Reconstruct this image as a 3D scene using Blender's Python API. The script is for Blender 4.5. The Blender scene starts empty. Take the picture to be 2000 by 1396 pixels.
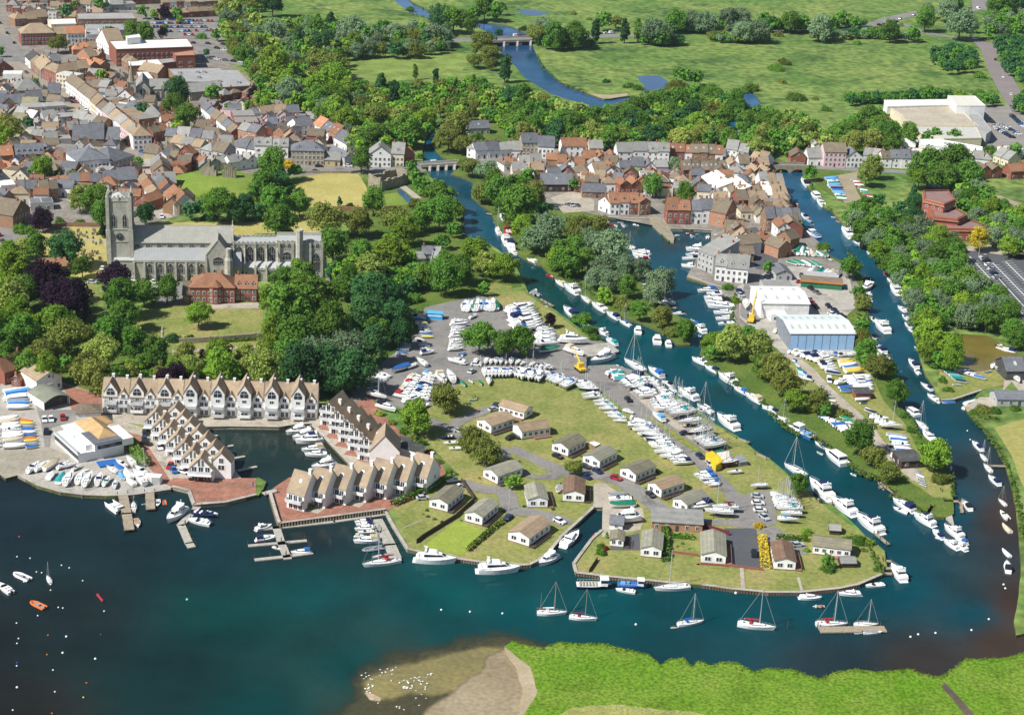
import bpy,math,random,re
import numpy as np
from mathutils import Vector,Matrix
from mathutils.geometry import tessellate_polygon
R=math.radians
SC=bpy.context.scene
#camera, sky, sun, exposure
F,PITCH,CH,ROLL=3440.0,R(20.9),245.0,R(2.7)
cam_d=bpy.data.cameras.new('camera');CAM=bpy.data.objects.new('camera',cam_d)
SC.collection.objects.link(CAM);SC.camera=CAM
CAM.location=(0,0,CH);CAM.rotation_euler=(Matrix.Rotation(math.pi/2-PITCH,3,'X')@Matrix.Rotation(ROLL,3,'Z')).to_euler()
cam_d.sensor_width=36;cam_d.lens=36*F/2000;cam_d.clip_start=1;cam_d.clip_end=40000
SUN_EL,SUN_AZ=R(46),math.atan2(-0.85,-0.52)
w=bpy.data.worlds.new('World');SC.world=w;w.use_nodes=True
nt=w.node_tree;bg=nt.nodes['Background']
sky=nt.nodes.new('ShaderNodeTexSky');sky.sky_type='NISHITA';sky.sun_disc=False
sky.sun_elevation=SUN_EL;sky.sun_rotation=SUN_AZ;sky.air_density=1.0;sky.dust_density=0.6
nt.links.new(sky.outputs[0],bg.inputs[0]);bg.inputs[1].default_value=0.065
sd=bpy.data.lights.new('sun','SUN');sd.energy=4.9;sd.angle=R(0.5);sd.color=(1,.975,.93)
so=bpy.data.objects.new('sun',sd);SC.collection.objects.link(so)
sv=Vector((math.sin(SUN_AZ)*math.cos(SUN_EL),math.cos(SUN_AZ)*math.cos(SUN_EL),math.sin(SUN_EL)))
so.rotation_euler=sv.to_track_quat('Z','Y').to_euler()
SC.view_settings.view_transform='Standard';SC.view_settings.look='None'
SC.view_settings.exposure=.46;SC.view_settings.gamma=1
#geometry of the view: a pixel of the survey picture -> a point on the ground
LZ=.9
cp_,sp_=math.cos(PITCH),math.sin(PITCH)
cr_,sr_=math.cos(ROLL),math.sin(ROLL)
def ray(x,y):
 a0=(x-1000)/F;b0=-(y-698)/F;a=a0*cr_-b0*sr_;b=a0*sr_+b0*cr_
 return Vector((a,cp_+b*sp_,-sp_+b*cp_))
def G(x,y,z=LZ):
 d=ray(x,y);t=(z-CH)/d.z
 return Vector((d.x*t,d.y*t,z))
def PX(p):
 dz=p[2]-CH;dep=p[1]*cp_-dz*sp_;a=p[0]/dep;b=(p[1]*sp_+dz*cp_)/dep
 return(1000+F*(a*cr_+b*sr_),698-F*(b*cr_-a*sr_))
def SCL(x,y):return cp_*(F*math.tan(PITCH)+(y-698)*cr_-(x-1000)*sr_)/CH
def HANG(x,y):d=G(x+5,y)-G(x-5,y);return math.atan2(d.y,d.x)
def zat(X,Y,py):
 lo,hi=-5,120
 for _ in range(40):
  m=(lo+hi)/2
  if PX((X,Y,m))[1]>py:lo=m
  else:hi=m
 return lo
ORG=dict(a=(0,0),b=(500,0),c=(1000,0),d=(1500,0),e=(0,350),f=(500,350),g=(1000,350),h=(1500,350),i=(0,700),j=(500,700),k=(1000,700),l=(1500,700),m=(0,1046),n=(500,1046),o=(1000,1046),q=(1500,1046))
def crop(c,x,y):
 if c=='-':return x,y
 ox,oy=ORG[c];return ox+x/3.988,oy+y/3.988
def pts(c,s):
 return[crop(c,*map(float,q.split(',')))for q in s.split()]
 #objects
LINK=SC.collection.objects.link
def new(name,mesh=None,parent=None,loc=None,rz=0.0,scale=None):
 o=bpy.data.objects.new(name,mesh);LINK(o)
 if parent is not None:o.parent=parent
 if loc is not None:o.location=loc
 if rz:o.rotation_euler=(0,0,rz)
 if scale is not None:o.scale=scale if hasattr(scale,'__len__')else(scale,)*3
 return o
def fit(t):
 for a,b in((' from the ',' from '),(' rendered',''),(' tiled',''),(' along the ',' along '),(' building',''),('all-white','white'),(' of the ',' of '),(' in the ',' in '),(' on the ',' on '),(' the ',' ')):
  if len(re.findall(r"[A-Za-z0-9][A-Za-z0-9'-]*",t))<=16:break
  t=t.replace(a,b,1)
 return t
def tag(o,label=None,cat=None,group=None,kind=None):
 if label:o['label']=fit(label)
 if cat:o['category']=cat
 if group:o['group']=group
 if kind:o['kind']=kind
 return o
def copy_tree(o,parent=None):
 c=o.copy();LINK(c)
 if parent is not None:c.parent=parent
 for ch in KIDS.get(o.name,()):copy_tree(ch,c)
 return c
KIDS={}
def kid(parent,name,mesh,**k):
 o=new(name,mesh,parent,**k);KIDS.setdefault(parent.name,[]).append(o);return o
ORD='first second third fourth fifth sixth seventh eighth ninth tenth eleventh twelfth thirteenth fourteenth fifteenth sixteenth seventeenth eighteenth nineteenth'.split()
TENS=['','','twenty','thirty','forty','fifty','sixty','seventy','eighty','ninety']
TTH=['','','twentieth','thirtieth','fortieth','fiftieth','sixtieth','seventieth','eightieth','ninetieth']
def ordinal(i):
 n=i+1
 if n<20:return ORD[n-1]
 if n>=100:return 'hundred-and-'+(ordinal(n-101)if n>100 else 'nought')
 return TTH[n//10]if n%10==0 else TENS[n//10]+'-'+ORD[n%10-1]
 #materials
MC={}
def principled(name):
 m=bpy.data.materials.new(name);m.use_nodes=True
 return m,m.node_tree,m.node_tree.nodes['Principled BSDF']
def mat(name,col,rough=.8,var=.15,scale=.4,spec=.3,bump=0,metal=0,rand=0,col2=None,fine=None,col3=None,s3=.02,t3=.52):
 if name in MC:return MC[name]
 m,t,bs=principled(name);N=t.nodes.new;L=t.links.new
 tc=N('ShaderNodeTexCoord');g=N('ShaderNodeNewGeometry')
 n1=N('ShaderNodeTexNoise');n1.inputs['Scale'].default_value=scale;n1.inputs['Detail'].default_value=6;n1.inputs['Roughness'].default_value=.65
 L(g.outputs['Position'],n1.inputs['Vector'])
 mx=N('ShaderNodeMix');mx.data_type='RGBA'
 c=Vector(col)
 hi=Vector(col2)if col2 else c*(1+var);lo=c*(1-var)if not col2 else c
 mx.inputs[6].default_value=(*lo,1);mx.inputs[7].default_value=(*hi,1)
 mr=N('ShaderNodeMapRange');mr.inputs[1].default_value=.35;mr.inputs[2].default_value=.65
 L(n1.outputs[0],mr.inputs[0]);L(mr.outputs[0],mx.inputs[0]);out=mx.outputs[2]
 if col3:
  n3=N('ShaderNodeTexNoise');n3.inputs['Scale'].default_value=s3;n3.inputs['Detail'].default_value=9;n3.inputs['Roughness'].default_value=.72;n3.inputs['Distortion'].default_value=.6;L(g.outputs['Position'],n3.inputs['Vector'])
  r3=N('ShaderNodeMapRange');r3.inputs[1].default_value=t3-.04;r3.inputs[2].default_value=t3+.1;L(n3.outputs[0],r3.inputs[0]);m4=N('ShaderNodeMix');m4.data_type='RGBA';L(r3.outputs[0],m4.inputs[0]);L(out,m4.inputs[6]);m4.inputs[7].default_value=(*col3,1);out=m4.outputs[2]
 if fine:
  n2=N('ShaderNodeTexNoise');n2.inputs['Scale'].default_value=fine;n2.inputs['Detail'].default_value=3
  L(g.outputs['Position'],n2.inputs['Vector'])
  m2=N('ShaderNodeMapRange');m2.inputs[1].default_value=.3;m2.inputs[2].default_value=.7;m2.inputs[3].default_value=1-var;m2.inputs[4].default_value=1+var
  L(n2.outputs[0],m2.inputs[0]);mm=N('ShaderNodeVectorMath');mm.operation='SCALE'
  L(out,mm.inputs[0]);L(m2.outputs[0],mm.inputs['Scale']);out=mm.outputs[0]
 if rand:
  oi=N('ShaderNodeObjectInfo');m3=N('ShaderNodeMapRange');m3.inputs[3].default_value=1-rand;m3.inputs[4].default_value=1+rand
  L(oi.outputs['Random'],m3.inputs[0]);mm=N('ShaderNodeVectorMath');mm.operation='SCALE'
  L(out,mm.inputs[0]);L(m3.outputs[0],mm.inputs['Scale']);out=mm.outputs[0]
 L(out,bs.inputs['Base Color'])
 bs.inputs['Roughness'].default_value=rough;bs.inputs['Specular IOR Level'].default_value=spec;bs.inputs['Metallic'].default_value=metal
 if bump:
  nb=N('ShaderNodeTexNoise');nb.inputs['Scale'].default_value=fine or 2.0;nb.inputs['Detail'].default_value=4
  L(g.outputs['Position'],nb.inputs['Vector'])
  b=N('ShaderNodeBump');b.inputs['Strength'].default_value=bump;b.inputs['Distance'].default_value=.3
  L(nb.outputs[0],b.inputs['Height']);L(b.outputs[0],bs.inputs['Normal'])
 MC[name]=m;return m
def roofmat(name,col,var=.22):
 if name in MC:return MC[name]
 m,t,bs=principled(name);N=t.nodes.new;L=t.links.new
 g=N('ShaderNodeNewGeometry');oi=N('ShaderNodeObjectInfo')
 n1=N('ShaderNodeTexNoise');n1.inputs['Scale'].default_value=.35;n1.inputs['Detail'].default_value=8;n1.inputs['Roughness'].default_value=.75
 L(g.outputs['Position'],n1.inputs['Vector'])
 sp=N('ShaderNodeSeparateXYZ');L(g.outputs['Position'],sp.inputs[0])
 s=N('ShaderNodeMath');s.operation='MULTIPLY';s.inputs[1].default_value=14;L(sp.outputs[2],s.inputs[0])
 si=N('ShaderNodeMath');si.operation='SINE';L(s.outputs[0],si.inputs[0])
 mr=N('ShaderNodeMapRange');mr.inputs[1].default_value=.3;mr.inputs[2].default_value=.7;mr.inputs[3].default_value=1-var;mr.inputs[4].default_value=1+var
 L(n1.outputs[0],mr.inputs[0])
 m2=N('ShaderNodeMapRange');m2.inputs[1].default_value=-1;m2.inputs[3].default_value=.93;m2.inputs[4].default_value=1.07;L(si.outputs[0],m2.inputs[0])
 m3=N('ShaderNodeMapRange');m3.inputs[3].default_value=.82;m3.inputs[4].default_value=1.2;L(oi.outputs['Random'],m3.inputs[0])
 a=N('ShaderNodeMath');a.operation='MULTIPLY';L(mr.outputs[0],a.inputs[0]);L(m2.outputs[0],a.inputs[1])
 b=N('ShaderNodeMath');b.operation='MULTIPLY';L(a.outputs[0],b.inputs[0]);L(m3.outputs[0],b.inputs[1])
 n2=N('ShaderNodeTexNoise');n2.inputs['Scale'].default_value=.9;L(g.outputs['Position'],n2.inputs['Vector'])
 r2=N('ShaderNodeMapRange');r2.inputs[1].default_value=.5;r2.inputs[2].default_value=.75;L(n2.outputs[0],r2.inputs[0])
 mx=N('ShaderNodeMix');mx.data_type='RGBA';c=Vector(col)
 mx.inputs[6].default_value=(*c,1);mx.inputs[7].default_value=(c[0]*.9+.05,c[1]*.95+.05,c[2]*.8+.02,1)
 L(r2.outputs[0],mx.inputs[0])
 v=N('ShaderNodeVectorMath');v.operation='SCALE';L(mx.outputs[2],v.inputs[0]);L(b.outputs[0],v.inputs['Scale']);L(v.outputs[0],bs.inputs['Base Color'])
 bs.inputs['Roughness'].default_value=.85;bs.inputs['Specular IOR Level'].default_value=.25
 MC[name]=m;return m
def leafmat(name,col,var=.3):
 if name in MC:return MC[name]
 m=bpy.data.materials.new(name);m.use_nodes=True;t=m.node_tree;t.nodes.clear();N=t.nodes.new;L=t.links.new
 g=N('ShaderNodeNewGeometry');oi=N('ShaderNodeObjectInfo')
 n1=N('ShaderNodeTexNoise');n1.inputs['Scale'].default_value=.55;n1.inputs['Detail'].default_value=5;n1.inputs['Roughness'].default_value=.7
 L(g.outputs['Position'],n1.inputs['Vector'])
 mr=N('ShaderNodeMapRange');mr.inputs[1].default_value=.3;mr.inputs[2].default_value=.7;mr.inputs[3].default_value=1-var;mr.inputs[4].default_value=1+var
 L(n1.outputs[0],mr.inputs[0])
 m3=N('ShaderNodeMapRange');m3.inputs[3].default_value=.75;m3.inputs[4].default_value=1.3;L(oi.outputs['Random'],m3.inputs[0])
 a=N('ShaderNodeMath');a.operation='MULTIPLY';L(mr.outputs[0],a.inputs[0]);L(m3.outputs[0],a.inputs[1])
 hs=N('ShaderNodeHueSaturation');hs.inputs['Color'].default_value=(*col,1)
 m4=N('ShaderNodeMapRange');m4.inputs[3].default_value=.485;m4.inputs[4].default_value=.508
 rr=N('ShaderNodeMath');rr.operation='FRACT';r1=N('ShaderNodeMath');r1.operation='MULTIPLY';r1.inputs[1].default_value=17.3
 L(oi.outputs['Random'],r1.inputs[0]);L(r1.outputs[0],rr.inputs[0]);L(rr.outputs[0],m4.inputs[0]);L(m4.outputs[0],hs.inputs['Hue']);L(a.outputs[0],hs.inputs['Value'])
 d=N('ShaderNodeBsdfDiffuse');tr=N('ShaderNodeBsdfTranslucent');ms=N('ShaderNodeMixShader');ms.inputs[0].default_value=.33
 L(hs.outputs[0],d.inputs[0]);L(hs.outputs[0],tr.inputs[0]);L(d.outputs[0],ms.inputs[1]);L(tr.outputs[0],ms.inputs[2])
 o=N('ShaderNodeOutputMaterial');L(ms.outputs[0],o.inputs[0]);MC[name]=m;return m
 #mesh builder
class MB:
 def __init__(s):s.v=[];s.f=[];s.m=[]
 def face(s,ps,m=0):
  n=len(s.v);s.v+=[tuple(p)for p in ps];s.f.append(tuple(range(n,n+len(ps))));s.m.append(m);return s
 def box(s,x0,x1,y0,y1,z0,z1,m=0,top=None,bottom=False):
  n=len(s.v);s.v+=[(x0,y0,z0),(x1,y0,z0),(x1,y1,z0),(x0,y1,z0),(x0,y0,z1),(x1,y0,z1),(x1,y1,z1),(x0,y1,z1)]
  fs=[(0,1,5,4),(1,2,6,5),(2,3,7,6),(3,0,4,7)]
  for f in fs:s.f.append(tuple(n+i for i in f));s.m.append(m)
  s.f.append((n+4,n+5,n+6,n+7));s.m.append(m if top is None else top)
  s.f.append((n+3,n+2,n+1,n));s.m.append(m)
  return s
 def prism(s,poly,z0,z1,m=0,top=None):
  P=[Vector((p[0],p[1],0))for p in poly]
  area=sum(P[i].x*P[(i+1)%len(P)].y-P[(i+1)%len(P)].x*P[i].y for i in range(len(P)))
  if area<0:P.reverse()
  n=len(s.v);k=len(P)
  s.v+=[(p.x,p.y,z0)for p in P]+[(p.x,p.y,z1)for p in P]
  for i in range(k):
   j=(i+1)%k;s.f.append((n+i,n+j,n+k+j,n+k+i));s.m.append(m)
  for t in tessellate_polygon([P]):
   a,b,c=[P[i]for i in t]
   if(b-a).cross(c-a).z<0:t=t[::-1]
   s.f.append(tuple(n+k+i for i in t));s.m.append(m if top is None else top)
  return s
 def tube(s,p,q,r,m=0,k=5,r2=None):
  p,q=Vector(p),Vector(q);d=(q-p).normalized();a=d.orthogonal().normalized();b=d.cross(a);n=len(s.v);r2=r if r2 is None else r2
  for c,rr in((p,r),(q,r2)):
   for i in range(k):
    t=2*math.pi*i/k;s.v.append(tuple(c+(a*math.cos(t)+b*math.sin(t))*rr))
  for i in range(k):
   j=(i+1)%k;s.f.append((n+i,n+j,n+k+j,n+k+i));s.m.append(m)
  s.f.append(tuple(n+k+i for i in range(k)));s.m.append(m)
  s.f.append(tuple(n+i for i in range(k))[::-1]);s.m.append(m)
  return s
 def rings(s,R_,m=0,cap=True,ms=None):
  n=len(s.v);k=len(R_[0])
  for r in R_:s.v+=[tuple(p)for p in r]
  for a in range(len(R_)-1):
   for i in range(k):
    j=(i+1)%k
    s.f.append((n+a*k+i,n+a*k+j,n+(a+1)*k+j,n+(a+1)*k+i));s.m.append(m if ms is None else ms[i])
  if cap:
   s.f.append(tuple(n+i for i in range(k))[::-1]);s.m.append(m)
   s.f.append(tuple(n+(len(R_)-1)*k+i for i in range(k)));s.m.append(m)
  return s
 def ball(s,c,r,m=0,u=8,v=5,sz=1.0):
  R_=[]
  for i in range(1,v):
   ph=math.pi*i/v
   R_.append([(c[0]+r*math.sin(ph)*math.cos(2*math.pi*j/u),c[1]+r*math.sin(ph)*math.sin(2*math.pi*j/u),c[2]-r*sz*math.cos(ph))for j in range(u)])
  return s.rings(R_,m)
 def xf(s,M,start=0):
  s.v[start:]=[tuple(M@Vector(p))for p in s.v[start:]];return s
 def mesh(s,name,mats):
  me=bpy.data.meshes.new(name);me.from_pydata(s.v,[],s.f)
  for x in(mats if isinstance(mats,(list,tuple))else[mats]):me.materials.append(x)
  me.polygons.foreach_set('material_index',s.m);me.update();return me
def npmesh(name,verts,faces,mats,mi=None):
 me=bpy.data.meshes.new(name);k=faces.shape[1]
 me.vertices.add(len(verts));me.vertices.foreach_set('co',verts.astype(np.float32).ravel())
 me.loops.add(faces.size);me.loops.foreach_set('vertex_index',faces.astype(np.int32).ravel())
 me.polygons.add(len(faces));me.polygons.foreach_set('loop_start',np.arange(0,faces.size,k,dtype=np.int32))
 me.polygons.foreach_set('loop_total',np.full(len(faces),k,dtype=np.int32))
 for x in mats:me.materials.append(x)
 if mi is not None:me.polygons.foreach_set('material_index',mi.astype(np.int32))
 me.update(calc_edges=True);return me
RG=random.Random(5)
def rough_line(P,amp,seg=14,closed=True,rnd=None):
 rnd=rnd or random.Random(int(P[0][0]*7+P[0][1]));out=[];n=len(P)
 for i in range(n if closed else n-1):
  a,b=P[i],P[(i+1)%n];L_=math.hypot(b[0]-a[0],b[1]-a[1]);k=max(1,int(L_/seg))if L_<1500 else 1
  out.append(a)
  for j in range(1,k):
   t=j/k;out.append((a[0]+(b[0]-a[0])*t+rnd.uniform(-amp,amp),a[1]+(b[1]-a[1])*t+rnd.uniform(-amp,amp)*.7))
 if not closed:out.append(P[-1])
 return out
SN=[0]
def lvl(lev):SN[0]+=1;return LZ+lev*.02+SN[0]*.0001
def sheet(name,P,m,lev=1,z=None,rough=0,seg=14,kind='structure',label=None,cat=None,bottom=None):
 if rough:P=rough_line(P,rough,seg)
 zz=lvl(lev)if z is None else z
 mb=MB();mb.prism([G(x,y,zz)[:2]for x,y in P],zz-(.01 if bottom is None else bottom),zz)
 o=new(name,mb.mesh(name,m));tag(o,label,cat,kind=kind);return o
def strip(name,P,wd,m,lev=2,z=None,kind='structure',dash=None,off=0):
 zz=lvl(lev)if z is None else z
 C=[G(x,y,zz)for x,y in P];mb=MB();n=len(C);Lf,Rt=[],[]
 S=[]
 for i in range(n-1):
  p0,p1,p2,p3=C[max(i-1,0)],C[i],C[i+1],C[min(i+2,n-1)]
  for j in range(5):
   t=j/5;S.append(.5*((2*p1)+(p2-p0)*t+(2*p0-5*p1+4*p2-p3)*t*t+(3*p1-p0-3*p2+p3)*t**3))
 S.append(C[-1]);C=S;n=len(C)
 for i in range(n):
  d=(C[min(i+1,n-1)]-C[max(i-1,0)]);d.z=0;d.normalize();q=Vector((-d.y,d.x,0))
  Lf.append(C[i]+q*(wd/2+off));Rt.append(C[i]-q*(wd/2-off))
 for i in range(n-1):
  if dash and i%2:continue
  mb.face([Rt[i],Rt[i+1],Lf[i+1],Lf[i]])
 o=new(name,mb.mesh(name,m));tag(o,kind=kind);return o
def inpoly(x,y,P):
 c=False;j=len(P)-1
 for i in range(len(P)):
  if(P[i][1]>y)!=(P[j][1]>y)and x<(P[j][0]-P[i][0])*(y-P[i][1])/(P[j][1]-P[i][1])+P[i][0]:c=not c
  j=i
 return c
 #THE SETTING
M_meadow=mat('meadow_grass',(.085,.165,.035),.95,.42,.014,.1,.3,col2=(.19,.24,.065),fine=.2,col3=(.055,.105,.028),s3=.022,t3=.55)
M_lawn=mat('park_grass',(.165,.195,.05),.95,.22,.06,.1,.2,col2=(.265,.255,.085),fine=.8,col3=(.30,.235,.105),s3=.06,t3=.58)
M_green=mat('green_lawn',(.13,.21,.03),.95,.15,.08,.1,.2,col2=(.2,.25,.05),fine=1.0)
M_dry=mat('dry_grass',(.33,.29,.085),.95,.12,.05,.1,.2,col2=(.42,.36,.13),fine=.8)
M_marsh=mat('marsh_grass',(.095,.205,.012),.95,.42,.06,.1,.9,col2=(.155,.225,.03),fine=1.1,col3=(.085,.15,.012),s3=.07,t3=.57)
M_scrub=mat('scrub_grass',(.06,.115,.02),.95,.3,.06,.1,.5,col2=(.13,.17,.035),fine=1.1)
M_urban=mat('town_paving',(.17,.15,.125),.9,.2,.12,.2,0,col2=(.27,.245,.21),fine=.7)
M_asph=mat('asphalt',(.18,.172,.16),.9,.14,.08,.25,0,col2=(.235,.22,.20),fine=1.2,col3=(.115,.11,.105),s3=.11,t3=.58)
M_asphd=mat('dark_asphalt',(.085,.088,.095),.9,.08,.1,.25,0,fine=1.5)
M_gravel=mat('gravel',(.33,.29,.23),.95,.16,.1,.15,.2,col2=(.43,.38,.31),fine=1.6,col3=(.24,.21,.15),s3=.12,t3=.57)
M_conc=mat('concrete',(.33,.305,.26),.85,.14,.15,.2,0,col2=(.42,.39,.34),fine=1.2,col3=(.22,.205,.17),s3=.1,t3=.57)
M_brickp=mat('brick_paving',(.30,.14,.095),.9,.2,.3,.2,0,fine=1.5,col3=(.21,.12,.085),s3=.1,t3=.55)
M_sand=mat('sand',(.30,.24,.15),.95,.12,.05,.1,.1,col2=(.40,.33,.22),fine=1.2)
M_mud=mat('river_mud',(.11,.085,.06),.6,.2,.08,.3,.2,fine=1)
M_soil=mat('field_soil',(.30,.25,.17),.95,.1,.08,.1,.1,fine=1)
M_white=mat('white_paint_line',(.75,.75,.72),.8,.05)
M_wood=mat('weathered_wood',(.30,.25,.18),.9,.2,1.5,.2,fine=3)
M_dwood=mat('dark_wood',(.075,.055,.04),.9,.25,1.5,.2,fine=3)
M_stone=mat('quay_stone',(.27,.235,.17),.9,.18,.4,.2,.3,fine=1.6)
#water: one sheet whose colour mixes river-bottom tones with painted-in sky reflection upstream
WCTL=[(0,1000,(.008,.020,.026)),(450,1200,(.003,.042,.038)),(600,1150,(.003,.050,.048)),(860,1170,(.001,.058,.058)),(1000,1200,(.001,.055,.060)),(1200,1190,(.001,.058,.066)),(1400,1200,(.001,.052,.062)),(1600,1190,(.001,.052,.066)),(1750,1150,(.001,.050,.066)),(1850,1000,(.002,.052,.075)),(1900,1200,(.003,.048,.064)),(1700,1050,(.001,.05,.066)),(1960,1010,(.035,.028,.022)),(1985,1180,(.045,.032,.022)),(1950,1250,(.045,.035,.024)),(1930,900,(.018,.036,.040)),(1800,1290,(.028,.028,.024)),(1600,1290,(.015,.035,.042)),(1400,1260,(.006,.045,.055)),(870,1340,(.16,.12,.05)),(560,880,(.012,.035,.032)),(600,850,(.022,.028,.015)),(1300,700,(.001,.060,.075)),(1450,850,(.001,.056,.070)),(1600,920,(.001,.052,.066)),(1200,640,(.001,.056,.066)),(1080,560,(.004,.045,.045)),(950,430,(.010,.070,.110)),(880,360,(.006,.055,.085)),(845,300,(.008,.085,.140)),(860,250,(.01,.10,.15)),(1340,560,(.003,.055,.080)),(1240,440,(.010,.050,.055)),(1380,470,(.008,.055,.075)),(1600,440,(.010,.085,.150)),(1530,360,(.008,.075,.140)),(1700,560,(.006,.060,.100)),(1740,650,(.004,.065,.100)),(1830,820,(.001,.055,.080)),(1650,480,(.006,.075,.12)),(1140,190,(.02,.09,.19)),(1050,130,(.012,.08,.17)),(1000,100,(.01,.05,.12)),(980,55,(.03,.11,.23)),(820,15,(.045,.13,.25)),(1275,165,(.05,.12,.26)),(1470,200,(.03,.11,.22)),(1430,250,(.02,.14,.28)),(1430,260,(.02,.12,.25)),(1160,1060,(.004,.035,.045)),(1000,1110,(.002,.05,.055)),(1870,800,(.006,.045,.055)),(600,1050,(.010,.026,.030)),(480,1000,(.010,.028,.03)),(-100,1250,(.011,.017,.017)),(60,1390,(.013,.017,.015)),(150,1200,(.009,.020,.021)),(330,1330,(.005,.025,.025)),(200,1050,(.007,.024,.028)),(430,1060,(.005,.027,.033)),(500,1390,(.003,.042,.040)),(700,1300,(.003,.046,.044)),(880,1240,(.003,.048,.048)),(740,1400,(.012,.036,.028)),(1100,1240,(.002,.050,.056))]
def water():
 nx,ny=230,190
 xs=np.linspace(-260,2260,nx);ys=np.concatenate([np.linspace(-480,-60,22),np.linspace(-40,1560,ny-22)])
 X,Y=np.meshgrid(xs,ys);P=np.zeros((ny*nx,3))
 a0=(X-1000)/F;b0=-(Y-698)/F;a=a0*cr_-b0*sr_;b=a0*sr_+b0*cr_;dy=cp_+b*sp_;dz=-sp_+b*cp_;t=-CH/dz
 P[:,0]=(a*t).ravel();P[:,1]=(dy*t).ravel()
 idx=np.arange(nx*ny).reshape(ny,nx)
 fc=np.stack([idx[1:,:-1],idx[1:,1:],idx[:-1,1:],idx[:-1,:-1]],-1).reshape(-1,4)
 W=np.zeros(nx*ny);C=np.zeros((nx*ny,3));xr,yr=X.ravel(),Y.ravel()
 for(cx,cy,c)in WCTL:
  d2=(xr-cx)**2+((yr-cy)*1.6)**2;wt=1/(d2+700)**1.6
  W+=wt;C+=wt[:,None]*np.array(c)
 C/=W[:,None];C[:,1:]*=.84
 m=principled('water');ma,t_,bs=m;N=t_.nodes.new;L=t_.links.new
 at=N('ShaderNodeVertexColor');at.layer_name='bed'
 g=N('ShaderNodeNewGeometry')
 n1=N('ShaderNodeTexNoise');n1.inputs['Scale'].default_value=.035;n1.inputs['Detail'].default_value=7;n1.inputs['Roughness'].default_value=.6;L(g.outputs['Position'],n1.inputs['Vector'])
 mr=N('ShaderNodeMapRange');mr.inputs[1].default_value=.3;mr.inputs[2].default_value=.7;mr.inputs[3].default_value=.72;mr.inputs[4].default_value=1.28;L(n1.outputs[0],mr.inputs[0])
 v=N('ShaderNodeVectorMath');v.operation='SCALE';L(at.outputs[0],v.inputs[0]);L(mr.outputs[0],v.inputs['Scale']);L(v.outputs[0],bs.inputs['Base Color'])
 bs.inputs['Roughness'].default_value=.07;bs.inputs['IOR'].default_value=1.33;bs.inputs['Specular IOR Level'].default_value=.13
 n2=N('ShaderNodeTexNoise');n2.inputs['Scale'].default_value=.9;n2.inputs['Detail'].default_value=3;L(g.outputs['Position'],n2.inputs['Vector'])
 bp=N('ShaderNodeBump');bp.inputs['Strength'].default_value=.12;bp.inputs['Distance'].default_value=.25;L(n2.outputs[0],bp.inputs['Height']);L(bp.outputs[0],bs.inputs['Normal'])
 me=npmesh('water',P,fc,[ma]);ca=me.color_attributes.new('bed','FLOAT_COLOR','POINT')
 ca.data.foreach_set('color',np.concatenate([C,np.ones((len(C),1))],1).astype(np.float32).ravel())
 o=new('water',me);tag(o,kind='structure')
 return ma
M_water=water()
M_water2=mat('harbour_bed',(.01,.03,.03),.3,.1)
mb=MB();mb.face([(-20000,-3000,-1.5),(20000,-3000,-1.5),(20000,30000,-1.5),(-20000,30000,-1.5)]);tag(new('river_bed',mb.mesh('river_bed',M_water2)),kind='structure')
#banks
W_BANK=[(11,934),(34,928),(75,950),(118,962),(160,967),(208,970),(260,967),(300,960),(333,955),(336,950),(368,958),(378,986),(441,981),(505,967),(514,955),(520,940),(505,932),(470,938),(458,905),(430,872),(400,848),(392,832),(445,832),(500,833),(545,834),(608,828),(650,873),(693,918),(640,918),(590,926),(562,934),(535,953),(528,966),(541,1013),(545,1026),(650,1013),(753,999),(768,1025),(798,1074),(850,1085),(940,1098),(1000,1103),(1033,1102),(1050,1094),(1068,1081),(1093,1050),(1130,1016),(1158,991),(1177,991),(1180,1015),(1176,1035),(1156,1053),(1121,1101),(1125,1118),(1198,1127),(1270,1133),(1343,1141),(1370,1142),(1430,1151),(1500,1157),(1563,1157),(1638,1149),(1675,1141),(1720,1121),(1733,1105),(1728,1075),(1705,1055),(1690,1045),(1655,1010),(1625,985),(1600,978),(1565,948),(1525,913),(1500,893),(1476,880),(1439,850),(1401,830),(1376,810),(1338,783),(1311,768),(1283,743),(1263,728),(1225,722),(1200,711),(1148,714),(1145,698),(1206,687),(1193,673),(1160,660),(1128,638),(1095,613),(1060,588),(1033,573),(1020,545),(1008,520),(990,500),(965,482),(944,470),(906,461),(900,438),(906,413),(891,388),(863,365),(840,345),(833,332),(826,316),(825,296),(831,271),(851,248),(870,232),(905,222),(960,218),(1060,214),(1120,212),(1150,205),(1110,195),(1075,183),(1025,152),(1000,122),(975,100),(965,80),(955,65),(930,52),(848,40),(801,25),(768,0),(740,-20),(640,-60),(300,-150),(-200,-330),(-1500,-500)]
W_LAND=W_BANK+[(-5000,-500),(-3200,0),(-1500,700),(-900,900),(-200,915),(0,925)]
N_LAND=[(-1300,-510),(-150,-345),(330,-165),(660,-72),(770,-25),(800,0),(823,14),(848,25),(930,40),(1000,52),(1030,66),(1045,100),(1060,125),(1093,160),(1150,183),(1180,194),(1230,188),(1320,196),(1400,205),(1444,200),(1452,182),(1470,178),(1486,200),(1483,210),(1455,222),(1437,240),(1442,262),(1455,285),(1500,308),(1560,325),(1570,340),(1563,350),(1585,373),(1610,405),(1623,410),(1635,425),(1650,443),(1671,460),(1690,480),(1708,500),(1726,520),(1743,540),(1758,566),(1773,586),(1778,611),(1786,636),(1784,651),(1793,681),(1798,705),(1808,733),(1823,757),(1833,778),(1861,780),(1914,764),(1884,795),(1896,812),(1921,838),(1944,868),(1964,908),(1976,951),(1984,988),(1990,1050),(1994,1100),(1990,1160),(1980,1215),(1985,1240),(2050,1225),(3200,1000),(4500,0),(3800,-370),(2500,-460)]
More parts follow.
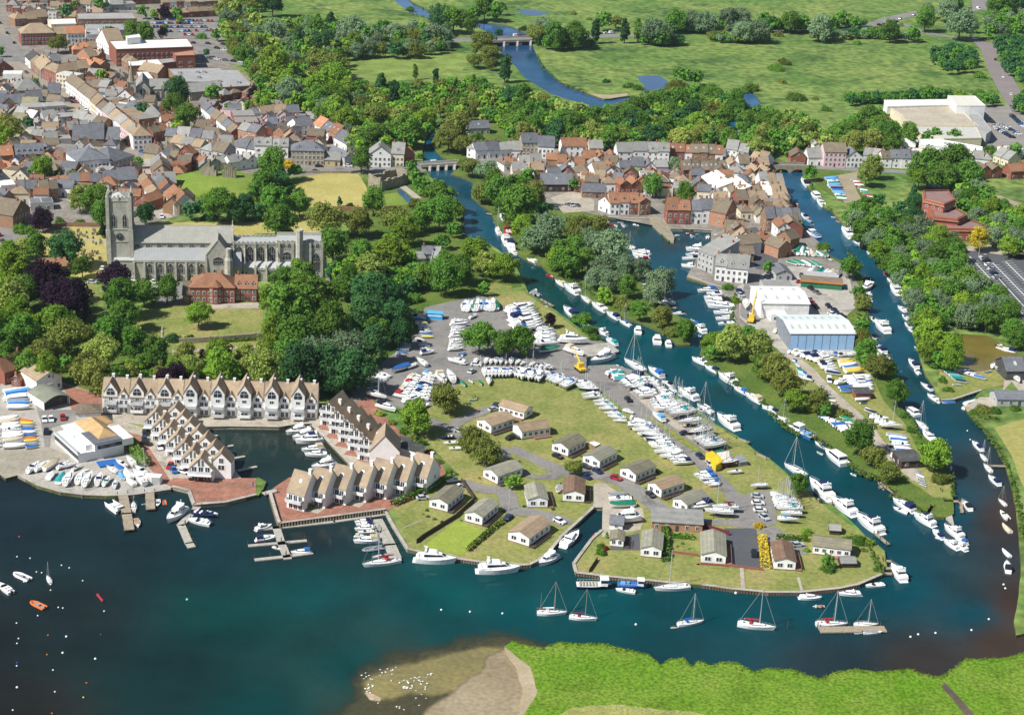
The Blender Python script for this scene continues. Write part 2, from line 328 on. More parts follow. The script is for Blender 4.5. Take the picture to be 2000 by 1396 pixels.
M_LAND=[(880,340),(898,327),(875,312),(862,305),(846,288),(843,276),(856,261),(876,246),(895,232),(960,228),(1060,224),(1140,218),(1185,207),(1240,204),(1330,212),(1400,224),(1424,228),(1420,245),(1424,268),(1440,292),(1470,312),(1490,322),(1490,345),(1500,352),(1523,366),(1538,382),(1560,410),(1564,425),(1573,445),(1595,470),(1610,480),(1620,498),(1645,510),(1673,525),(1685,545),(1686,583),(1693,600),(1690,626),(1698,651),(1706,673),(1725,700),(1743,725),(1765,742),(1768,762),(1757,785),(1766,802),(1788,825),(1801,850),(1830,865),(1852,900),(1858,925),(1861,966),(1863,1003),(1845,1010),(1826,1008),(1801,1001),(1776,976),(1741,958),(1716,930),(1675,913),(1650,888),(1613,863),(1588,843),(1538,825),(1515,803),(1499,790),(1464,766),(1436,748),(1401,725),(1371,705),(1366,694),(1371,676),(1386,650),(1406,646),(1426,641),(1436,628),(1431,598),(1413,568),(1391,558),(1341,543),(1363,498),(1390,487),(1389,472),(1391,450),(1308,447),(1317,466),(1306,471),(1276,440),(1266,429),(1163,424),(1180,434),(1190,445),(1208,463),(1222,485),(1233,515),(1262,545),(1275,575),(1290,598),(1318,615),(1346,625),(1351,646),(1348,673),(1323,673),(1300,652),(1260,633),(1238,626),(1195,615),(1155,590),(1125,568),(1078,538),(1058,518),(1037,512),(1010,495),(989,470),(968,438),(959,413),(939,400),(920,383),(924,355),(900,345)]
S_LAND=[(985,1262),(1000,1252),(1030,1260),(1060,1264),(1090,1254),(1175,1257),(1221,1267),(1266,1277),(1291,1299),(1306,1287),(1336,1284),(1352,1301),(1364,1290),(1391,1299),(1411,1291),(1441,1294),(1471,1311),(1499,1305),(1550,1307),(1575,1317),(1605,1325),(1638,1309),(1675,1306),(1713,1312),(1776,1306),(1808,1317),(1838,1321),(1864,1304),(1886,1286),(1926,1286),(1964,1284),(2000,1275),(2100,1255),(2600,1200),(4000,1700),(4000,3600),(600,3600),(760,1700),(860,1480),(1010,1420),(1050,1350),(1035,1300)]
M_bank=mat('river_bank_edge',(.10,.10,.045),.95,.25,.3,.1,.4,fine=1.5)
def land(name,P,m,rough,z=LZ):
 P=rough_line(P,rough,12);zz=z;mb=MB();mb.prism([G(x,y,zz)[:2]for x,y in P],-1.4,zz,1,0)
 o=new(name,mb.mesh(name,[m,M_bank]));tag(o,kind='structure');return o
land('ground',W_LAND,M_meadow,.5);land('meadow_ground',N_LAND,M_meadow,1.2);land('quarter_ground',M_LAND,M_scrub,.8);land('marsh_ground',S_LAND,M_marsh,1.6,.7)
def soft(name,P,m,z,feather,step=3):
 P=list(P)
 xs=np.arange(min(p[0]for p in P)-feather,max(p[0]for p in P)+feather,step);ys=np.arange(min(p[1]for p in P)-feather,max(p[1]for p in P)+feather,step);V,A_=[],[]
 for y in ys:
  for x in xs:
   d=1e9
   for i in range(len(P)):
    (ax,ay),(bx,by)=P[i-1],P[i];dx,dy=bx-ax,by-ay;t=max(0,min(1,((x-ax)*dx+(y-ay)*dy)/(dx*dx+dy*dy+1e-9)));d=min(d,math.hypot(x-ax-dx*t,y-ay-dy*t))
   V.append(tuple(G(x,y,z)));A_.append(.5+(d if inpoly(x,y,P)else-d)/feather)
 nx,ny=len(xs),len(ys);idx=np.arange(nx*ny).reshape(ny,nx);fc=np.stack([idx[1:,:-1],idx[1:,1:],idx[:-1,1:],idx[:-1,:-1]],-1).reshape(-1,4)
 A_=np.array(A_);keep=(A_[fc].max(1)>-.2);me=npmesh(name,np.array(V),fc[keep],[m]);ca=me.color_attributes.new('cover','FLOAT_COLOR','POINT');A_=np.clip(A_,0,1);ca.data.foreach_set('color',np.stack([A_,A_,A_,A_*0+1],1).astype(np.float32).ravel());tag(new(name,me),kind='structure')
def softmat(name,c1,c2,sc):
 m=mat(name,c1,.75,.2,sc,.25,.1,col2=c2,fine=.7);t=m.node_tree;N=t.nodes.new;L=t.links.new;bs=t.nodes['Principled BSDF'];at=N('ShaderNodeVertexColor');at.layer_name='cover';g=N('ShaderNodeNewGeometry');n=N('ShaderNodeTexNoise');n.inputs['Scale'].default_value=.12;n.inputs['Detail'].default_value=7;L(g.outputs['Position'],n.inputs['Vector'])
 a=N('ShaderNodeMath');a.operation='ADD';L(at.outputs[0],a.inputs[0]);L(n.outputs[0],a.inputs[1]);mr=N('ShaderNodeMapRange');mr.interpolation_type='SMOOTHSTEP';mr.inputs[1].default_value=.75;mr.inputs[2].default_value=1.25;L(a.outputs[0],mr.inputs[0]);L(mr.outputs[0],bs.inputs['Alpha']);return m
soft('deep_shallows',[(690,1335),(720,1300),(800,1275),(900,1250),(1000,1235),(1060,1262),(1000,1300),(900,1420),(700,1480),(640,1400),(700,1372)],softmat('silt_shallows',(.055,.048,.022),(.04,.045,.025),.03),.012,60,6)
soft('shallow_bank',[(708,1335),(725,1318),(770,1302),(830,1288),(880,1276),(935,1262),(985,1260),(1000,1300),(940,1345),(880,1352),(840,1356),(800,1350),(765,1366),(735,1368),(712,1352)],softmat('algae_sand',(.22,.185,.07),(.15,.13,.055),.06),.03,26)
soft('mud_flat',[(985,1262),(1003,1270),(1022,1290),(1036,1310),(1050,1345),(1035,1400),(1120,1500),(820,1500),(815,1420),(830,1385),(870,1362),(900,1335),(935,1312),(950,1290),(970,1272)],softmat('wet_sand',(.215,.17,.10),(.30,.245,.155),.04),.07,22)
soft('sand_spit',[(712,1352),(722,1350),(745,1362),(742,1369),(722,1366)],softmat('pale_spit',(.36,.28,.17),(.42,.34,.22),.2),.09,5,1.5)
SB=rough_line([(985,1262),(1000,1256),(1015,1275),(1036,1295),(1050,1340),(1045,1385),(1080,1500),(1010,1500),(1012,1400),(1022,1350),(1008,1300)],2.5,12)
mb=MB();mb.prism([G(x,y,.6)[:2]for x,y in SB],-.3,.6);tag(new('sand_bank',mb.mesh('sand_bank',M_sand)),kind='structure')
sheet('dry_scrub',[(1085,1400),(1120,1380),(1200,1375),(1290,1385),(1390,1395),(1450,1480),(1000,1500)],mat('dry_marsh',(.27,.27,.09),.95,.3,.1,.1,.4,fine=1.4),z=.74,rough=4)
sheet('marsh_creek',[(1845,1332),(1868,1355),(1895,1385),(1930,1430),(1925,1440),(1885,1395),(1858,1362),(1838,1340)],M_mud,z=.75,rough=1)
sheet('mud_bank',[(1884,799),(1921,842),(1944,872),(1964,912),(1976,955),(1985,992),(1992,1050),(1996,1130),(1984,1200),(1976,1235),(1990,1250),(2060,1240),(2040,1100),(2000,950),(1930,820)],M_mud,z=LZ-.95,rough=2,bottom=.5)
#ground covers
U=1
sheet('town_ground',[(-2500,-330),(-600,-300),(300,-60),(428,-10),(432,60),(440,120),(500,160),(560,205),(630,225),(690,280),(722,318),(832,326),(830,336),(700,341),(560,345),(500,340),(360,333),(352,420),(260,450),(120,452),(20,490),(-60,700),(-1500,800)],M_urban,1)
sheet('quarter_paving',[(905,330),(915,292),(1000,283),(1200,282),(1440,290),(1480,318),(1488,345),(1520,368),(1560,412),(1566,440),(1606,480),(1615,500),(1660,525),(1678,560),(1680,600),(1640,610),(1650,690),(1560,690),(1480,640),(1440,640),(1425,590),(1395,556),(1341,541),(1364,498),(1388,484),(1389,450),(1308,446),(1170,421),(1060,395),(1000,370),(950,345)],M_urban,1)
sheet('wood_ground',[(-300,480),(60,520),(120,560),(260,640),(280,680),(420,700),(520,650),(520,560),(640,540),(700,430),(560,400),(560,360),(620,352),(830,345),(895,400),(900,455),(990,502),(1020,560),(960,570),(830,600),(800,700),(620,770),(180,760),(-300,760)],M_scrub,1,rough=2)
sheet('castle_lawn',[(355,350),(380,332),(420,325),(470,335),(500,355),(500,395),(440,410),(370,405),(352,380)],M_green,3,rough=1)
sheet('bowling_green',[(575,368),(600,344),(640,338),(700,340),(722,376),(712,404),(640,408),(600,404),(578,385)],M_dry,3,rough=.6)
sheet('river_lawn',[(750,380),(775,376),(800,400),(755,402)],M_green,3)
sheet('churchyard_grass',pts('e','260,430 420,400 560,370 800,380 850,420 860,760 700,780 480,740 300,600'),M_dry,3,rough=1)
sheet('church_lawn',pts('e','1060,390 1200,330 1640,340 1994,330 2300,250 2500,300 2500,420 1994,420 1900,480 1090,420'),M_dry,3,rough=1)
sheet('priory_lawn',pts('e','700,1040 1060,1030 1460,960 1994,1010 2050,1010 2060,1240 1560,1262 1280,1300 1080,1240 880,1130'),M_lawn,3,rough=1)
sheet('priory_drive',pts('e','1180,830 1420,800 1480,960 1400,975 1180,985'),M_asph,4)
sheet('gravel_drive',pts('e','1640,975 2010,960 2030,1005 1650,1008'),M_gravel,4)
sheet('garden_lawn',pts('e','520,800 760,810 780,960 660,980 560,900'),M_lawn,3,rough=1)
sheet('garden_ground',pts('e','1340,1270 2060,1250 2060,1390 1340,1380'),M_lawn,2,rough=1)
sheet('garden_path',pts('e','1340,1330 2060,1290 2060,1315 1345,1350'),M_gravel,4)
strip('church_path',pts('e','400,560 560,490 700,470 860,500'),2.2,M_gravel,4)
sheet('marina_paving',pts('i','240,200 500,190 820,290 850,560 1300,540 1840,880 1880,930 1340,990 900,850 560,870 300,700'),M_conc,1)
sheet('garage_court',pts('j','450,450 860,240 980,420 1290,740 960,830 860,820'),M_brickp,2)
sheet('dinghy_park',pts('i','-400,240 180,180 260,230 330,450 380,660 500,780 560,850 700,860 820,760 930,740 1150,900 1340,1000 1300,1020 1040,1060 830,1070 470,1040 300,990 135,905 0,860 -400,800'),M_conc,2)
sheet('slipway',pts('i','-400,740 300,690 380,690 560,760 140,905 45,932 0,905 -400,870'),mat('slipway_concrete',(.30,.27,.21),.8,.15,.2,.2,0,fine=1),3)
sheet('club_road',pts('i','240,230 300,230 380,400 540,400 700,380 860,440 850,520 600,480 400,540 390,690 350,690 320,500'),M_asph,3)
sheet('brick_court',pts('i','480,200 800,280 900,480 1100,560 1240,800 1340,930 1994,930 1994,1062 1760,1122 1510,1142 1470,1030 1340,1000 1250,960 1000,640 880,600 760,420 560,400 500,230'),M_brickp,4)
sheet('terrace_paving',pts('i','790,410 1300,440 1560,450 1994,460 1994,531 1780,530 1562,532 1440,560 1120,520 900,480'),M_gravel,4)
sheet('terrace_apron',pts('j','0,450 480,440 440,508 300,514 180,533 0,530'),M_gravel,4)
sheet('garden_strip',pts('i','700,380 900,470 1120,540 1160,600 1260,760 1350,930 1330,950 1230,800 1100,600 880,540 760,450'),M_gravel,5)
sheet('quay_paving',pts('j','430,520 480,440 860,800 790,880 770,870'),M_gravel,3)
sheet('brick_promenade',pts('j','130,1010 250,930 360,890 700,880 860,820 960,830 1260,720 1440,780 1480,900 1250,1080 1010,1190 180,1296 112,1060'),M_brickp,3)
sheet('peninsula_grass',[(770,985),(900,930),(820,850),(830,800),(900,745),(1010,738),(1100,748),(1200,800),(1330,790),(1420,845),(1500,895),(1560,948),(1600,980),(1690,1047),(1728,1078),(1730,1105),(1718,1118),(1675,1139),(1638,1147),(1563,1155),(1500,1155),(1370,1139),(1343,1139),(1198,1125),(1128,1116),(1124,1101),(1158,1053),(1178,1035),(1180,992),(1157,992),(1092,1050),(1066,1080),(1049,1092),(1032,1100),(1000,1101),(940,1096),(850,1083),(799,1072)],M_lawn,1,rough=.4)
sheet('yard_ground',[(690,750),(770,690),(815,650),(830,600),(960,570),(1040,590),(1100,630),(1125,655),(1160,664),(1190,676),(1203,688),(1145,698),(1148,714),(1200,712),(1262,730),(1285,750),(1330,790),(1385,840),(1440,900),(1400,900),(1330,850),(1250,800),(1180,770),(1100,745),(1010,735),(900,745),(850,790),(800,800),(740,785),(700,765)],M_asph,2,rough=.8)
sheet('river_grass',pts('g','-60,880 80,870 260,990 400,1090 520,1180 520,1230 380,1220 200,1060 0,1020 -150,930'),M_lawn,4,rough=1)
sheet('yard_grass_island',pts('f','1790,800 1994,830 1994,960 1860,960 1780,900'),M_lawn,4,rough=1)
sheet('quay_deck',pts('g','460,1330 600,1290 760,1270 825,1330 820,1345 570,1385 490,1392'),M_conc,5)
sheet('yard_gravel',pts('k','800,160 1100,260 1250,350 1420,480 1550,640 1700,800 1650,830 1500,720 1350,600 1100,420 950,290'),M_gravel,3,rough=1)
strip('yard_road',pts('k','-200,110 100,90 400,120 640,190 850,330 1040,490 1240,650 1420,770 1560,900 1680,1020 1760,1130 1770,1240'),5.5,M_asph,5)
strip('yard_track',pts('f','1560,1040 1500,1120 1440,1250 1400,1390'),6,M_asph,4)
strip('yard_lane',pts('j','700,330 900,250 1130,180 1400,100 1700,60 2000,90'),7,M_asph,4)
sheet('yard_turning',pts('k','1660,980 1790,1060 1994,1020 2060,1100 2060,1290 1900,1330 1700,1300 1400,1290 1250,1250 1180,1180 1420,1260 1740,1250'),M_asph,4,rough=.5)
sheet('inlet_apron',pts('k','640,970 720,970 1020,1170 1030,1240 1000,1330 730,1390 700,1390 705,1165 630,1160'),M_gravel,3)
strip('park_road',pts('j','1350,480 1500,540 1640,620 1994,740'),5,M_asph,5)
strip('park_lane',pts('j','1500,540 1640,460 1800,400 1900,385'),5,M_asph,5)
strip('park_avenue',pts('k','-20,700 150,780 350,860 560,890 800,940 1000,1050 1160,1180 1300,1250 1480,1270'),7,M_asph,5)
strip('park_branch',pts('k','0,830 100,890 250,920 380,900'),4.5,M_asph,6)
strip('park_close',pts('k','-420,960 -250,1010 -60,1040 0,1170 150,1200 330,1240 430,1290'),6,M_asph,6)
sheet('park_verge',pts('k','0,740 120,790 260,860 270,900 180,910 60,850 0,800'),M_lawn,7,rough=.5)
sheet('drive_paving',pts('o','880,0 990,-20 1000,110 770,110 760,60 860,50'),M_asphd,5)
sheet('court_paving',pts('o','1655,-60 1900,-60 1955,270 1700,235'),M_asphd,5)
sheet('drive_apron',pts('q','-100,-60 60,-70 210,20 210,60 310,70 300,150 190,130 170,60 0,60'),M_asph,5)
strip('garden_walk',pts('o','1790,250 1800,410'),1.2,M_gravel,6);strip('lawn_walk',pts('q','235,320 265,430'),.8,M_gravel,6)
strip('lawn_edging',pts('j','1140,1320 1310,1250'),.4,M_gravel,6)
sheet('chalet_plot',pts('j','1560,1260 1780,1340 1610,1530 1300,1465'),mat('mown_stripes_grass',(.24,.30,.05),.95,.1,.5,.1,.1,fine=1.2),3)
strip('spit_track',pts('l','150,-30 300,70 450,230 620,380 760,520 860,650 960,760 1100,860 1170,950'),4.5,M_gravel,4)
sheet('spit_yard',pts('l','800,640 860,640 1010,780 1030,860 1160,860 1170,970 1030,870 900,740 830,690'),M_gravel,3)
sheet('spit_grass',pts('l','150,230 420,260 650,520 700,700 1000,900 1180,1000 1290,1080 1440,1090 1420,900 1250,880 1180,720 1060,500 900,330 820,150 640,-50 300,-50 200,-50 0,-60 0,100'),M_lawn,2,rough=1)
sheet('slip_planks',pts('l','1270,1095 1340,1085 1430,1200 1450,1290 1390,1240 1330,1190'),M_conc,z=LZ-.15,bottom=1.5)
sheet('boatyard_ground',[(1440,560),(1520,520),(1600,520),(1660,545),(1672,600),(1650,620),(1690,660),(1700,700),(1680,690),(1640,700),(1540,700),(1480,650),(1445,620)],M_conc,3,rough=.8)
strip('yard_approach',pts('g','1800,560 1870,700 1860,900 1840,1050 1900,1100'),7,M_asph,4)
sheet('quarter_court',pts('g','1870,620 1760,400 1900,370 1994,480 2070,620 2060,700 1900,700'),M_asphd,4)
sheet('stone_pier',pts('g','1065,330 1085,250 1130,290 1200,330 1265,450 1260,485 1220,475 1100,360'),M_stone,6,bottom=2.3)
sheet('meadow_east_path',pts('h','1750,120 1820,130 1994,200 1994,300 1940,270 1790,210'),M_soil,3,rough=1)
sheet('car_park',pts('h','1460,570 1560,555 1830,590 1994,590 2300,700 2400,1100 1994,1120 1930,1040 1860,930 1700,790 1480,640'),M_asphd,3)
sheet('car_park_path',pts('h','1480,520 1700,520 1780,470 1860,560 1990,560 1990,590 1830,590 1560,555 1480,550'),M_gravel,4)
for a,b in(('1570,600','1994,1060'),('1750,650','2100,1010'),('1850,640','2150,940'),('1640,600','1994,990')):strip('parking_line',pts('h',a+' '+b),.35,M_white,5)
for r_ in((1600,640,1994,1060,24),(1765,670,2100,1010,20),(1860,640,2120,900,16)):
 mb_=MB();
 for t_ in range(r_[4]):
  x_=r_[0]+(r_[2]-r_[0])*t_/r_[4];y_=r_[1]+(r_[3]-r_[1])*t_/r_[4];A_=G(*crop('h',x_-40,y_+4),LZ+.16);B_=G(*crop('h',x_+40,y_-4),LZ+.16);q_=Vector((-(B_-A_).y,(B_-A_).x,0)).normalized()*.12
  mb_.face([A_-q_,B_-q_,B_+q_,A_+q_])
 tag(new('parking_bay_lines',mb_.mesh('bay_lines',M_white)),kind='structure')
sheet('boat_park_gravel',pts('h','500,-20 700,-60 680,60 730,160 600,190 530,60'),M_soil,3,rough=1)
sheet('boat_park_verge',pts('d','300,1330 560,1310 720,1500 900,1700 620,1600 380,1450'),M_scrub,2,rough=1)
sheet('east_field',pts('l','1760,540 1994,470 2300,500 2300,1100 1990,1000 1900,760'),mat('pale_field',(.33,.29,.10),.95,.15,.03,.1,.1,col2=(.24,.26,.07),fine=.6),2,rough=1)
sheet('east_shore_grass',pts('l','1340,80 1500,120 1800,60 1860,200 1700,230 1500,310 1340,300 1320,200'),M_lawn,2,rough=1)
sheet('east_yard',pts('l','1850,90 2100,60 2200,300 1990,300 1900,180 1760,330 1780,370 1570,400 1560,420 1530,380 1650,300 1740,300 1830,250'),M_gravel,3)
sheet('tidal_pond',pts('h','1370,1200 1480,1205 1700,1215 1900,1330 2060,1420 2060,1470 1850,1460 1700,1490 1600,1500 1400,1460 1380,1300'),mat('pond_water',(.16,.125,.03),.12,.12,.05,.4),3,rough=1)
sheet('estate_yard',pts('d','880,870 1690,810 1994,830 2200,900 2200,1300 1880,1130 1700,1180 1650,1110 1040,960'),mat('estate_paving',(.24,.22,.20),.9,.12,.1,.2,0,fine=1),2)
M_pond=mat('pond_blue',(.04,.09,.18),.1,.12,.05,.3)
sheet('pond',pts('c','970,600 1050,590 1150,590 1220,640 1180,690 1100,700 1020,725 1030,670'),M_pond,z=LZ+.06,rough=1)
sheet('field_pond',pts('c','30,85 120,75 250,90 300,105 200,122 90,115'),M_pond,z=LZ+.06,rough=1)
sheet('moat',pts('f','1090,80 1130,80 1220,160 1200,185 1170,175'),M_pond,z=LZ+.06)
sheet('gravel_beach',pts('c','600,728 720,740 900,728 900,745 760,768 690,765'),M_sand,2,rough=1)
sheet('meadow_rise',pts('b','700,430 1100,450 1500,400 1690,430 1600,560 1300,620 950,640 760,640 700,560'),mat('rough_meadow',(.17,.23,.055),.95,.3,.07,.1,.3,fine=1),1,rough=2)
strip('bypass_road',[(440,92),(560,90),(700,86),(870,80),(960,77),(1020,75),(1150,72),(1300,65),(1425,62),(1500,58),(1625,54),(1676,52),(1713,46),(1750,35),(1800,25),(1850,18),(1905,22)],13,M_asph,5)
strip('slip_road',pts('d','900,195 1050,190 1180,240 1300,270 1500,300 1700,330'),9,M_asph,5)
strip('link_road',pts('d','1640,-120 1650,20 1660,80'),14,M_asph,6);strip('roundabout_road',pts('d','1500,110 1580,80 1750,75 1880,110 1994,140'),8,M_asph,7)
strip('east_road',pts('d','1680,330 1750,420 1790,540 1850,650 1920,770 2010,900'),15,mat('pinkish_tarmac',(.21,.18,.17),.9,.08,.08,.2,0,fine=1),6)
strip('field_lane',[(1990,140),(2050,170)],5,M_asph,4)
strip('high_street',pts('a','-100,60 40,330 120,500 250,600 390,690 640,880 860,1060 1000,1180 1130,1260'),9,mat('street_paving',(.27,.23,.18),.9,.1,.1,.2,0,fine=1),5)
strip('ring_road',pts('a','-100,260 0,310 60,380 100,480'),16,M_asph,6)
strip('castle_street',pts('a','1130,1215 1200,1190 1700,1190 1994,1260 2380,1320 2740,1325 3100,1312 3290,1295'),8,M_asph,5)
strip('church_street',pts('a','1190,1200 1150,1340 1150,1450 1200,1600 1290,1700'),7,mat('lane_paving',(.36,.32,.26),.9,.08,.2,.2,0,fine=1),5)
strip('bridge_street',[(885,318),(930,318),(1000,322),(1100,325),(1200,323),(1330,318),(1420,318),(1475,322)],7,M_asph,5)
strip('east_street',[(1570,325),(1640,330),(1750,335),(1800,345),(1850,380)],8,M_asph,5)
strip('west_street',pts('e','-100,60 0,230 60,380 100,520'),8,M_asph,5)
strip('riverside_walk',pts('f','1060,-20 1120,40 1200,100 1260,150'),4,M_gravel,5)
sheet('square_car_park',pts('a','1100,120 1700,130 1750,290 1500,310 1200,300 1140,220'),M_asph,2);sheet('store_car_park',pts('a','1500,340 1840,380 1920,520 1700,480 1560,440'),M_asph,2)
sheet('back_yard',pts('c','640,1500 900,1500'.replace('640,1500 900,1500','300,1540 480,1480 640,1560 640,1640 400,1660')),M_gravel,3)
#TREES
LEAF=dict(g=(.115,.24,.036),b=(.20,.33,.036),d=(.055,.145,.046),o=(.18,.215,.045),y=(.28,.35,.075),s=(.19,.28,.145),p=(.035,.018,.032),Y=(.60,.48,.04),c=(.028,.075,.02),h=(.08,.17,.018),r=(.18,.03,.02))
LM={k:leafmat('leaves_'+n,LEAF[k])for k,n in dict(g='mid_green',b='bright_green',d='dark_green',o='olive',y='pale',s='silver',p='copper',Y='yellow',c='conifer',h='hedge',r='red').items()}
M_bark=mat('bark',(.11,.085,.06),.95,.25,2)
def crown_arrays(seed,shape,nclump,per,size):
 r=np.random.RandomState(seed)
 C=r.normal(size=(nclump,3));C/=np.linalg.norm(C,axis=1)[:,None]
 C[:,2]=np.where(C[:,2]<-.8,-C[:,2],C[:,2])
 rad=r.uniform(.52,.92,nclump);cr=r.uniform(.2,.34,nclump)
 lump=1+.3*np.sin(C[:,0]*3+seed)*np.cos(C[:,1]*2.6+seed*2)+.12*np.sin(C[:,2]*5+seed)
 P=C*(rad*lump)[:,None]
 ninn=nclump//4;Q=r.normal(size=(ninn,3))*.28
 P=np.concatenate([P,Q]);cr=np.concatenate([cr,np.full(ninn,.38)])
 if shape=='tall':P*=(.36,.36,1.0);cr*=.52
 elif shape=='cone':
  t=(P[:,2]+1)/2;P[:,0]*=(1.05-t)*.8;P[:,1]*=(1.05-t)*.8;P[:,2]*=1.05;cr*=(1.15-t*.75)*.7
 elif shape=='wide':P*=(1.0,1.0,.72)
 elif shape=='bush':P[:,2]=np.abs(P[:,2])*.75-.3
 elif shape=='round':P*=(.97,.97,.95)
 n=len(P);k=per
 D=r.normal(size=(n,k,3));D/=np.linalg.norm(D,axis=2)[:,:,None]
 D[:,:,2]=np.abs(D[:,:,2])*r.choice([1,1,1,-.6],size=(n,k))
 pos=P[:,None,:]+D*(cr[:,None,None]*r.uniform(.55,1.1,(n,k,1)))
 nor=D+r.normal(size=(n,k,3))*.55+P[:,None,:]*.35
 nor/=np.linalg.norm(nor,axis=2)[:,:,None]
 pos=pos.reshape(-1,3);nor=nor.reshape(-1,3);m=len(pos)
 a=np.cross(nor,r.normal(size=(m,3)));a/=np.linalg.norm(a,axis=1)[:,None];b=np.cross(nor,a)
 s=size*r.uniform(.6,1.35,(m,1));s2=s*r.uniform(.6,1,(m,1))
 V=np.stack([pos-a*s,pos-b*s2*.8+nor*s*.15,pos+a*s,pos+b*s2],1).reshape(-1,3)
 return V
CROWN={}
def crown_mesh(shape,i,fine):
 key=(shape,i,fine)
 if key not in CROWN:
  nc,per,sz={2:(95,52,.062),1:(60,30,.085),0:(24,15,.17)}[fine]
  V=crown_arrays(11*i+len(shape),shape,nc,per,sz)
  CROWN[key]=npmesh('crown_'+shape,V,np.arange(len(V)).reshape(-1,4),[LM['g']])
 return CROWN[key]
TRUNK=[]
for i in range(4):
 r=random.Random(i);mb=MB();mb.tube((0,0,-.1),(.02,.0,.45),.055,0,7,.04)
 for j in range(6):
  a=j*1.05+r.random();mb.tube((.02,0,.35+.05*(j%3)),(math.cos(a)*.33,math.sin(a)*.33,.75+r.uniform(-.1,.15)),.026,0,5,.008)
 mb.tube((.02,0,.44),(0,.03,.95),.036,0,6,.01)
 TRUNK.append(mb.mesh('trunk',M_bark))
KIND=dict(g=('broadleaf_tree','mid-green broadleaf tree'),b=('broadleaf_tree','bright green broadleaf tree'),d=('broadleaf_tree','dark green broadleaf tree'),o=('oak_tree','olive-brown oak tree'),y=('broadleaf_tree','pale yellow-green tree'),s=('willow_tree','silvery grey-green willow'),p=('copper_beech_tree','dark purple copper beech'),Y=('ornamental_tree','bright yellow leaved tree'),c=('conifer_tree','dark narrow conifer'),r=('red_shrub','dark red shrub'))
TREES=[];SMALLTREES=[];TCOUNT={}
def tree(x,y,r,t,zone,shape=None,fine=None):
 TREES.append((x,y,r,t,zone,shape))
def TR(zone,c,s):
 for q in s.split():
  p=q.split(',');x,y=crop(c,float(p[0]),float(p[1]));sc=1 if c=='-' else 3.988
  TREES.append((x,y,float(p[2])/sc,p[3][0],zone,p[3][1:]or None))
def WOOD(zone,c,poly,types,rmin,rmax,gap=1.15,seed=1,shapes=None):
 P=pts(c,poly);r_=random.Random(seed);xs=[p[0]for p in P];ys=[p[1]for p in P];got=[]
 for _ in range(4000):
  x,y=r_.uniform(min(xs),max(xs)),r_.uniform(min(ys),max(ys));r=r_.uniform(rmin,rmax)*SCL(x,y)
  if not inpoly(x,y,P):continue
  if any(math.hypot(x-a,(y-b)*1.7)<(r+q)*.5*gap for a,b,q in got):continue
  got.append((x,y,r));TREES.append((x,y-r*.25,r,r_.choice(types),zone,'tall' if r_.random()<.03 else None))
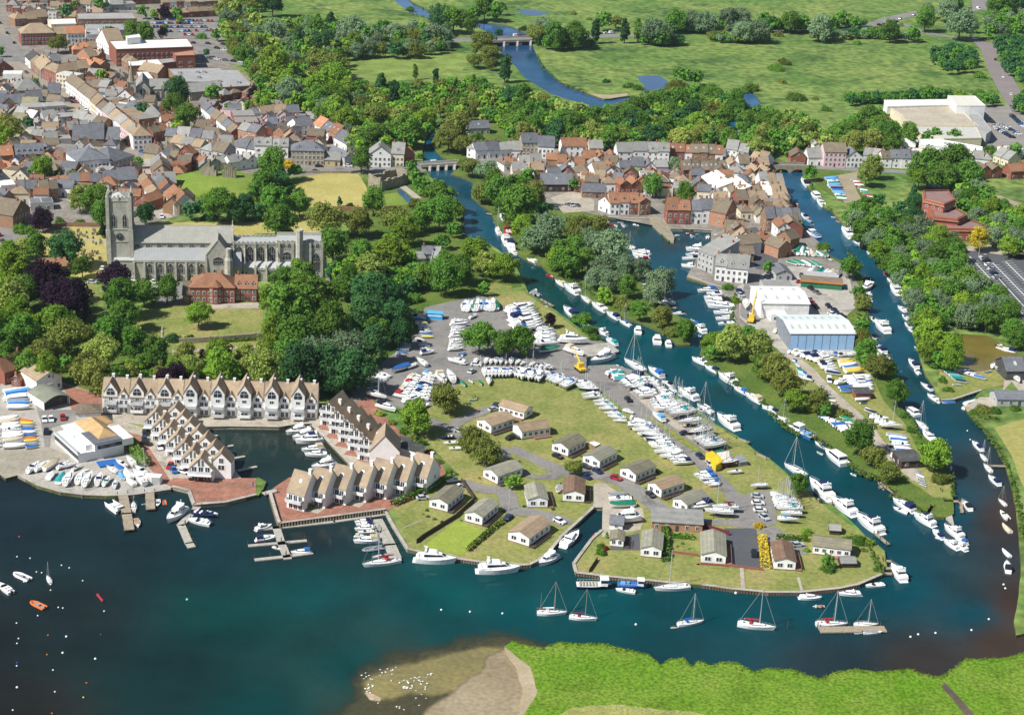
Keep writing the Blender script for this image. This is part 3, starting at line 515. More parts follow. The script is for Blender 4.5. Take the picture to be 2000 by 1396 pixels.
def build_trees():
 T=[]
 for(x,y,r,t,zone,shp)in TREES:
  sh={'t':'tall','tall':'tall','n':'cone','w':'wide','b':'bush',None:None}[shp]
  if sh is None:sh='cone' if t=='c' else('wide' if t in 'so' else('bush' if t=='r' else 'round'))
  name,desc=KIND[t]
  if sh=='tall':name,desc='poplar_tree','tall narrow dark poplar' if t in 'dg' else 'tall narrow light poplar'
  if sh=='bush' and t!='r':name,desc='bush',{'g':'mid-green','b':'bright green','d':'dark green','o':'olive-brown','y':'pale green','s':'silvery','Y':'yellow','p':'purple','c':'dark'}[t]+' rounded bush'
  R0=r/SCL(x,y+r)
  T.append([x,y,r,t,zone,sh,name,desc,R0])
 T.sort(key=lambda q:-q[2]);cnt={};ind=[];mass=[]
 for q in T:
  x,y,r=q[:3];cap={'broadleaf_tree':292,'oak_tree':150,'willow_tree':150}.get(q[6],120)
  if-30<x<2030 and-10<y and cnt.get(q[6],0)<cap:cnt[q[6]]=cnt.get(q[6],0)+1;ind.append(q)
  else:mass.append(q)
 ind.sort(key=lambda q:q[0]);k={};tot={}
 for q in ind:tot[(q[4],q[7])]=tot.get((q[4],q[7]),0)+1
 rnd=random.Random(3)
 for(x,y,r,t,zone,sh,name,desc,R0)in ind:
  hz=1.0 if sh in('tall','cone')else(.75 if sh=='wide' else .95)
  trunk=.42 if sh in('round','wide')else .2
  cz=R0*(hz+(trunk if sh not in('tall','cone')else .15))if sh!='bush' else R0*.3
  cz*=.92;p=G(x,y,LZ+cz)
  n=k.get((zone,desc),0);k[(zone,desc)]=n+1
  lab=f'{desc} {zone}' if tot[(zone,desc)]==1 else f'{ordinal(n)} {desc} from the west {zone}'
  root=new(name,None,None,(p.x,p.y,LZ),rnd.uniform(0,6.28));tag(root,lab,'bush' if name in('bush','red_shrub')else 'tree','trees '+zone if tot[(zone,desc)]>1 else None)
  fine=2 if r>15 else 1
  me=crown_mesh(sh,rnd.randrange(5),fine)
  s=R0*1.02
  if sh=='tall':s=R0
  o=new('crown',me,root,(0,0,cz),0,(s*rnd.uniform(.95,1.08),s*rnd.uniform(.95,1.08),s*rnd.uniform(.98,1.22)))
  o.material_slots[0].link='OBJECT';o.material_slots[0].material=LM[t]
  if sh!='bush':new('trunk',TRUNK[rnd.randrange(4)],root,(0,0,0),0,(R0*1.1,R0*1.1,cz+R0*.2))
 if mass:
  VS,MI=[],[];keys=sorted(LM)
  A={sh:[crown_arrays(50+i,sh,24,15,.17)for i in range(3)]for sh in('round','wide','tall','cone','bush')}
  for(x,y,r,t,zone,sh,name,desc,R0)in mass:
   cz=R0*(1.2 if sh!='bush' else .3);p=G(x,y,LZ+cz);a=rnd.uniform(0,6.28);V=A[sh][rnd.randrange(3)]*R0
   V=V@np.array([[math.cos(a),math.sin(a),0],[-math.sin(a),math.cos(a),0],[0,0,1]])+np.array([p.x,p.y,LZ+cz]);VS.append(V);MI.append(np.full(len(V)//4,keys.index(t)))
  V=np.concatenate(VS)
  o=new('woodland',npmesh('woodland',V,np.arange(len(V)).reshape(-1,4),[LM[q]for q in keys],np.concatenate(MI)))
  tag(o,'mass of smaller trees filling the far woods','woodland',kind='stuff')
 print('TREES',len(ind),'mass',len(mass),cnt)
 #hand-placed trees, by neighbourhood
TR('around the old priory churchyard','e','620,150,85,y 750,170,115,g 790,270,90,g 330,310,85,p 180,400,65,gb 465,330,42,gb 620,340,40,gb 800,400,60,c 500,540,125,d 640,680,75,g 170,530,75,y 280,520,90,g')
TR('on the slope below the castle mound','e','1700,190,125,g 1480,240,70,d 1570,220,70,d 1910,210,90,d 1130,270,75,d 1640,300,60,db 1830,250,80,d')
TR('in the wood west of the priory lawn','e','60,580,90,b 120,720,135,b 360,800,150,p 560,950,140,p 450,900,130,p 900,780,125,p 100,930,125,y 200,880,110,g 140,1040,115,b 40,820,65,b 430,1100,130,b 520,1230,150,o 330,1350,130,o 150,1200,140,g 40,1300,100,g 240,1150,100,b 20,700,80,g -60,900,130,g -80,1150,150,b 860,1180,130,g 680,1200,60,o 60,1400,110,g 200,1440,100,g')
TR('on the priory lawn','e','1300,860,95,g 1120,890,90,g 940,930,130,g 970,1050,115,g 1545,1050,95,b 1200,960,30,gb')
TR('in the garden south of the priory lawn','e','1040,1270,95,g 1220,1340,100,g 800,1340,135,y 1060,1180,50,y 1350,1240,60,db 1440,1370,90,y 1700,1370,115,b 1580,1370,40,p 1900,1370,85,y 1480,1245,50,gb 680,1450,120,o 1120,1460,95,g')
TR('behind the white marina terrace','i','370,80,110,b 740,130,150,o 640,80,90,o 840,190,90,g 1340,170,125,pw 1030,110,90,b 1460,80,110,y 1720,80,140,b 1930,80,100,y 1120,180,50,bb 520,40,70,g')
TR('in the big wood east of the priory','f','60,80,120,g 200,60,100,d 150,190,110,g 340,200,80,g 180,330,120,g 20,250,70,d 550,310,140,o 800,340,110,o 650,170,40,dn 735,205,25,cb 490,200,35,db 1080,320,120,o 1150,400,100,b 1290,300,90,g 600,500,120,g 820,560,90,g 1040,480,70,b 1060,590,130,b 910,700,120,y 1300,760,90,g 1480,660,100,g 1480,770,120,g 1590,700,110,g 1700,580,110,b 1790,660,90,y 1930,680,100,b 1270,570,40,gb 1450,480,60,g 480,640,80,b 350,740,110,g 200,770,80,g 120,930,100,b 260,1040,190,g 450,940,190,g 560,1150,170,g 300,1230,170,g 880,900,150,d 1030,950,150,d 840,1080,150,d 1080,1060,110,d 950,1190,110,g 900,1290,140,d 700,1330,150,s 450,1360,140,s 1120,1200,100,d 100,1330,110,b 1220,930,70,gb 700,850,90,g 150,1180,120,b')
TR('beside the bowling green','f','915,175,90,g 1440,130,110,g 1430,270,115,g 1560,240,75,g 1545,390,60,g 1290,50,70,g 1230,200,50,o 340,110,50,b')
TR('on the yard grass by the river road','f','1740,1225,120,g 1930,1290,90,g 1780,850,55,g')
TR('on the yard grass by the river road','g','70,1250,105,g')
TR('behind the white marina terrace','j','90,90,150,y 330,110,170,d 250,40,150,g 560,60,160,d 750,90,160,d 620,170,110,d')
TR('in the chalet park','j','1470,310,120,o 1240,455,120,b 1700,640,110,o 1800,720,110,o 1980,960,55,b 1700,300,28,yb 960,430,40,yb 1060,500,35,yb 1150,570,40,gb 1210,620,45,yb 1290,660,45,gb 1350,730,40,rb 1420,800,40,yb 1500,880,28,gb 410,1150,45,yb')
TR('in the chalet park','k','480,850,65,o 40,950,50,b 1925,1300,45,Yb 740,1370,26,gn')
TR('beside the chalets','k','310,640,14,yb 585,700,16,gb 600,690,12,Yb 830,720,15,gb 1125,880,16,gb 1140,900,12,rb 1385,1000,15,gb 1580,1130,16,gb 320,1175,15,gb 95,1150,14,db 590,1120,14,gb 385,1110,13,yb 220,560,14,gb 540,760,12,db 700,870,12,gb 985,960,12,ob 440,700,12,gb 30,560,15,gb 1040,1010,12,gb 820,900,12,gb 530,800,11,rb')
TR('beside the western chalets','j','2005,590,15,gb 1700,560,14,gb 1620,1000,15,gb 1660,1040,13,ob 1330,1180,18,gb 1300,1210,15,yb 1390,1250,16,gb 1450,1270,14,rb 1340,1230,15,db 1930,1190,14,gb 1600,1260,12,gb 1740,930,13,yb 1900,960,13,gb 1560,900,16,gb')
TR('in the bungalow flower beds','o','960,170,13,yb 1170,190,13,gb 1450,220,12,rb 1330,60,14,gb 1290,80,12,ob 1380,100,12,gb 860,100,12,gb')
TR('among the bungalow gardens at the point','o','700,130,45,gb 690,80,35,gb 725,100,30,rb')
TR('among the bungalow gardens at the point','q','460,190,60,g 470,260,55,gb 300,110,30,bb 745,110,28,ob 700,40,60,gb 600,40,50,gb 850,260,30,gb')
TR('on the spit between the rivers','k','1950,60,80,g')
TR('on the spit between the rivers','l','60,80,120,o 130,190,110,o 200,320,85,b 390,330,90,o 340,400,35,Yb 450,400,50,g 600,430,55,ob 720,620,115,g 830,760,90,o 950,880,85,ow 1300,750,120,b 1350,940,80,ob 1010,270,95,g 860,60,100,o 960,90,60,g 790,20,70,g 240,980,75,g 1060,440,45,gb 1120,560,40,gb 300,1350,45,bb 1180,660,35,gb')
TR('on the willow island','g','60,190,150,g 150,120,100,o 30,80,100,g 250,250,70,d 80,380,85,b 300,370,110,s 210,470,120,s 160,450,90,b 560,400,120,o 660,380,100,o 760,520,150,s 640,540,110,s 550,630,90,g 430,640,110,g 340,620,80,b 450,740,60,gb 720,680,100,s 850,690,90,s 650,770,80,s 780,790,90,s 900,830,80,g 720,900,70,b 1000,700,80,s 1150,800,105,s 1110,900,90,s 860,980,80,ob 1000,1020,75,g 1170,1070,85,o 1350,1170,80,g 1250,1190,70,ob 620,470,90,s 480,540,90,g 390,560,80,g')
TR('at the boatyard waterfront','g','540,1090,70,gb 600,1170,60,gb 640,1230,50,gb 170,1050,45,gb 300,1100,50,p 1850,1240,90,g 1910,1290,120,y 1700,1280,120,y 1550,1270,80,b 1560,1350,60,g 1680,840,50,gb 1740,940,50,bb 1990,680,50,g')
TR('on the willow island','f','1760,110,80,o 1890,90,110,g 1960,200,100,g 1990,320,60,o 1860,30,90,g')
TR('among the waterside houses','g','1100,50,75,g 1350,110,80,g 480,40,50,g 540,75,40,gb 60,20,60,g 1190,180,20,gb')
TR('among the waterside houses','c','980,1350,45,y 1280,1290,70,s 130,1370,70,g 880,1130,45,g 1180,1130,55,g')
TR('by the east river bank','h','640,680,80,g 740,960,60,o 700,880,55,g 740,1140,70,g 760,1340,90,g 720,1240,70,o 430,530,50,gb 1250,1210,120,b 1350,1300,100,b 1440,1330,95,b 1230,1340,80,b 1640,465,80,Y 700,290,95,g 860,170,60,d 780,220,85,g 910,330,100,g 1135,110,70,dt 1140,190,75,d 1140,290,80,d 1030,230,60,d 1890,1180,85,g 1960,1240,80,g')
TR('by the east river bank','l','1330,10,70,g 1430,20,80,b 1290,60,40,gb 1360,170,40,gb 1680,400,60,yb 1780,410,45,gb 1600,420,40,gb 1920,390,40,gb 1400,240,40,gb')
WOOD('in the wood along the east river','h','620,300 900,330 1240,400 1500,490 1450,640 1560,760 1720,820 1840,950 1890,1090 1700,1110 1340,1090 1330,1190 1150,1180 1110,950 1050,830 900,620 740,450','ggsbgs',3.3,6.4,.95,2)
WOOD('behind the red brick offices','h','1350,0 1620,50 1780,240 2100,330 2200,640 1990,560 1850,550 1700,440 1560,270 1400,60','ggbs',3.3,5.5,.95,3)
WOOD('in the wood left of the river bend','b','0,200 180,180 480,170 820,200 830,330 700,430 680,560 740,760 900,860 1300,850 1380,980 1300,1100 1100,1130 760,1160 700,1040 560,940 350,860 60,840 0,700','ggobysgb',3.7,6.8,1.0,4)
WOOD('on the town side of the wood','a','1720,60 2000,0 2000,600 1900,520 1750,300','goys',4.1,7.6,1,5)
WOOD('along the bypass embankment','b','940,240 1500,240 1500,380 1200,420 850,410 840,300','gdsog',3.3,6.0,1,6)
WOOD('in the riverside scrub','b','740,660 950,680 1300,680 1700,640 1900,700 2000,780 2000,1000 1800,940 1650,900 1430,880 1400,830 1000,850 780,760','ggobyg',2.5,5.1,1.0,7)
WOOD('in the wood behind the bridge street','c','-20,720 130,730 420,850 560,890 700,880 900,840 1010,830 1180,760 1500,720 1740,760 1790,860 1660,930 1640,1000 1700,1120 1400,1120 1000,1110 700,1130 500,1120 330,1100 60,1060 0,1060','oggyggybgd',3.7,6.8,.95,8)
WOOD('in the wood behind the bridge street','c','1780,900 1990,880 1990,1180 1790,1150','gggy',3.7,6.4,.95,9)
WOOD('behind the east bridge houses','d','0,900 250,920 420,1050 600,1010 700,930 850,890 900,950 1000,1020 1020,1120 800,1160 560,1140 350,1120 60,1180 0,1180','oggyg',3.7,6.4,.95,10)
WOOD('in the meadow hollow','d','1290,410 1400,380 1560,390 1610,480 1560,540 1400,540 1290,470','dgd',3.3,5.1,.9,11)
WOOD('beside the bypass junction','d','1700,130 2100,90 2100,260 1720,250','gsg',4.1,6.8,.95,12)
WOOD('beside the east road','d','1800,340 2100,290 2100,700 1930,560 1850,540','dgd',4.1,6.8,.9,13)
WOOD('beside the east road','d','1930,780 2100,700 2100,880 1950,850','dog',3.3,5.1,1,14)
TR('along the bypass road','c','260,230,90,s 330,280,90,g 480,270,90,g 200,260,80,o 560,290,60,g 650,250,85,dt 880,250,85,dt 980,240,80,gt 1110,240,105,s 1170,280,70,g 1280,160,80,g 1230,180,70,s 1400,170,75,s 1520,180,80,s 1690,140,80,s 1790,140,75,s 1790,250,80,s 1930,240,90,s 1970,140,50,g 720,160,70,g 810,170,50,o 90,225,40,db 1300,310,40,gb 170,240,50,o')
TR('along the bypass road','d','20,180,65,g 170,170,75,g 270,180,65,g 410,220,100,s 500,180,60,g 580,150,65,g 680,180,60,gw 960,240,75,g 1130,260,60,g 640,255,40,db 760,255,40,gb 890,270,30,gb 1500,190,115,s 1230,150,80,g 1400,80,90,s 1450,40,80,g 1240,80,60,s 1610,200,50,g 1800,30,90,g 1950,30,80,d 80,275,40,ob 700,340,30,gb')
WOOD('in the bypass scrub','c','190,300 330,310 600,320 640,345 400,365 200,340','gdog',2.5,4.5,.8,21)
WOOD('in the bypass scrub','c','1000,290 1320,300 1320,330 1020,330','gd',2.5,4,.8,22)
WOOD('in the bypass scrub','c','1520,280 1700,270 2000,275 2000,310 1720,315 1540,300','gso',2.2,4,.8,23)
WOOD('north of the bypass','c','1180,180 1330,190 1340,230 1200,235','sg',2.5,4.2,.7,24)
WOOD('north of the bypass','c','1350,170 1600,190 2000,190 2000,220 1380,232','sgds',2.5,4.2,.7,25)
WOOD('north of the bypass','d','-20,180 300,190 330,222 0,225','sgd',2.5,4.2,.7,26)
WOOD('north of the bypass','d','460,170 760,180 700,200 480,205','sgd',2.5,4.2,.7,27)
WOOD('in the bypass scrub','d','380,255 900,245 1000,275 1180,280 1150,300 880,290 600,280 340,290','gdos',2.2,4,.8,28)
WOOD('beside the estate back fence','d','620,760 900,750 1380,730 1380,750 900,780 640,800','gd',2.5,4,.8,29)
WOOD('beside the estate back fence','d','1600,740 1760,760 1790,800 1720,800','gd',2.5,4,.8,30)
WOOD('along the marina garden wall','i','500,60 1100,150 1500,120 1994,120 1994,170 900,190','gbyo',2.5,4.5,.9,31)
WOOD('under the tall wood by the priory','f','1150,560 1300,720 1200,880 1000,1000 700,900 560,720 900,640','gbd',2.5,4.2,.9,32)
TR('in the open meadow','d','220,760,70,gb 650,770,65,gb 1650,590,50,gb 370,770,25,yb 1240,715,60,gb 1300,740,50,gb 1400,730,50,gb 1500,740,50,bb 1650,740,60,gb 850,770,50,gb 940,760,50,gb 450,855,40,gb 60,530,60,gb 110,640,35,yb 130,490,50,ob')
TR('in the open meadow','c','735,635,30,db 910,670,45,gb 470,105,32,yb 770,155,25,ob 1340,600,70,g 1440,600,60,g 1290,690,80,o 1860,690,65,gb 600,150,25,ob 1300,560,60,gb 980,690,40,gb')
TR('at the north river bend','b','130,20,90,d 1440,140,90,d 1540,150,90,g 1650,170,80,g 1780,60,80,g 1700,100,60,g 1860,90,70,g 1200,75,35,gb 1760,340,100,o 1820,420,80,o 1700,470,60,o 1830,500,50,o 1940,540,100,dt 1900,60,50,g 1890,250,35,db')
TR('in the bypass tree belt','b','150,260,90,s 330,330,110,dt 250,350,80,s 470,230,75,g 580,190,90,dt 520,330,90,d 740,220,105,s 700,330,80,s 990,220,70,g 1080,250,80,s 1230,200,50,s 1380,270,90,s 1440,280,80,s 620,370,60,s 780,400,60,s 400,300,70,s')
TR('in the wood left of the river bend','b','540,500,120,o 150,520,120,b 270,700,110,s 590,640,110,b 640,870,110,b 700,960,100,b 920,920,105,o 1060,900,60,o 1180,1020,110,g 1080,1040,90,o 1330,930,80,b 1140,870,70,b 870,1080,90,g 1240,570,50,gt 1400,600,60,dt 970,650,90,dt 1075,730,100,dt 870,790,50,gn 790,790,50,gn 1170,760,60,g')
TR('by the mill stream','b','1560,1000,110,y 1500,1080,100,o 1600,1120,80,o 1610,820,70,yn 1720,1070,50,gb 1430,1060,50,g 1660,1300,80,o 1800,1330,80,s 1210,1300,55,g 1120,1310,30,oc 1240,1370,60,g 1280,1220,40,gb 820,1250,85,g 130,1290,110,g 310,1340,60,g 260,1290,45,Y'.replace('30,oc','30,o'))
TR('in the old town','a','450,340,70,o 850,250,50,g 1040,260,80,g 1130,270,80,g 780,590,50,b 860,590,40,g 780,30,60,g 590,60,50,o 520,90,60,d 1285,215,30,g 1270,260,40,p 1680,270,45,g 1610,410,30,d 270,650,45,g 60,1000,110,o 40,1080,80,b 210,970,60,d 1380,720,100,d 1660,720,70,g 1350,830,80,g 1450,900,90,g 1390,1000,65,b 1110,860,60,d 1075,1260,45,g 330,1320,90,b 200,1370,60,g 380,1050,35,b 1780,840,40,g 560,1370,50,g 450,1370,50,g 0,400,40,g 1940,830,50,g 1970,740,50,p 1500,1010,40,b 900,1390,40,g 1110,90,50,g 1200,110,40,b 1280,90,50,p 1380,100,50,g 380,110,50,gb 300,110,40,gb 440,100,50,gb 1400,155,30,b 1570,290,40,gb')
TR('beside the estate sheds','d','1100,1040,80,g 1300,1050,60,g 1450,1060,60,g 1240,1070,50,g 1260,1300,140,g 1450,1270,130,g 1560,1350,110,g 1350,1370,120,g 1180,1370,90,b 1170,770,30,gb 820,1300,80,y 330,1340,60,g 770,1360,80,y 1480,1200,80,g 1930,1170,60,g 1750,1180,60,gb 850,1000,90,g 920,1060,90,g 960,1130,80,g')
def hedge(label,c,s,wd,h,t='h',name='hedge'):
 P=[G(*q)for q in pts(c,s)];r=np.random.RandomState(int(P[0].x*10)%9999);V=[]
 for a,b in zip(P[:-1],P[1:]):
  d=b-a;L_=d.length;d.normalize();q=Vector((-d.y,d.x,0));n=int(L_*(wd+2*h)*5)
  for _ in range(n):
   u=r.uniform(0,L_);f=r.randint(3)
   if f==0:p=a+d*u+q*r.uniform(-wd/2,wd/2)+Vector((0,0,h));nn=Vector((0,0,1))
   else:sg=1 if f==1 else-1;p=a+d*u+q*sg*wd/2+Vector((0,0,r.uniform(0,h)));nn=q*sg
   nn=(nn+Vector(r.normal(size=3))*.35).normalized();p+=Vector(r.normal(size=3))*.08
   e=nn.orthogonal().normalized()*.34;g_=nn.cross(e);V+=[p-e,p-g_,p+e,p+g_]
 V=np.array([tuple(v)for v in V]);o=new(name,npmesh(name,V,np.arange(len(V)).reshape(-1,4),[LM[t]]));return tag(o,label,'hedge')
def build_hedges():
 hedge('tall clipped green hedge curving behind the marina houses toward the quay','j','1510,920 1400,1010 1200,1090 1060,1150',1.6,1.8)
 hedge('long dark hedge between the two mown chalet plots','j','1930,1270 1800,1370 1650,1500',1.1,1.3)
 hedge('thick green hedge beside the grey-roofed waterside bungalow','o','1190,-40 1195,180',2.2,1.8)
 hedge('green hedge running across the bungalow garden','o','1240,10 1420,25',1.8,1.2)
 hedge('bright yellow clipped hedge beside the dark paved court','o','1945,20 1975,260',2.4,1.6,'Y')
 hedge('low green hedge behind the long white bungalow','q','60,20 320,40',1.8,1.3)
 hedge('green hedge leading to the river behind the point bungalow','q','630,20 820,80',2.2,1.3,'b')
 hedge('dark green hedge between club boats and brick court','i','1010,660 1060,760 1130,850',3.2,2.6,'g')
 hedge('clipped hedge below the small red-roofed cottage','e','480,790 650,800',3,1.5)
 hedge('low hedge beside the bungalow with porthole roof','o','1290,20 1420,30'.replace('1290,20 1420,30','1170,200 1230,190'),1.2,1)
 hedge('green hedge along the priory garden wall','e','1640,1275 1994,1255',1.5,1)
 #BOATS
M_gel=mat('white_gelcoat',(.80,.80,.78),.25,.04,.6,.5);M_cream=mat('cream_gelcoat',(.72,.66,.50),.3,.05,.6,.5)
M_deck=mat('deck_grey',(.62,.62,.60),.6,.08,1);M_teak=mat('teak_deck',(.40,.27,.15),.7,.15,2);M_anti=mat('antifouling_blue',(.03,.06,.13),.7,.2,1)
M_antir=mat('antifouling_red',(.20,.035,.025),.7,.2,1);M_navyh=mat('navy_hull_paint',(.012,.02,.06),.25,.1,1,.5);M_glass=mat('dark_glass',(.015,.02,.028),.08,.1,1,.6)
M_alu=mat('mast_alloy',(.62,.62,.62),.4,.05,1,.5,metal=.3);M_rope=mat('rigging',(.35,.36,.36),.6);M_spar=mat('varnished_spar',(.34,.20,.08),.5,.1)
CLO={'navy':(.012,.022,.075),'blue':(.025,.12,.36),'black':(.015,.017,.022),'green':(.01,.17,.09),'grey':(.23,.25,.27),'white':(.72,.72,.70),'red':(.33,.03,.035),'teal':(.02,.28,.30),'beige':(.50,.43,.30),'sky':(.12,.33,.58),'orange':(.62,.14,.03),'yellow':(.62,.45,.05),'burgundy':(.17,.02,.04)}
M_clo={k:mat(k+'_canvas',v,.85,.12,1.2,.2,fine=3)for k,v in CLO.items()}
def hull(mb,L,B,fb,dr,x0=None,fine=2.2,tr=.82,ms=(0,0,1,1),n=9,sheer=.28,deckm=2,deck=True,inset=0):
 G_,C_,K_=[],[],[];R_=[]
 for i in range(n):
  t=i/(n-1);u=max(0,(t-.32)/.68);b=B/2*(tr+(1-tr)*min(1,t/.32)if t<.32 else 1-u**fine);b=max(b,.03)
  z=fb*(1+sheer*t*t);x=-L/2+L*t;cx=x-(L*.07)*(t**3);kx=x-(L*.13)*(t**3)
  R_.append([(x,-b,z),(cx,-b*(.86-.25*t),-.05),(kx,0,-dr*(1-.5*t)),(cx,b*(.86-.25*t),-.05),(x,b,z)])
 v0=len(mb.v);k=5
 for r in R_:mb.v+=r
 for a in range(n-1):
  for i in range(4):
   mb.f.append((v0+a*k+i,v0+a*k+i+1,v0+(a+1)*k+i+1,v0+(a+1)*k+i)[::-1]);mb.m.append(ms[0]if i in(0,3)else ms[2])
 mb.f.append(tuple(v0+i for i in range(5)));mb.m.append(ms[0])
 if deck:
  for a in range(n-1):
   l0,r0,l1,r1=R_[a][4],R_[a][0],R_[a+1][4],R_[a+1][0]
   m0=(l0[0],0,l0[2]+.06);m1=(l1[0],0,l1[2]+.06)
   mb.face([r0,r1,m1,m0],deckm);mb.face([m0,m1,l1,l0],deckm)
 return R_
def hullz(fb,t,sheer=.28):return fb*(1+sheer*t*t)
def cabin(mb,xs,ws,zs,ztop,m=0,slope=.25,wm=None):
 (xa,xf),(wa,wf),(za,zf)=xs,ws,zs
 lo=[(xa,-wa,za),(xf,-wf,zf),(xf,wf,zf),(xa,wa,za)];h=ztop-za
 hi=[(xa+slope*.3,-wa*.86,ztop),(xf-slope*1.5*h-.2,-wf*.8,ztop-.08),(xf-slope*1.5*h-.2,wf*.8,ztop-.08),(xa+slope*.3,wa*.86,ztop)]
 mb.rings([lo,hi],m)
 return lo,hi
def band(lo,hi,a=.35,b=.85,out=.03):
 mb=MB();c=Vector((0,0,0))
 for p in lo+hi:c+=Vector(p)/8
 for i in range(4):
  j=(i+1)%4;P=[Vector(lo[i]).lerp(Vector(hi[i]),a),Vector(lo[j]).lerp(Vector(hi[j]),a),Vector(lo[j]).lerp(Vector(hi[j]),b),Vector(lo[i]).lerp(Vector(hi[i]),b)]
  n=(P[1]-P[0]).cross(P[3]-P[0]).normalized();mid=sum(P,Vector())/4
  if n.dot(mid-c)<0:n=-n
  mb.face([mid+(p-mid)*.93+n*out for p in P])
 return mb
BP={}
def boat_proto(kind,v):
 if(kind,v)in BP:return BP[(kind,v)]
 parts=[];ad=parts.append
 if kind in('cruiser','flybridge','daycruiser'):
  fl=kind=='flybridge';mb=MB();B=3.5 if not fl else 3.9
  hull(mb,10,B,1.15 if not fl else 1.45,.5,ms=(0,0,1,1),fine=2.4)
  fb=1.15 if not fl else 1.45
  mb.box(-5.7,-4.95,-B*.36,B*.36,.05,.32,2)
  ad(('hull',mb,[M_gel,M_anti,M_gel]))
  c=MB();c.box(-4.7,-1.9,-B*.34,B*.34,fb*.6,fb+.09,0);ad(('cockpit',c,[M_teak if v in('beige','white')else M_deck]))
  mb=MB();lo,hi=cabin(mb,(-2.2 if not fl else-3.2,2.9),(B*.38,B*.2),(fb,fb*1.12),fb+(1.0 if not fl else 1.35),0,.75)
  mb.box(-4.75,-4.25,-B*.4,B*.4,fb,fb+.35,0)
  mb.box(-4.3,-2.2,-B*.44,-B*.36,fb,fb+.4,0);mb.box(-4.3,-2.2,B*.36,B*.44,fb,fb+.4,0)
  if fl:
   lo2,hi2=cabin(mb,(-3.0,.6),(B*.36,B*.3),(fb+1.35,fb+1.27),fb+1.95,0,.5)
   mb.tube((-2.6,0,fb+1.9),(-2.9,0,fb+3.0),.06,0,5);mb.ball((-2.9,0,fb+3.05),.18,0)
   mb.box(-2.8,-2.3,-1.3,1.3,fb+1.9,fb+2.45,0)
  else:mb.box(-2.0,-1.7,-B*.36,B*.36,fb+.8,fb+1.35,0);mb.tube((-1.9,.5,fb+1.3),(-2.2,.5,fb+2.2),.025,0,4)
  ad(('cabin',mb,[M_gel]));ad(('window',band(lo,hi,.4,.88),[M_glass]))
  if v!='none':
   c=MB();z0=fb+(.98 if not fl else 1.9);xa=-4.6;xb=-1.7 if not fl else-.6
   if fl:c.rings([[(-2.2,-1.2,fb+1.93),(.2,-1,fb+1.9),(.2,1,fb+1.9),(-2.2,1.2,fb+1.93)],[(-2.1,-1.05,fb+2.3),(-.2,-.9,fb+2.25),(-.2,.9,fb+2.25),(-2.1,1.05,fb+2.3)]])
   else:c.rings([[(xa,-B*.42,fb+.3),(xb,-B*.4,fb+.45),(xb,B*.4,fb+.45),(xa,B*.42,fb+.3)],[(xa+.3,-B*.36,z0+.55),(xb+.1,-B*.34,z0+.75),(xb+.1,B*.34,z0+.75),(xa+.3,B*.36,z0+.55)]])
   ad(('canopy',c,[M_clo[v]]))
  r=MB()
  for s in(-1,1):
   P=[(-.5+i*1.05,s*B/2*(1-max(0,((-.5+i*1.05+5)/10-.32)/.68)**2.4)*.93,hullz(fb,(4.5+i*1.05)/10)+.55)for i in range(6)]
   for a,b in zip(P[:-1],P[1:]):r.tube(a,b,.03,0,4)
   for p in P:r.tube((p[0],p[1],p[2]-.6),p,.022,0,4)
  ad(('rail',r,[M_alu]))
 elif kind in('yacht','yacht_ashore','yacht_mastless','ketch'):
  mb=MB();hm={'navyhull':M_navyh,'redhull':M_antir,'bluehull':M_clo['sky']}.get(v,M_gel);ash=kind.startswith('yacht_')
  hull(mb,10,3.1,.95,.35 if not ash else .55,ms=(0,0,1,1),fine=1.9,tr=.62,sheer=.18,deckm=2,n=11)
  if ash:mb.rings([[(-1.3,-.12,-.4),(1.2,-.1,-.4),(1.2,.1,-.4),(-1.3,.12,-.4)],[(-.9,-.2,-1.75),(.7,-.14,-1.75),(.7,.14,-1.75),(-.9,.2,-1.75)]],1);mb.box(-4.6,-4.2,-.05,.05,-1.2,0,1)
  ad(('hull',mb,[hm,M_anti if v!='red' else M_antir,M_deck]))
  c=MB();lo,hi=cabin(c,(-1.5,2.6),(1.0,.45),(.98,1.05),1.45,0,.7);ad(('coachroof',c,[M_gel]));ad(('window',band(lo,hi,.3,.75,.02),[M_glass]))
  c=MB();c.box(-4.3,-1.6,-.62,.62,.6,1.0,1,bottom=True);c.box(-4.4,-1.5,-.95,-.62,.9,1.2,0);c.box(-4.4,-1.5,.62,.95,.9,1.2,0);c.tube((-3.7,0,1.0),(-3.7,0,1.65),.3,0,6);ad(('cockpit',c,[M_gel,M_teak]))
  cov=v if v in M_clo else{'navyhull':'white','redhull':'white','bluehull':'blue'}.get(v,'none')
  if cov!='none':c=MB();c.rings([[(-2.0,-.85,1.4),(-.9,-.85,1.4),(-.9,.85,1.4),(-2.0,.85,1.4)],[(-1.9,-.75,1.95),(-1.2,-.7,1.9),(-1.2,.7,1.9),(-1.9,.75,1.95)]]);ad(('sprayhood',c,[M_clo[cov]]))
  spm=M_spar if v in('burgundy','redhull','spar')or kind=='ketch' else M_alu
  if kind!='yacht_mastless':
   mb=MB();H=12.2;mb.tube((.7,0,1.4),(.7,0,H),.11,0,6,.08);mb.tube((.7,-.75,7.2),(.7,.75,7.2),.035,0,4);mb.tube((.7,-.5,10),(.7,.5,10),.03,0,4);ad(('mast',mb,[spm]))
   mb=MB();mb.tube((.55,0,2.3),(-3.4,0,2.35),.08,0,6)
   if cov!='none':mb.tube((.5,0,2.5),(-3.2,0,2.48),.26,1,7,.15)
   ad(('boom',mb,[spm,M_clo.get(cov,M_gel)]))
   mb=MB()
   for p in((4.9,0,1.15),(-4.8,0,1.0)):mb.tube(p,(.7,0,H-.05),.028 if p[0]<0 else .06,0,3)
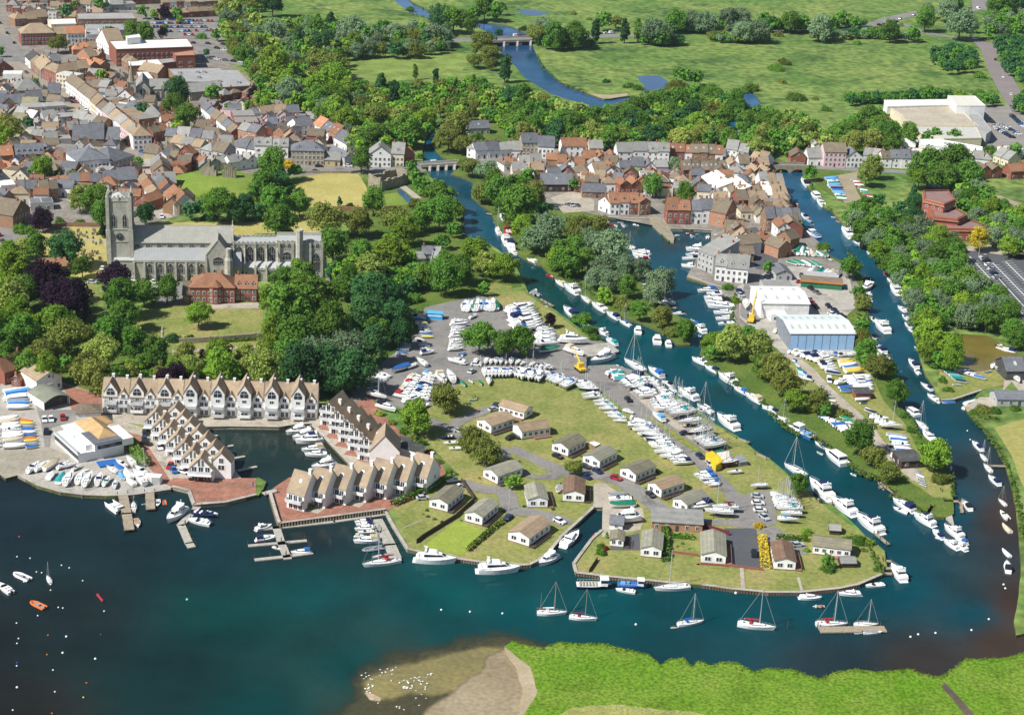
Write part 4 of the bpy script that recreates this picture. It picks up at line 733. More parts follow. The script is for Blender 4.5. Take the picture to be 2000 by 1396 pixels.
   for s in(-1,1):mb.tube((.5,s*1.4,1.0),(.7,s*.75,7.2),.022,0,3);mb.tube((.7,s*.75,7.2),(.7,0,H-.1),.022,0,3)
   ad(('rigging',mb,[M_rope]))
   if kind=='ketch':mb=MB();mb.tube((-3.9,0,1.2),(-3.9,0,8),.08,0,5,.05);mb.tube((-3.95,0,2.4),(-5.6,0,2.5),.05,0,5);ad(('mizzen_mast',mb,[spm]))
  r=MB()
  for s in(-1,1):
   P=[(-4.7+i*1.35,s*1.5*(1-max(0,(-4.7+i*1.35+5)/10-.32)/.68*(max(0,(-4.7+i*1.35+5)/10-.32)/.68))*(.68 if i==0 else 1),1.5)for i in range(8)]
   for a,b in zip(P[:-1],P[1:]):r.tube(a,b,.022,0,3)
   for p in P:r.tube((p[0],p[1],.95),p,.02,0,3)
  ad(('rail',r,[M_alu]))
  if ash:
   r=MB()
   for x in(-2.6,1.6):
    for s in(-1,1):r.tube((x,s*1.55,-1.75),(x,s*1.1,-.05),.06,0,4)
    r.tube((x,-1.55,-1.7),(x,1.55,-1.7),.05,0,4)
   ad(('prop',r,[M_antir]))
 elif kind in('covered_boat','covered_dinghy'):
  mb=MB();B=3.3 if kind=='covered_boat' else 3.7;hull(mb,10,B,.95,.45,ms=(0,0,1,1),fine=2.3,tr=.8,deckm=0);ad(('hull',mb,[M_gel,M_anti]))
  c=MB();n=8;R_=[]
  for i in range(n):
   t=i/(n-1)*.93+.03;u=max(0,(t-.32)/.68);b=B/2*(.84 if t<.05 else 1-u**2.3)*1.02;z=hullz(.95,t);x=-5+10*t;h=.55+.35*math.sin(t*3.1)
   R_.append([(x,-b,z-.12),(x,-b*.95,z+.12),(x,0,z+h),(x,b*.95,z+.12),(x,b,z-.12)])
  c.rings(R_,0);ad(('cover',c,[M_clo[v]]))
 elif kind in('speedboat','open_boat','rowing_boat'):
  mb=MB();B=3.7;hm=M_gel if v not in('navy','red','orange','blue','sky')else M_clo[v];hull(mb,10,B,1.1 if kind!='rowing_boat' else .8,.4,ms=(0,0,0,0),fine=2.4,tr=.8,deckm=1 if kind!='speedboat' else 0);ad(('hull',mb,[hm,M_gel]))
  c=MB();z=1.2 if kind!='rowing_boat' else .9
  if kind=='speedboat':
   c.box(-4.3,.6,-1.25,1.25,.6,z+.04,1);c.box(-3.9,-3.0,-1.1,1.1,z+.04,z+.5,0);c.box(-1.8,-1.1,-.95,-.2,z+.04,z+.5,0);c.box(-1.8,-1.1,.2,.95,z+.04,z+.5,0);ad(('cockpit',c,[M_gel,M_clo[v]if v in M_clo else M_deck]))
   g_=MB();g_.rings([[(.5,-1.35,1.2),(1.6,-.8,1.25),(1.6,.8,1.25),(.5,1.35,1.2)],[(.2,-1.2,1.85),(.95,-.7,1.85),(.95,.7,1.85),(.2,1.2,1.85)]]);ad(('windscreen',g_,[M_glass]))
  else:
   c.prism([(-4.6,-1.3),(1.2,-1.45),(3.2,-.7),(4.1,0),(3.2,.7),(1.2,1.45),(-4.6,1.3)],z-.3,z+.13,0);
   for x in(-3.2,-.6,2.0):c.box(x,x+.6,-1.35,1.35,z+.1,z+.3,1)
   ad(('cockpit',c,[M_clo['grey']if v!='beige' else M_teak,M_wood]))
  c=MB();c.box(-5.5,-5.0,-.3,.3,-.3,1.7,0);ad(('outboard',c,[M_clo['black']]))
 elif kind=='inflatable_boat':
  mb=MB();P=[(-5,-1.5),(2,-1.5),(4,-.8),(4.8,0),(4,.8),(2,1.5),(-5,1.5)]
  for a,b in zip(P[:-1],P[1:]):mb.tube((*a,.6),(*b,.6),.55,0,8);mb.ball((*b,.6),.55,0,8,5)
  ad(('tube',mb,[M_clo[v]]));c=MB();c.prism([(-4.6,-1.2),(2,-1.2),(4,0),(2,1.2),(-4.6,1.2)],.1,.45);c.box(-1.4,-.2,-.5,.5,.45,1.3,0);ad(('floor_board',c,[M_clo['grey']]))
  c=MB();c.box(-5.6,-5.0,-.3,.3,-.3,1.6,0);ad(('outboard',c,[M_clo['black']]))
 elif kind=='catamaran':
  for s in(-1,1):
   mb=MB();v0=len(mb.v);hull(mb,10,1.35,1.3,.4,ms=(0,0,1,1),fine=2.2,tr=.85);mb.xf(Matrix.Translation((0,s*1.9,0)),v0);ad(('hull',mb,[M_gel,M_anti,M_gel]))
  mb=MB();mb.box(-4.3,2.6,-2.0,2.0,.7,1.42,0);ad(('bridge_deck',mb,[M_gel]));mb=MB();lo,hi=cabin(mb,(-2.6,2.0),(1.9,1.5),(1.4,1.4),2.5,0,.8);ad(('cabin',mb,[M_gel]));ad(('window',band(lo,hi,.35,.85),[M_glass]))
  c=MB();c.box(-4.2,-2.6,-1.6,1.6,2.2,2.3,0);
  for s in(-1,1):c.tube((-4.1,s*1.5,1.4),(-4.1,s*1.5,2.2),.05,0,4)
  ad(('awning',c,[M_clo['white' if v=='none' else v]]))
 elif kind in('ferry_boat','fishing_boat','wheelhouse_boat','motor_launch'):
  mb=MB();hull(mb,10,3.4,1.1,.4,ms=(0,0,1,1),fine=3,tr=.9,deckm=2);ad(('hull',mb,[M_gel if v not in('navy','blue')else(M_navyh if v=='navy' else M_clo['blue']),M_antir if v=='navy' else M_anti,M_deck if kind!='fishing_boat' else M_clo['blue']]))
  mb=MB();x0,x1=(1.6,3.6)if kind!='wheelhouse_boat' else(-.6,1.8);mb.box(x0,x1,-1.2,1.2,1.1,3.1,0);mb.box(x0-.15,x1+.25,-1.35,1.35,3.1,3.22,0);mb.tube((x0,0,3.2),(x0,0,4.8),.05,0,4);ad(('wheelhouse',mb,[M_gel]))
  mb=MB();mb.box(x0+.1,x1+.04,-1.23,1.23,2.1,2.8,0);ad(('window',mb,[M_glass]))
  mb=MB()
  if kind=='ferry_boat':
   for i in range(6):mb.box(-4.2+i*.9,-3.8+i*.9,-1.2,1.2,1.2,1.55,0)
  else:
   mb.box(-3.9,-2.4,-.9,.9,1.15,1.7,0);mb.box(-1.9,-1.1,-.5,.5,1.15,1.9,0)
  ad(('seat' if kind=='ferry_boat' else 'hatch',mb,[M_wood if kind=='ferry_boat' else M_clo['sky']]))
  mb=MB()
  for s in(-1,1):
   for i in range(8):mb.tube((-4.6+i*.85,s*1.6,1.1),(-4.6+i*.85,s*1.6,1.9),.03,0,4)
   mb.tube((-4.6,s*1.6,1.9),(1.4,s*1.6,1.9),.035,0,4)
  ad(('rail',mb,[M_alu]))
 elif kind=='river_cabin_boat':
  mb=MB();hull(mb,10,4.2,1.2,.4,ms=(0,0,1,1),fine=3,tr=.95);ad(('hull',mb,[M_gel,M_anti,M_gel]));mb=MB();lo,hi=cabin(mb,(-3.8,2.6),(1.7,1.3),(1.2,1.3),2.9,0,.4);ad(('cabin',mb,[M_gel]));ad(('window',band(lo,hi,.35,.8),[M_glass]))
 root=bpy.data.objects.new(kind,None);LINK(root);KIDS[root.name]=[]
 for nm,mb,ms in parts:kid(root,nm,mb.mesh(nm,ms))
 BP[(kind,v)]=[root,False,KIDS[root.name]];return BP[(kind,v)]
BK=dict(m=('cruiser','motor_cruiser','motor cruiser'),F=('flybridge','flybridge_cruiser','tall motor cruiser'),y=('yacht','sailing_yacht','sailing yacht'),Y=('yacht_ashore','yacht_ashore','yacht'),s=('yacht_mastless','mastless_yacht','mastless yacht'),K=('ketch','ketch','two-masted ketch'),v=('covered_boat','covered_boat','boat'),d=('covered_dinghy','sailing_dinghy','dinghy'),o=('speedboat','speedboat','open speedboat'),t=('open_boat','open_boat','open boat'),r=('inflatable_boat','inflatable_boat','inflatable boat'),c=('catamaran','catamaran','catamaran'),f=('ferry_boat','ferry_boat','passenger boat'),T=('fishing_boat','fishing_boat','fishing boat'),w=('wheelhouse_boat','wheelhouse_boat','fishing boat with wheelhouse'),h=('river_cabin_boat','cabin_boat','boxy cabin boat'),R=('rowing_boat','rowing_boat','rowing boat'))
VAR=dict(m=['navy','none','none','black','navy','beige','blue'],F=['navy','none','none','beige'],y=['blue','navy','white','red','none'],Y=['none','blue','white','none','navyhull','teal'],s=['none','none','blue','navy','white'],K=['white'],v=['blue','white','navy','grey','white','green','sky','beige'],d=['white','grey','blue','white','sky','beige'],o=['none','navy','red','beige','none'],t=['none','beige','sky'],r=['grey','orange','white'],c=['none'],f=['navy'],T=['blue'],w=['none','blue'],h=['none'],R=['none','beige','sky'])
CODE=dict(N='navy',W='white',B='blue',K='black',G='green',E='grey',X='none',D='red',L='teal',I='beige',S='sky',O='orange',J='yellow',U='burgundy',H='navyhull',Q='redhull',Z='bluehull',P='spar')
def bdesc(k,v):
 n=BK[k][2]
 if k in 'mF':return('white '+n+f' with {v} canopy')if v!='none' else 'all-white '+n
 if k in 'yYsK':
  if v=='navyhull':return 'navy-hulled '+n
  if v=='redhull':return 'dark red-hulled '+n
  if v=='bluehull':return 'pale blue-hulled '+n
  if v=='spar':return 'white '+n+' with wooden mast'
  return 'white '+n+(f' with {v} canvas' if v!='none' else '')
 if k in 'vd':return f'{n} under a {v} cover'
 if k=='o' and v in('navy','red'):return f'{v}-hulled {n}'
 if k=='r':return f'{v} {n}'
 if v in('navy','blue','sky')and k in 'fTwtR':return('pale blue ' if v=='sky' else v+'-hulled ')+n
 return 'white '+n
BOATN={}
rb=random.Random(77)
def put_boat(x1,y1,x2,y2,k,v,label,group,z):
 z0=0 if z==0 else LZ+.15
 hf=(1.1 if z==0 else{'Y':1.5,'s':.3,'d':.3}.get(k,.8))*min(1,abs(y2-y1)/(abs(x2-x1)+.1))
 a,b=G(x1,y1,z0+(hf if y1<y2 else 0)),G(x2,y2,z0+(hf if y2<y1 else 0));a.z=b.z=z0;L_=min((b-a).length,14.5 if k=='F' else 13.5);s=L_/10
 pr=boat_proto(BK[k][0],v)
 if pr[1]:
  o=pr[0].copy();LINK(o)
  for ch in pr[2]:cc=ch.copy();LINK(cc);cc.parent=o
 else:o=pr[0];pr[1]=True
 o.name=BK[k][1];lift=0
 if z:lift={'Y':1.75,'s':.75,'m':.75,'F':.8,'v':.6,'d':.5}.get(k,.5)*min(s,1.25)
 if z and k=='s':lift=.7*s
 c=(a+b)/2;o.location=(c.x,c.y,z0+lift);o.rotation_euler=(0,0,math.atan2(b.y-a.y,b.x-a.x));q_=s if s<1 else s**.55;q_=min(q_,1.25)if k in 'mFovwhfT' else q_;o.scale=(s,q_,q_)
 tag(o,label,'yacht' if k in 'yYsK' else('dinghy' if k=='d' else 'boat'),group);BOATN[BK[k][1]]=BOATN.get(BK[k][1],0)+1;return o
def resolve(code):
 k=code[0];v=CODE[code[1]]if len(code)>1 and code[1]in CODE else None
 if v is None:v=rb.choice(VAR[k])
 return k,v
def BO(row,end,c,s,z=0):
 T_=s.split();dy_=0 if z else 3;L_=[(T_[2*i]+','+T_[2*i+1]).split(',')for i in range(len(T_)//2)]
 for i,q in enumerate(L_):
  x1,y1=crop(c,float(q[0]),float(q[1]));x2,y2=crop(c,float(q[2]),float(q[3]));k,v=resolve(q[4]);y1+=dy_;y2+=dy_
  lab=f'{bdesc(k, v)} {row}' if len(L_)==1 else f'{bdesc(k, v)}, {ordinal(i)} from {end} {row}'
  put_boat(x1,y1,x2,y2,k,v,lab,'boats '+row if len(L_)>1 else None,z)
def BR(row,end,c,q,n,codes,z=1,jit=3):
 A=[float(t)for t in q.replace(' ',',').split(',')];n=n if n<4 else round(n*(1.6 if z else 1));codes=codes.split();rr=random.Random(int(A[0]+A[1]*3))
 for i in range(n):
  t=i/max(1,n-1);p=[A[j]+(A[j+4]-A[j])*t+rr.uniform(-jit,jit)for j in range(4)];sc=rr.uniform(.86,1.08);mx,my=(p[0]+p[2])/2,(p[1]+p[3])/2
  p=[mx+(p[0]-mx)*sc,my+(p[1]-my)*sc,mx+(p[2]-mx)*sc,my+(p[3]-my)*sc]
  x1,y1=crop(c,p[0],p[1]);x2,y2=crop(c,p[2],p[3]);k,v=resolve(codes[i%len(codes)])
  put_boat(x1,y1,x2,y2,k,v,f'{bdesc(k, v)}, {ordinal(i)} from {end} {row}','boats '+row,z)
  #HOUSES
WALLC=dict(W=('white rendered',(.72,.71,.68)),C=('cream',(.62,.55,.40)),R=('red brick',(.25,.095,.065)),B=('brown brick',(.27,.16,.095)),O=('orange brick',(.38,.20,.125)),S=('stone',(.36,.31,.21)),P=('pink',(.62,.44,.44)),G=('grey',(.38,.38,.37)),L=('blue',(.10,.35,.55)),D=('dark timber',(.06,.04,.03)),Y=('yellow brick',(.46,.36,.20)))
ROOFC=dict(b=('brown roof',(.165,.13,.095)),t=('tan tiled roof',(.27,.20,.135)),r=('red tiled roof',(.25,.12,.07)),s=('slate roof',(.125,.13,.15)),g=('grey roof',(.24,.235,.225)),o=('orange tiled roof',(.38,.17,.09)),w=('pale roof',(.62,.61,.57)),k=('dark roof',(.06,.06,.065)),m=('mossy grey roof',(.22,.20,.13)))
def WM(c):return mat('wall_'+WALLC[c][0].replace(' ','_'),WALLC[c][1],.9,.12,.6,.2,fine=3)
def RM(c):return roofmat('cover_'+ROOFC[c][0].replace(' ','_'),ROOFC[c][1])
M_frame=mat('white_window_frame',(.75,.75,.73),.6,.04);M_pane=mat('window_glass',(.03,.035,.045),.12,.2,1,.6);M_chim=mat('chimney_brick',(.30,.14,.09),.9,.2,1);M_skyl=mat('skylight_glass',(.35,.40,.46),.1,.1,1,.6)
M_door=mat('door_paint',(.06,.07,.09),.6)
mb=MB();mb.box(-.5,.5,-.05,.05,0,1,0);mb.box(-.40,.40,-.075,-.04,.07,.93,1);mb.box(-.03,.03,-.085,-.04,.07,.93,0);WINDOW=mb.mesh('window',[M_frame,M_pane])
mb=MB();mb.box(-.5,.5,-.06,.05,0,1,0);DOOR=mb.mesh('door',M_door)
mb=MB();mb.box(-.35,.35,-.3,.3,-1.0,1.3,0);mb.tube((-.15,0,1.3),(-.15,0,1.65),.1,1,6);mb.tube((.17,0,1.3),(.17,0,1.65),.1,1,6);CHIM=mb.mesh('chimney',[M_chim,mat('clay_pot',(.45,.2,.11),.9)])
mb=MB();mb.box(-.7,.7,-.05,1.6,0,1.2,0);mb.face([(-.95,-.25,1.1),(0,-.25,1.9),(0,2.2,1.9),(-.95,2.2,1.1)],1);mb.face([(0,-.25,1.9),(.95,-.25,1.1),(.95,2.2,1.1),(0,2.2,1.9)],1);mb.face([(-.7,-.05,1.2),(.7,-.05,1.2),(0,-.05,1.78)],0);mb.box(-.5,.5,-.09,-.04,.2,1.05,2);DORM=mb
DORMS={}
def dormer(rc):
 if rc not in DORMS:DORMS[rc]=DORM.mesh('dormer',[M_frame,RM(rc),M_pane])
 return DORMS[rc]
mb=MB();mb.box(-.45,.45,-.6,.6,-.04,.05,0);SKYL=mb.mesh('skylight',M_skyl)
def win(parent,x,y,z,w_=1.1,h=1.35,a=0.0,me=None,name='window'):
 return new(name,me or WINDOW,parent,(x,y,z),a,(w_,1,h))
def house_mesh(W,D,H,style,pitch,over=.35):
 wm,rm=MB(),MB();tp=math.tan(R(pitch));th=.18;o=over
 if style=='f':
  wm.box(0,W,0,D,0,H+.5,0);rm.box(.3,W-.3,.3,D-.3,H+.1,H+.53,0);return wm,rm,H+.5
 wm.box(0,W,0,D,0,H,0)
 if style=='m':
  h=D*tp*.5;wm.face([(0,0,H),(0,D,H+h),(0,D,H)]);wm.face([(W,0,H),(W,D,H),(W,D,H+h)]);wm.face([(0,D,H),(0,D,H+h),(W,D,H+h),(W,D,H)])
  rm.rings([[(-o,-o,H-.05),(W+o,-o,H-.05),(W+o,D+o,H+h+.1),(-o,D+o,H+h+.1)],[(-o,-o,H+th),(W+o,-o,H+th),(W+o,D+o,H+h+.1+th),(-o,D+o,H+h+.1+th)]]);return wm,rm,H+h
 if style=='g':
  r=D/2*tp
  for x in(0,W):wm.face([(x,0,H),(x,D,H),(x,D/2,H+r)]if x else[(x,D,H),(x,0,H),(x,D/2,H+r)])
  e=o*tp
  for s in(0,1):
   y0,y1=(-o,D/2)if not s else(D+o,D/2)
   A=[(-o,y0,H-e),(W+o,y0,H-e),(W+o,y1,H+r),(-o,y1,H+r)];Bq=[(p[0],p[1],p[2]+th)for p in A]
   rm.rings([A,Bq]if not s else[A[::-1],Bq[::-1]])
  rm.tube((-o,D/2,H+r+th),(W+o,D/2,H+r+th),.12,0,5);return wm,rm,H+r
 if style=='x':
  r=W/2*tp;e=o*tp
  wm.face([(0,0,H),(W,0,H),(W/2,0,H+r)]);wm.face([(W,D,H),(0,D,H),(W/2,D,H+r)])
  for s in(0,1):
   x0,x1=(-o,W/2)if not s else(W+o,W/2)
   A=[(x0,-o,H-e),(x1,-o,H+r),(x1,D+o,H+r),(x0,D+o,H-e)];Bq=[(p[0],p[1],p[2]+th)for p in A]
   rm.rings([A,Bq]if not s else[A[::-1],Bq[::-1]])
  return wm,rm,H+r
 r=min(W,D)/2*tp;e=o*tp;i=min(W,D)/2
 if W>=D:q=[(i,D/2),(W-i,D/2)]
 else:q=[(W/2,i),(W/2,D-i)]
 a,b,c,d=(-o,-o,H-e+th),(W+o,-o,H-e+th),(W+o,D+o,H-e+th),(-o,D+o,H-e+th);p,s=(q[0][0],q[0][1],H+r+th),(q[1][0],q[1][1],H+r+th)
 lo=[(v[0],v[1],v[2]-th)for v in(a,b,c,d)]
 for f in([lo[0],lo[1],b,a],[lo[1],lo[2],c,b],[lo[2],lo[3],d,c],[lo[3],lo[0],a,d]):rm.face(f)
 if W>=D:fs=[[a,b,s,p],[b,c,s],[c,d,p,s],[d,a,p]]
 else:fs=[[a,b,p],[b,c,s,p],[c,d,s],[d,a,p,s]]
 for f in fs:rm.face(f)
 rm.face(lo[::-1]);return wm,rm,H+r
HN={};OCC=[]
def house(A,ang,W,D,H,style,wc,rc,label,group=None,name='house',cat='house',pitch=40,wins=2,chim=1,dorm=0,sky=0,door=True,side=True,z=LZ,rnd=None,awn=None):
 r=rnd or RG;wm,rm,top=house_mesh(W,D,H,style,pitch)
 o=new(name,None,None,(A[0],A[1],z),ang);tag(o,label,cat,group)
 new('wall',wm.mesh('wall',WM(wc)if isinstance(wc,str)else wc),o);roof=new('roof',rm.mesh('roof',RM(rc)if isinstance(rc,str)else rc),o)
 tp=math.tan(R(pitch));HN[name]=HN.get(name,0)+1
 c,s=math.cos(ang),math.sin(ang);OCC.append((A[0]+c*W/2-s*D/2,A[1]+s*W/2+c*D/2,math.hypot(W,D)/2))
 if chim and style!='f':
  for k in range(chim):
   fx=(.12 if k==0 else .88)
   if style=='x':new('chimney',CHIM,roof,(W/2+(.5 if k else-.5),D*fx,H+W/2*tp),0,1)
   elif style=='m':new('chimney',CHIM,roof,(W*fx,D*.8,H+D*.4*tp),0,1)
   else:new('chimney',CHIM,roof,(W*fx if style=='g' else W*(.3+.4*k),D/2,H+(min(W,D)if style=='h' else D)/2*tp),0,1)
 if wins:
  st=max(1,int(H/2.6));n=max(1,int(W/(2.9 if wins==2 else 2.1)))
  for f in range(st):
   for i in range(n):
    x=W*(i+.5)/n
    if f==0 and i==n//2 and door and n>1:win(o,x,-.03,0,1.0,2.1,0,DOOR,'door');continue
    win(o,x,-.03,.9+f*2.7,1.15 if wins==2 else 1.25,1.35 if wins==2 else 1.6)
  if side and D>5:
   for f in range(st):
    if A[0]+c*W<-20:win(o,W+.03,D*.35,.9+f*2.7,1.0,1.3,math.pi/2)
    elif A[0]>20:win(o,-.03,D*.35,.9+f*2.7,1.0,1.3,-math.pi/2)
  if style=='x':win(o,W/2,-.03,H+.2,1.0,1.2)
 for i in range(dorm):
  x=W*(i+.5)/dorm;new('dormer',dormer(rc if isinstance(rc,str)else 'b'),roof,(x,D*.12,H+D*.12*tp-.3),0,.95)
 for i in range(sky):
  x=W*(i+.5)/sky
  if style=='g':q=new('skylight',SKYL,roof,(x,D*.25,H+D*.25*tp+.2));q.rotation_euler=(R(pitch),0,0)
 return o
def hdesc(name,wc,rc,style,D=None):
 n={'house':'house','cottage':'cottage','terraced_house':'terraced house','shop':'shop building','shed':'shed','office_block':'office block','warehouse':'warehouse','town_house':'town house','outbuilding':'outbuilding'}[name]
 rd=ROOFC[rc][0]if style!='f' else 'flat '+ROOFC[rc][0].replace(' tiled','').replace('roof','').strip()+' roof'
 return f'{WALLC[wc][0]} {n}, {rd}'
def ROW(place,end,c,x1,y1,x2,y2,n,D=9,H=5.5,st='g',wc='W',rc='b',name='terraced_house',cat='house',**kw):
 a,b=crop(c,x1,y1),crop(c,x2,y2);A,B=G(*a),G(*b);d=B-A;L_=d.length/n;ang=math.atan2(d.y,d.x);rr=random.Random(int(x1+y1*3));swap=d.x<0
 for i in range(n):
  p=A.lerp(B,i/n)
  if swap:p=A.lerp(B,(i+1)/n)
  aa=ang+math.pi if swap else ang
  w_,r_=rr.choice(wc),rr.choice(rc);s_=rr.choice(st);h=H*.93+rr.uniform(-.5,.5)*(n>1);dd=D*.95+rr.uniform(-.6,.6)*(n>1)
  k=dict(chim=rr.choice([1,1,2])if s_!='f' else 0,pitch=rr.uniform(33,43),rnd=rr);k.update(kw)
  lab=f'{hdesc(name, w_, r_, s_)}, {ordinal(i)} from {end} {place}' if n>1 else f'{hdesc(name, w_, r_, s_)} {place}'
  off=rr.uniform(0,.5)if n>1 else 0
  P=Vector((p.x-math.sin(aa)*off,p.y+math.cos(aa)*off));house(P,aa,L_-.03,dd,h,s_,w_,r_,lab,('houses '+place)if n>1 else None,name,cat,**k)
def SLAB(label,c,s,h,wallm,roofm,name='flat_roofed_building',cat='building',par=.5,extra=None):
 P=[G(x,y,LZ+h)for x,y in pts(c,s)];cx=sum(p.x for p in P)/len(P);cy=sum(p.y for p in P)/len(P)
 area=sum(P[i].x*P[(i+1)%len(P)].y-P[(i+1)%len(P)].x*P[i].y for i in range(len(P)))
 if area<0:P.reverse()
 o=new(name,None,None,(cx,cy,LZ));tag(o,label,cat);Q=[(p.x-cx,p.y-cy)for p in P]
 mb=MB();mb.prism(Q,0,h);new('wall',mb.mesh('wall',wallm),o)
 mb=MB();I=[(x*.985,y*.985)for x,y in Q];mb.prism(I,h,h+.12);new('roof',mb.mesh('roof',roofm),o)
 mb=MB()
 for i in range(len(Q)):
  a,b=Vector(Q[i]),Vector(Q[(i+1)%len(Q)]);d=(b-a);q=Vector((-d.y,d.x)).normalized()
  mb.prism([a-q*.12,b-q*.12,b+q*.18,a+q*.18],h-.15,h+par)
 new('parapet',mb.mesh('parapet',wallm),o)
 OCC.append((cx,cy,max(math.hypot(*q)for q in Q)*.8));o['_h']=h
 for i in range(len(Q)):
  a,b=Vector(Q[i]),Vector(Q[(i+1)%len(Q)]);d=b-a;n_=Vector((d.y,-d.x)).normalized();mid=(a+b)/2+Vector((cx,cy))
  if n_.dot(-mid.normalized())>.25 and extra:
   k=max(1,int(d.length/extra));st=max(1,int(h/3.2))
   for f in range(st):
    for j in range(k):p=a.lerp(b,(j+.5)/k)+n_*.04;win(o,p.x,p.y,.9+f*3,extra*.45,1.4,math.atan2(d.y,d.x))
 del o['_h'];return o
 #THE OLD TOWN
HS='on the high street'
M_flatg=mat('flat_roof_felt',(.30,.30,.29),.9,.12,.1,.2,fine=.7);M_flatw=mat('flat_roof_white',(.66,.65,.61),.85,.08,.1,.2,fine=.7);M_rb=WM('R')
ROW('by the ring road roundabout','','a',170,358,430,350,1,16,9,'h','R','t','office_block','building',pitch=35,wins=3,chim=0)
ROW('next to the orange-roofed offices','','a',525,335,665,330,1,12,7,'g','W','o','office_block','building',pitch=35,wins=3,chim=0)
ROW('between the roundabout offices','','a',432,335,523,333,1,12,6.5,'g','B','t','office_block','building',pitch=35)
SLAB('long grey flat-roofed store behind the roundabout offices','a','595,110 1030,100 1065,150 605,155',7,WM('B'),M_flatg,extra=5)
SLAB('low grey flat roof in front of the long store','a','665,195 1120,190 1145,225 920,240 680,225',4,WM('G'),M_flatg)
SLAB('small pale flat-roofed block behind the white-roofed centre','a','665,235 765,228 790,270 680,275',5,WM('W'),M_flatg,extra=4)
SLAB('pale terrace roof with parked vans north of the offices','a','370,155 585,150 590,190 400,195',4,WM('C'),M_flatw)
SLAB('red brick shopping centre with large white flat roof','a','850,325 1460,305 1505,370 905,390',11,M_rb,M_flatw,'shopping_centre','building',extra=3.0)
SLAB('white rooftop plant room on the shopping centre','a','980,285 1080,272 1095,295 990,305',15,WM('W'),M_flatw,'plant_room','building')
SLAB('tall dark red brick cube beside the shopping centre','a','1345,415 1500,395 1520,435 1370,440',9,M_rb,WM('O'),'brick_cube_building','building',extra=5)
SLAB('low grey roof between the brick cube and the church','a','1230,465 1370,455 1375,485 1260,500',5,M_rb,M_flatg)
SLAB('pale flat-roofed arcade behind the church spire','a','990,480 1230,465 1270,510 1000,520',6,WM('B'),M_flatw)
SLAB('white flat roof tucked behind the church','a','1060,565 1150,560 1200,620 1080,620',6,WM('B'),M_flatw)
SLAB('huge grey flat-roofed supermarket beside the church','a','1310,540 1700,530 1730,545 1850,545 1975,672 1720,688 1720,650 1390,640',7,WM('B'),M_flatg,'supermarket','building')
for i,(x,y)in enumerate([(1400,575),(1540,570),(1590,568),(1550,610),(1710,640),(1860,650),(1660,645)]):
 p=G(*crop('a',x,y),LZ+7);mb=MB();mb.box(-1,1,-1,1,0,1.2);mb.box(-1.1,1.1,-1.1,1.1,1.2,1.3);tag(new('rooftop_vent',mb.mesh('rooftop_vent',M_flatg),None,(p.x,p.y,LZ+7.1)),'square grey vent box on the supermarket roof','vent','vents on the supermarket roof')
ROW('beside the shopping centre','the north','a',750,380,850,430,1,12,7,'x','W','t')
ROW('in the shopping arcade','the west','a',570,430,760,420,3,10,4.5,'gh','BO','to','shop','building')
ROW('in the shopping arcade','the east','a',700,500,830,480,2,14,5,'xg','BO','t','shop','building')
ROW('in the arcade below the lime trees','the west','a',700,580,860,560,2,14,5,'x','OB','to','shop','building')
ROW('behind the church spire','the west','a',920,500,1000,560,2,9,5,'gh','B','t','shop','building')
ROW('behind the church spire','','a',1080,610,1230,640,1,12,6,'g','B','t','shop','building')
ROW('at the top of the high street','the north','a',195,500,320,620,3,10,6,'g','WBC','tk','shop','building')
ROW('beside the ring road','the north','a',270,560,330,620,1,12,7,'g','W','t','shop','building')
ROW('behind the ring road shops','the west','a',330,540,480,530,2,10,5.5,'fg','G','s','shop','building')
ROW('near the top of the high street','','a',345,620,440,660,1,9,8,'h','R','t','shop','building')
ROW('near the top of the high street corner','','a',440,680,590,700,1,10,8.5,'f','C','w','shop','building',wins=3)
ROW('behind the pale corner block','the west','a',480,620,700,600,3,10,6,'g','OBC','t','shop','building')
ROW(HS+' east side','the north','a',510,720,700,870,4,10,8,'g','W','gb','shop','building')
ROW(HS+' lower east side','the north','a',705,880,1035,1155,7,10,7.5,'g','WCLPCW','gbt','shop','building')
ROW('at the high street corner','','a',1040,1172,1185,1165,1,15,8.5,'h','W','t','shop','building',wins=3,chim=2)
ROW('behind the high street','the west','a',640,720,960,760,5,9,5,'gf','BRG','grb','outbuilding','building')
ROW('behind the lower high street','the north','a',800,840,1050,880,4,9,5,'gf','BGW','gbr','outbuilding','building')
ROW('behind the lower high street yards','the north','a',900,930,1080,1010,3,11,6,'gf','BG','gt','outbuilding','building')
ROW('opposite the church gardens','','a',1105,960,1270,960,1,12,4,'h','G','g','house')
ROW('below the garden trees','','a',1265,990,1350,985,1,8,3.5,'g','W','r','house')
ROW('by the pale yellow-green town tree','the west','a',1200,1110,1320,1080,2,9,6,'g','R','br','house')
ROW('above the bridge road','the west','a',1285,1130,1650,1160,4,9,6,'g','WCS','gs','terraced_house')
ROW('on the bridge road north side','the west','a',1330,1200,1560,1240,3,9,7,'g','SYC','tg','shop','building')
ROW('on the bridge road beyond','the west','a',1560,1250,1740,1290,2,10,7,'gh','WG','gb','shop','building')
ROW('between the lane and bridge road','the west','a',1210,1290,1300,1300,1,16,6,'x','W','g','house')
ROW('by the castle mound foot','the west','a',1310,1290,1580,1330,5,8,4.5,'xg','WRG','bgr','cottage')
ROW('by the castle mound','the west','a',1640,1340,1790,1320,2,8,5,'gx','SG','g','cottage')
ROW('right of the castle ruin','the west','a',1800,1340,2000,1310,3,8,5.5,'xg','W','gs','cottage')
ROW('in the brown-roofed mews','','a',1500,1080,1720,1120,1,10,4,'h','B','b','house')
ROW('in the mews terrace','the north','a',1560,900,1800,1090,6,8,5,'g','WRW','bs','terraced_house')
ROW('by the mews gate','the west','a',1530,870,1640,900,2,9,4.5,'g','R','s','house')
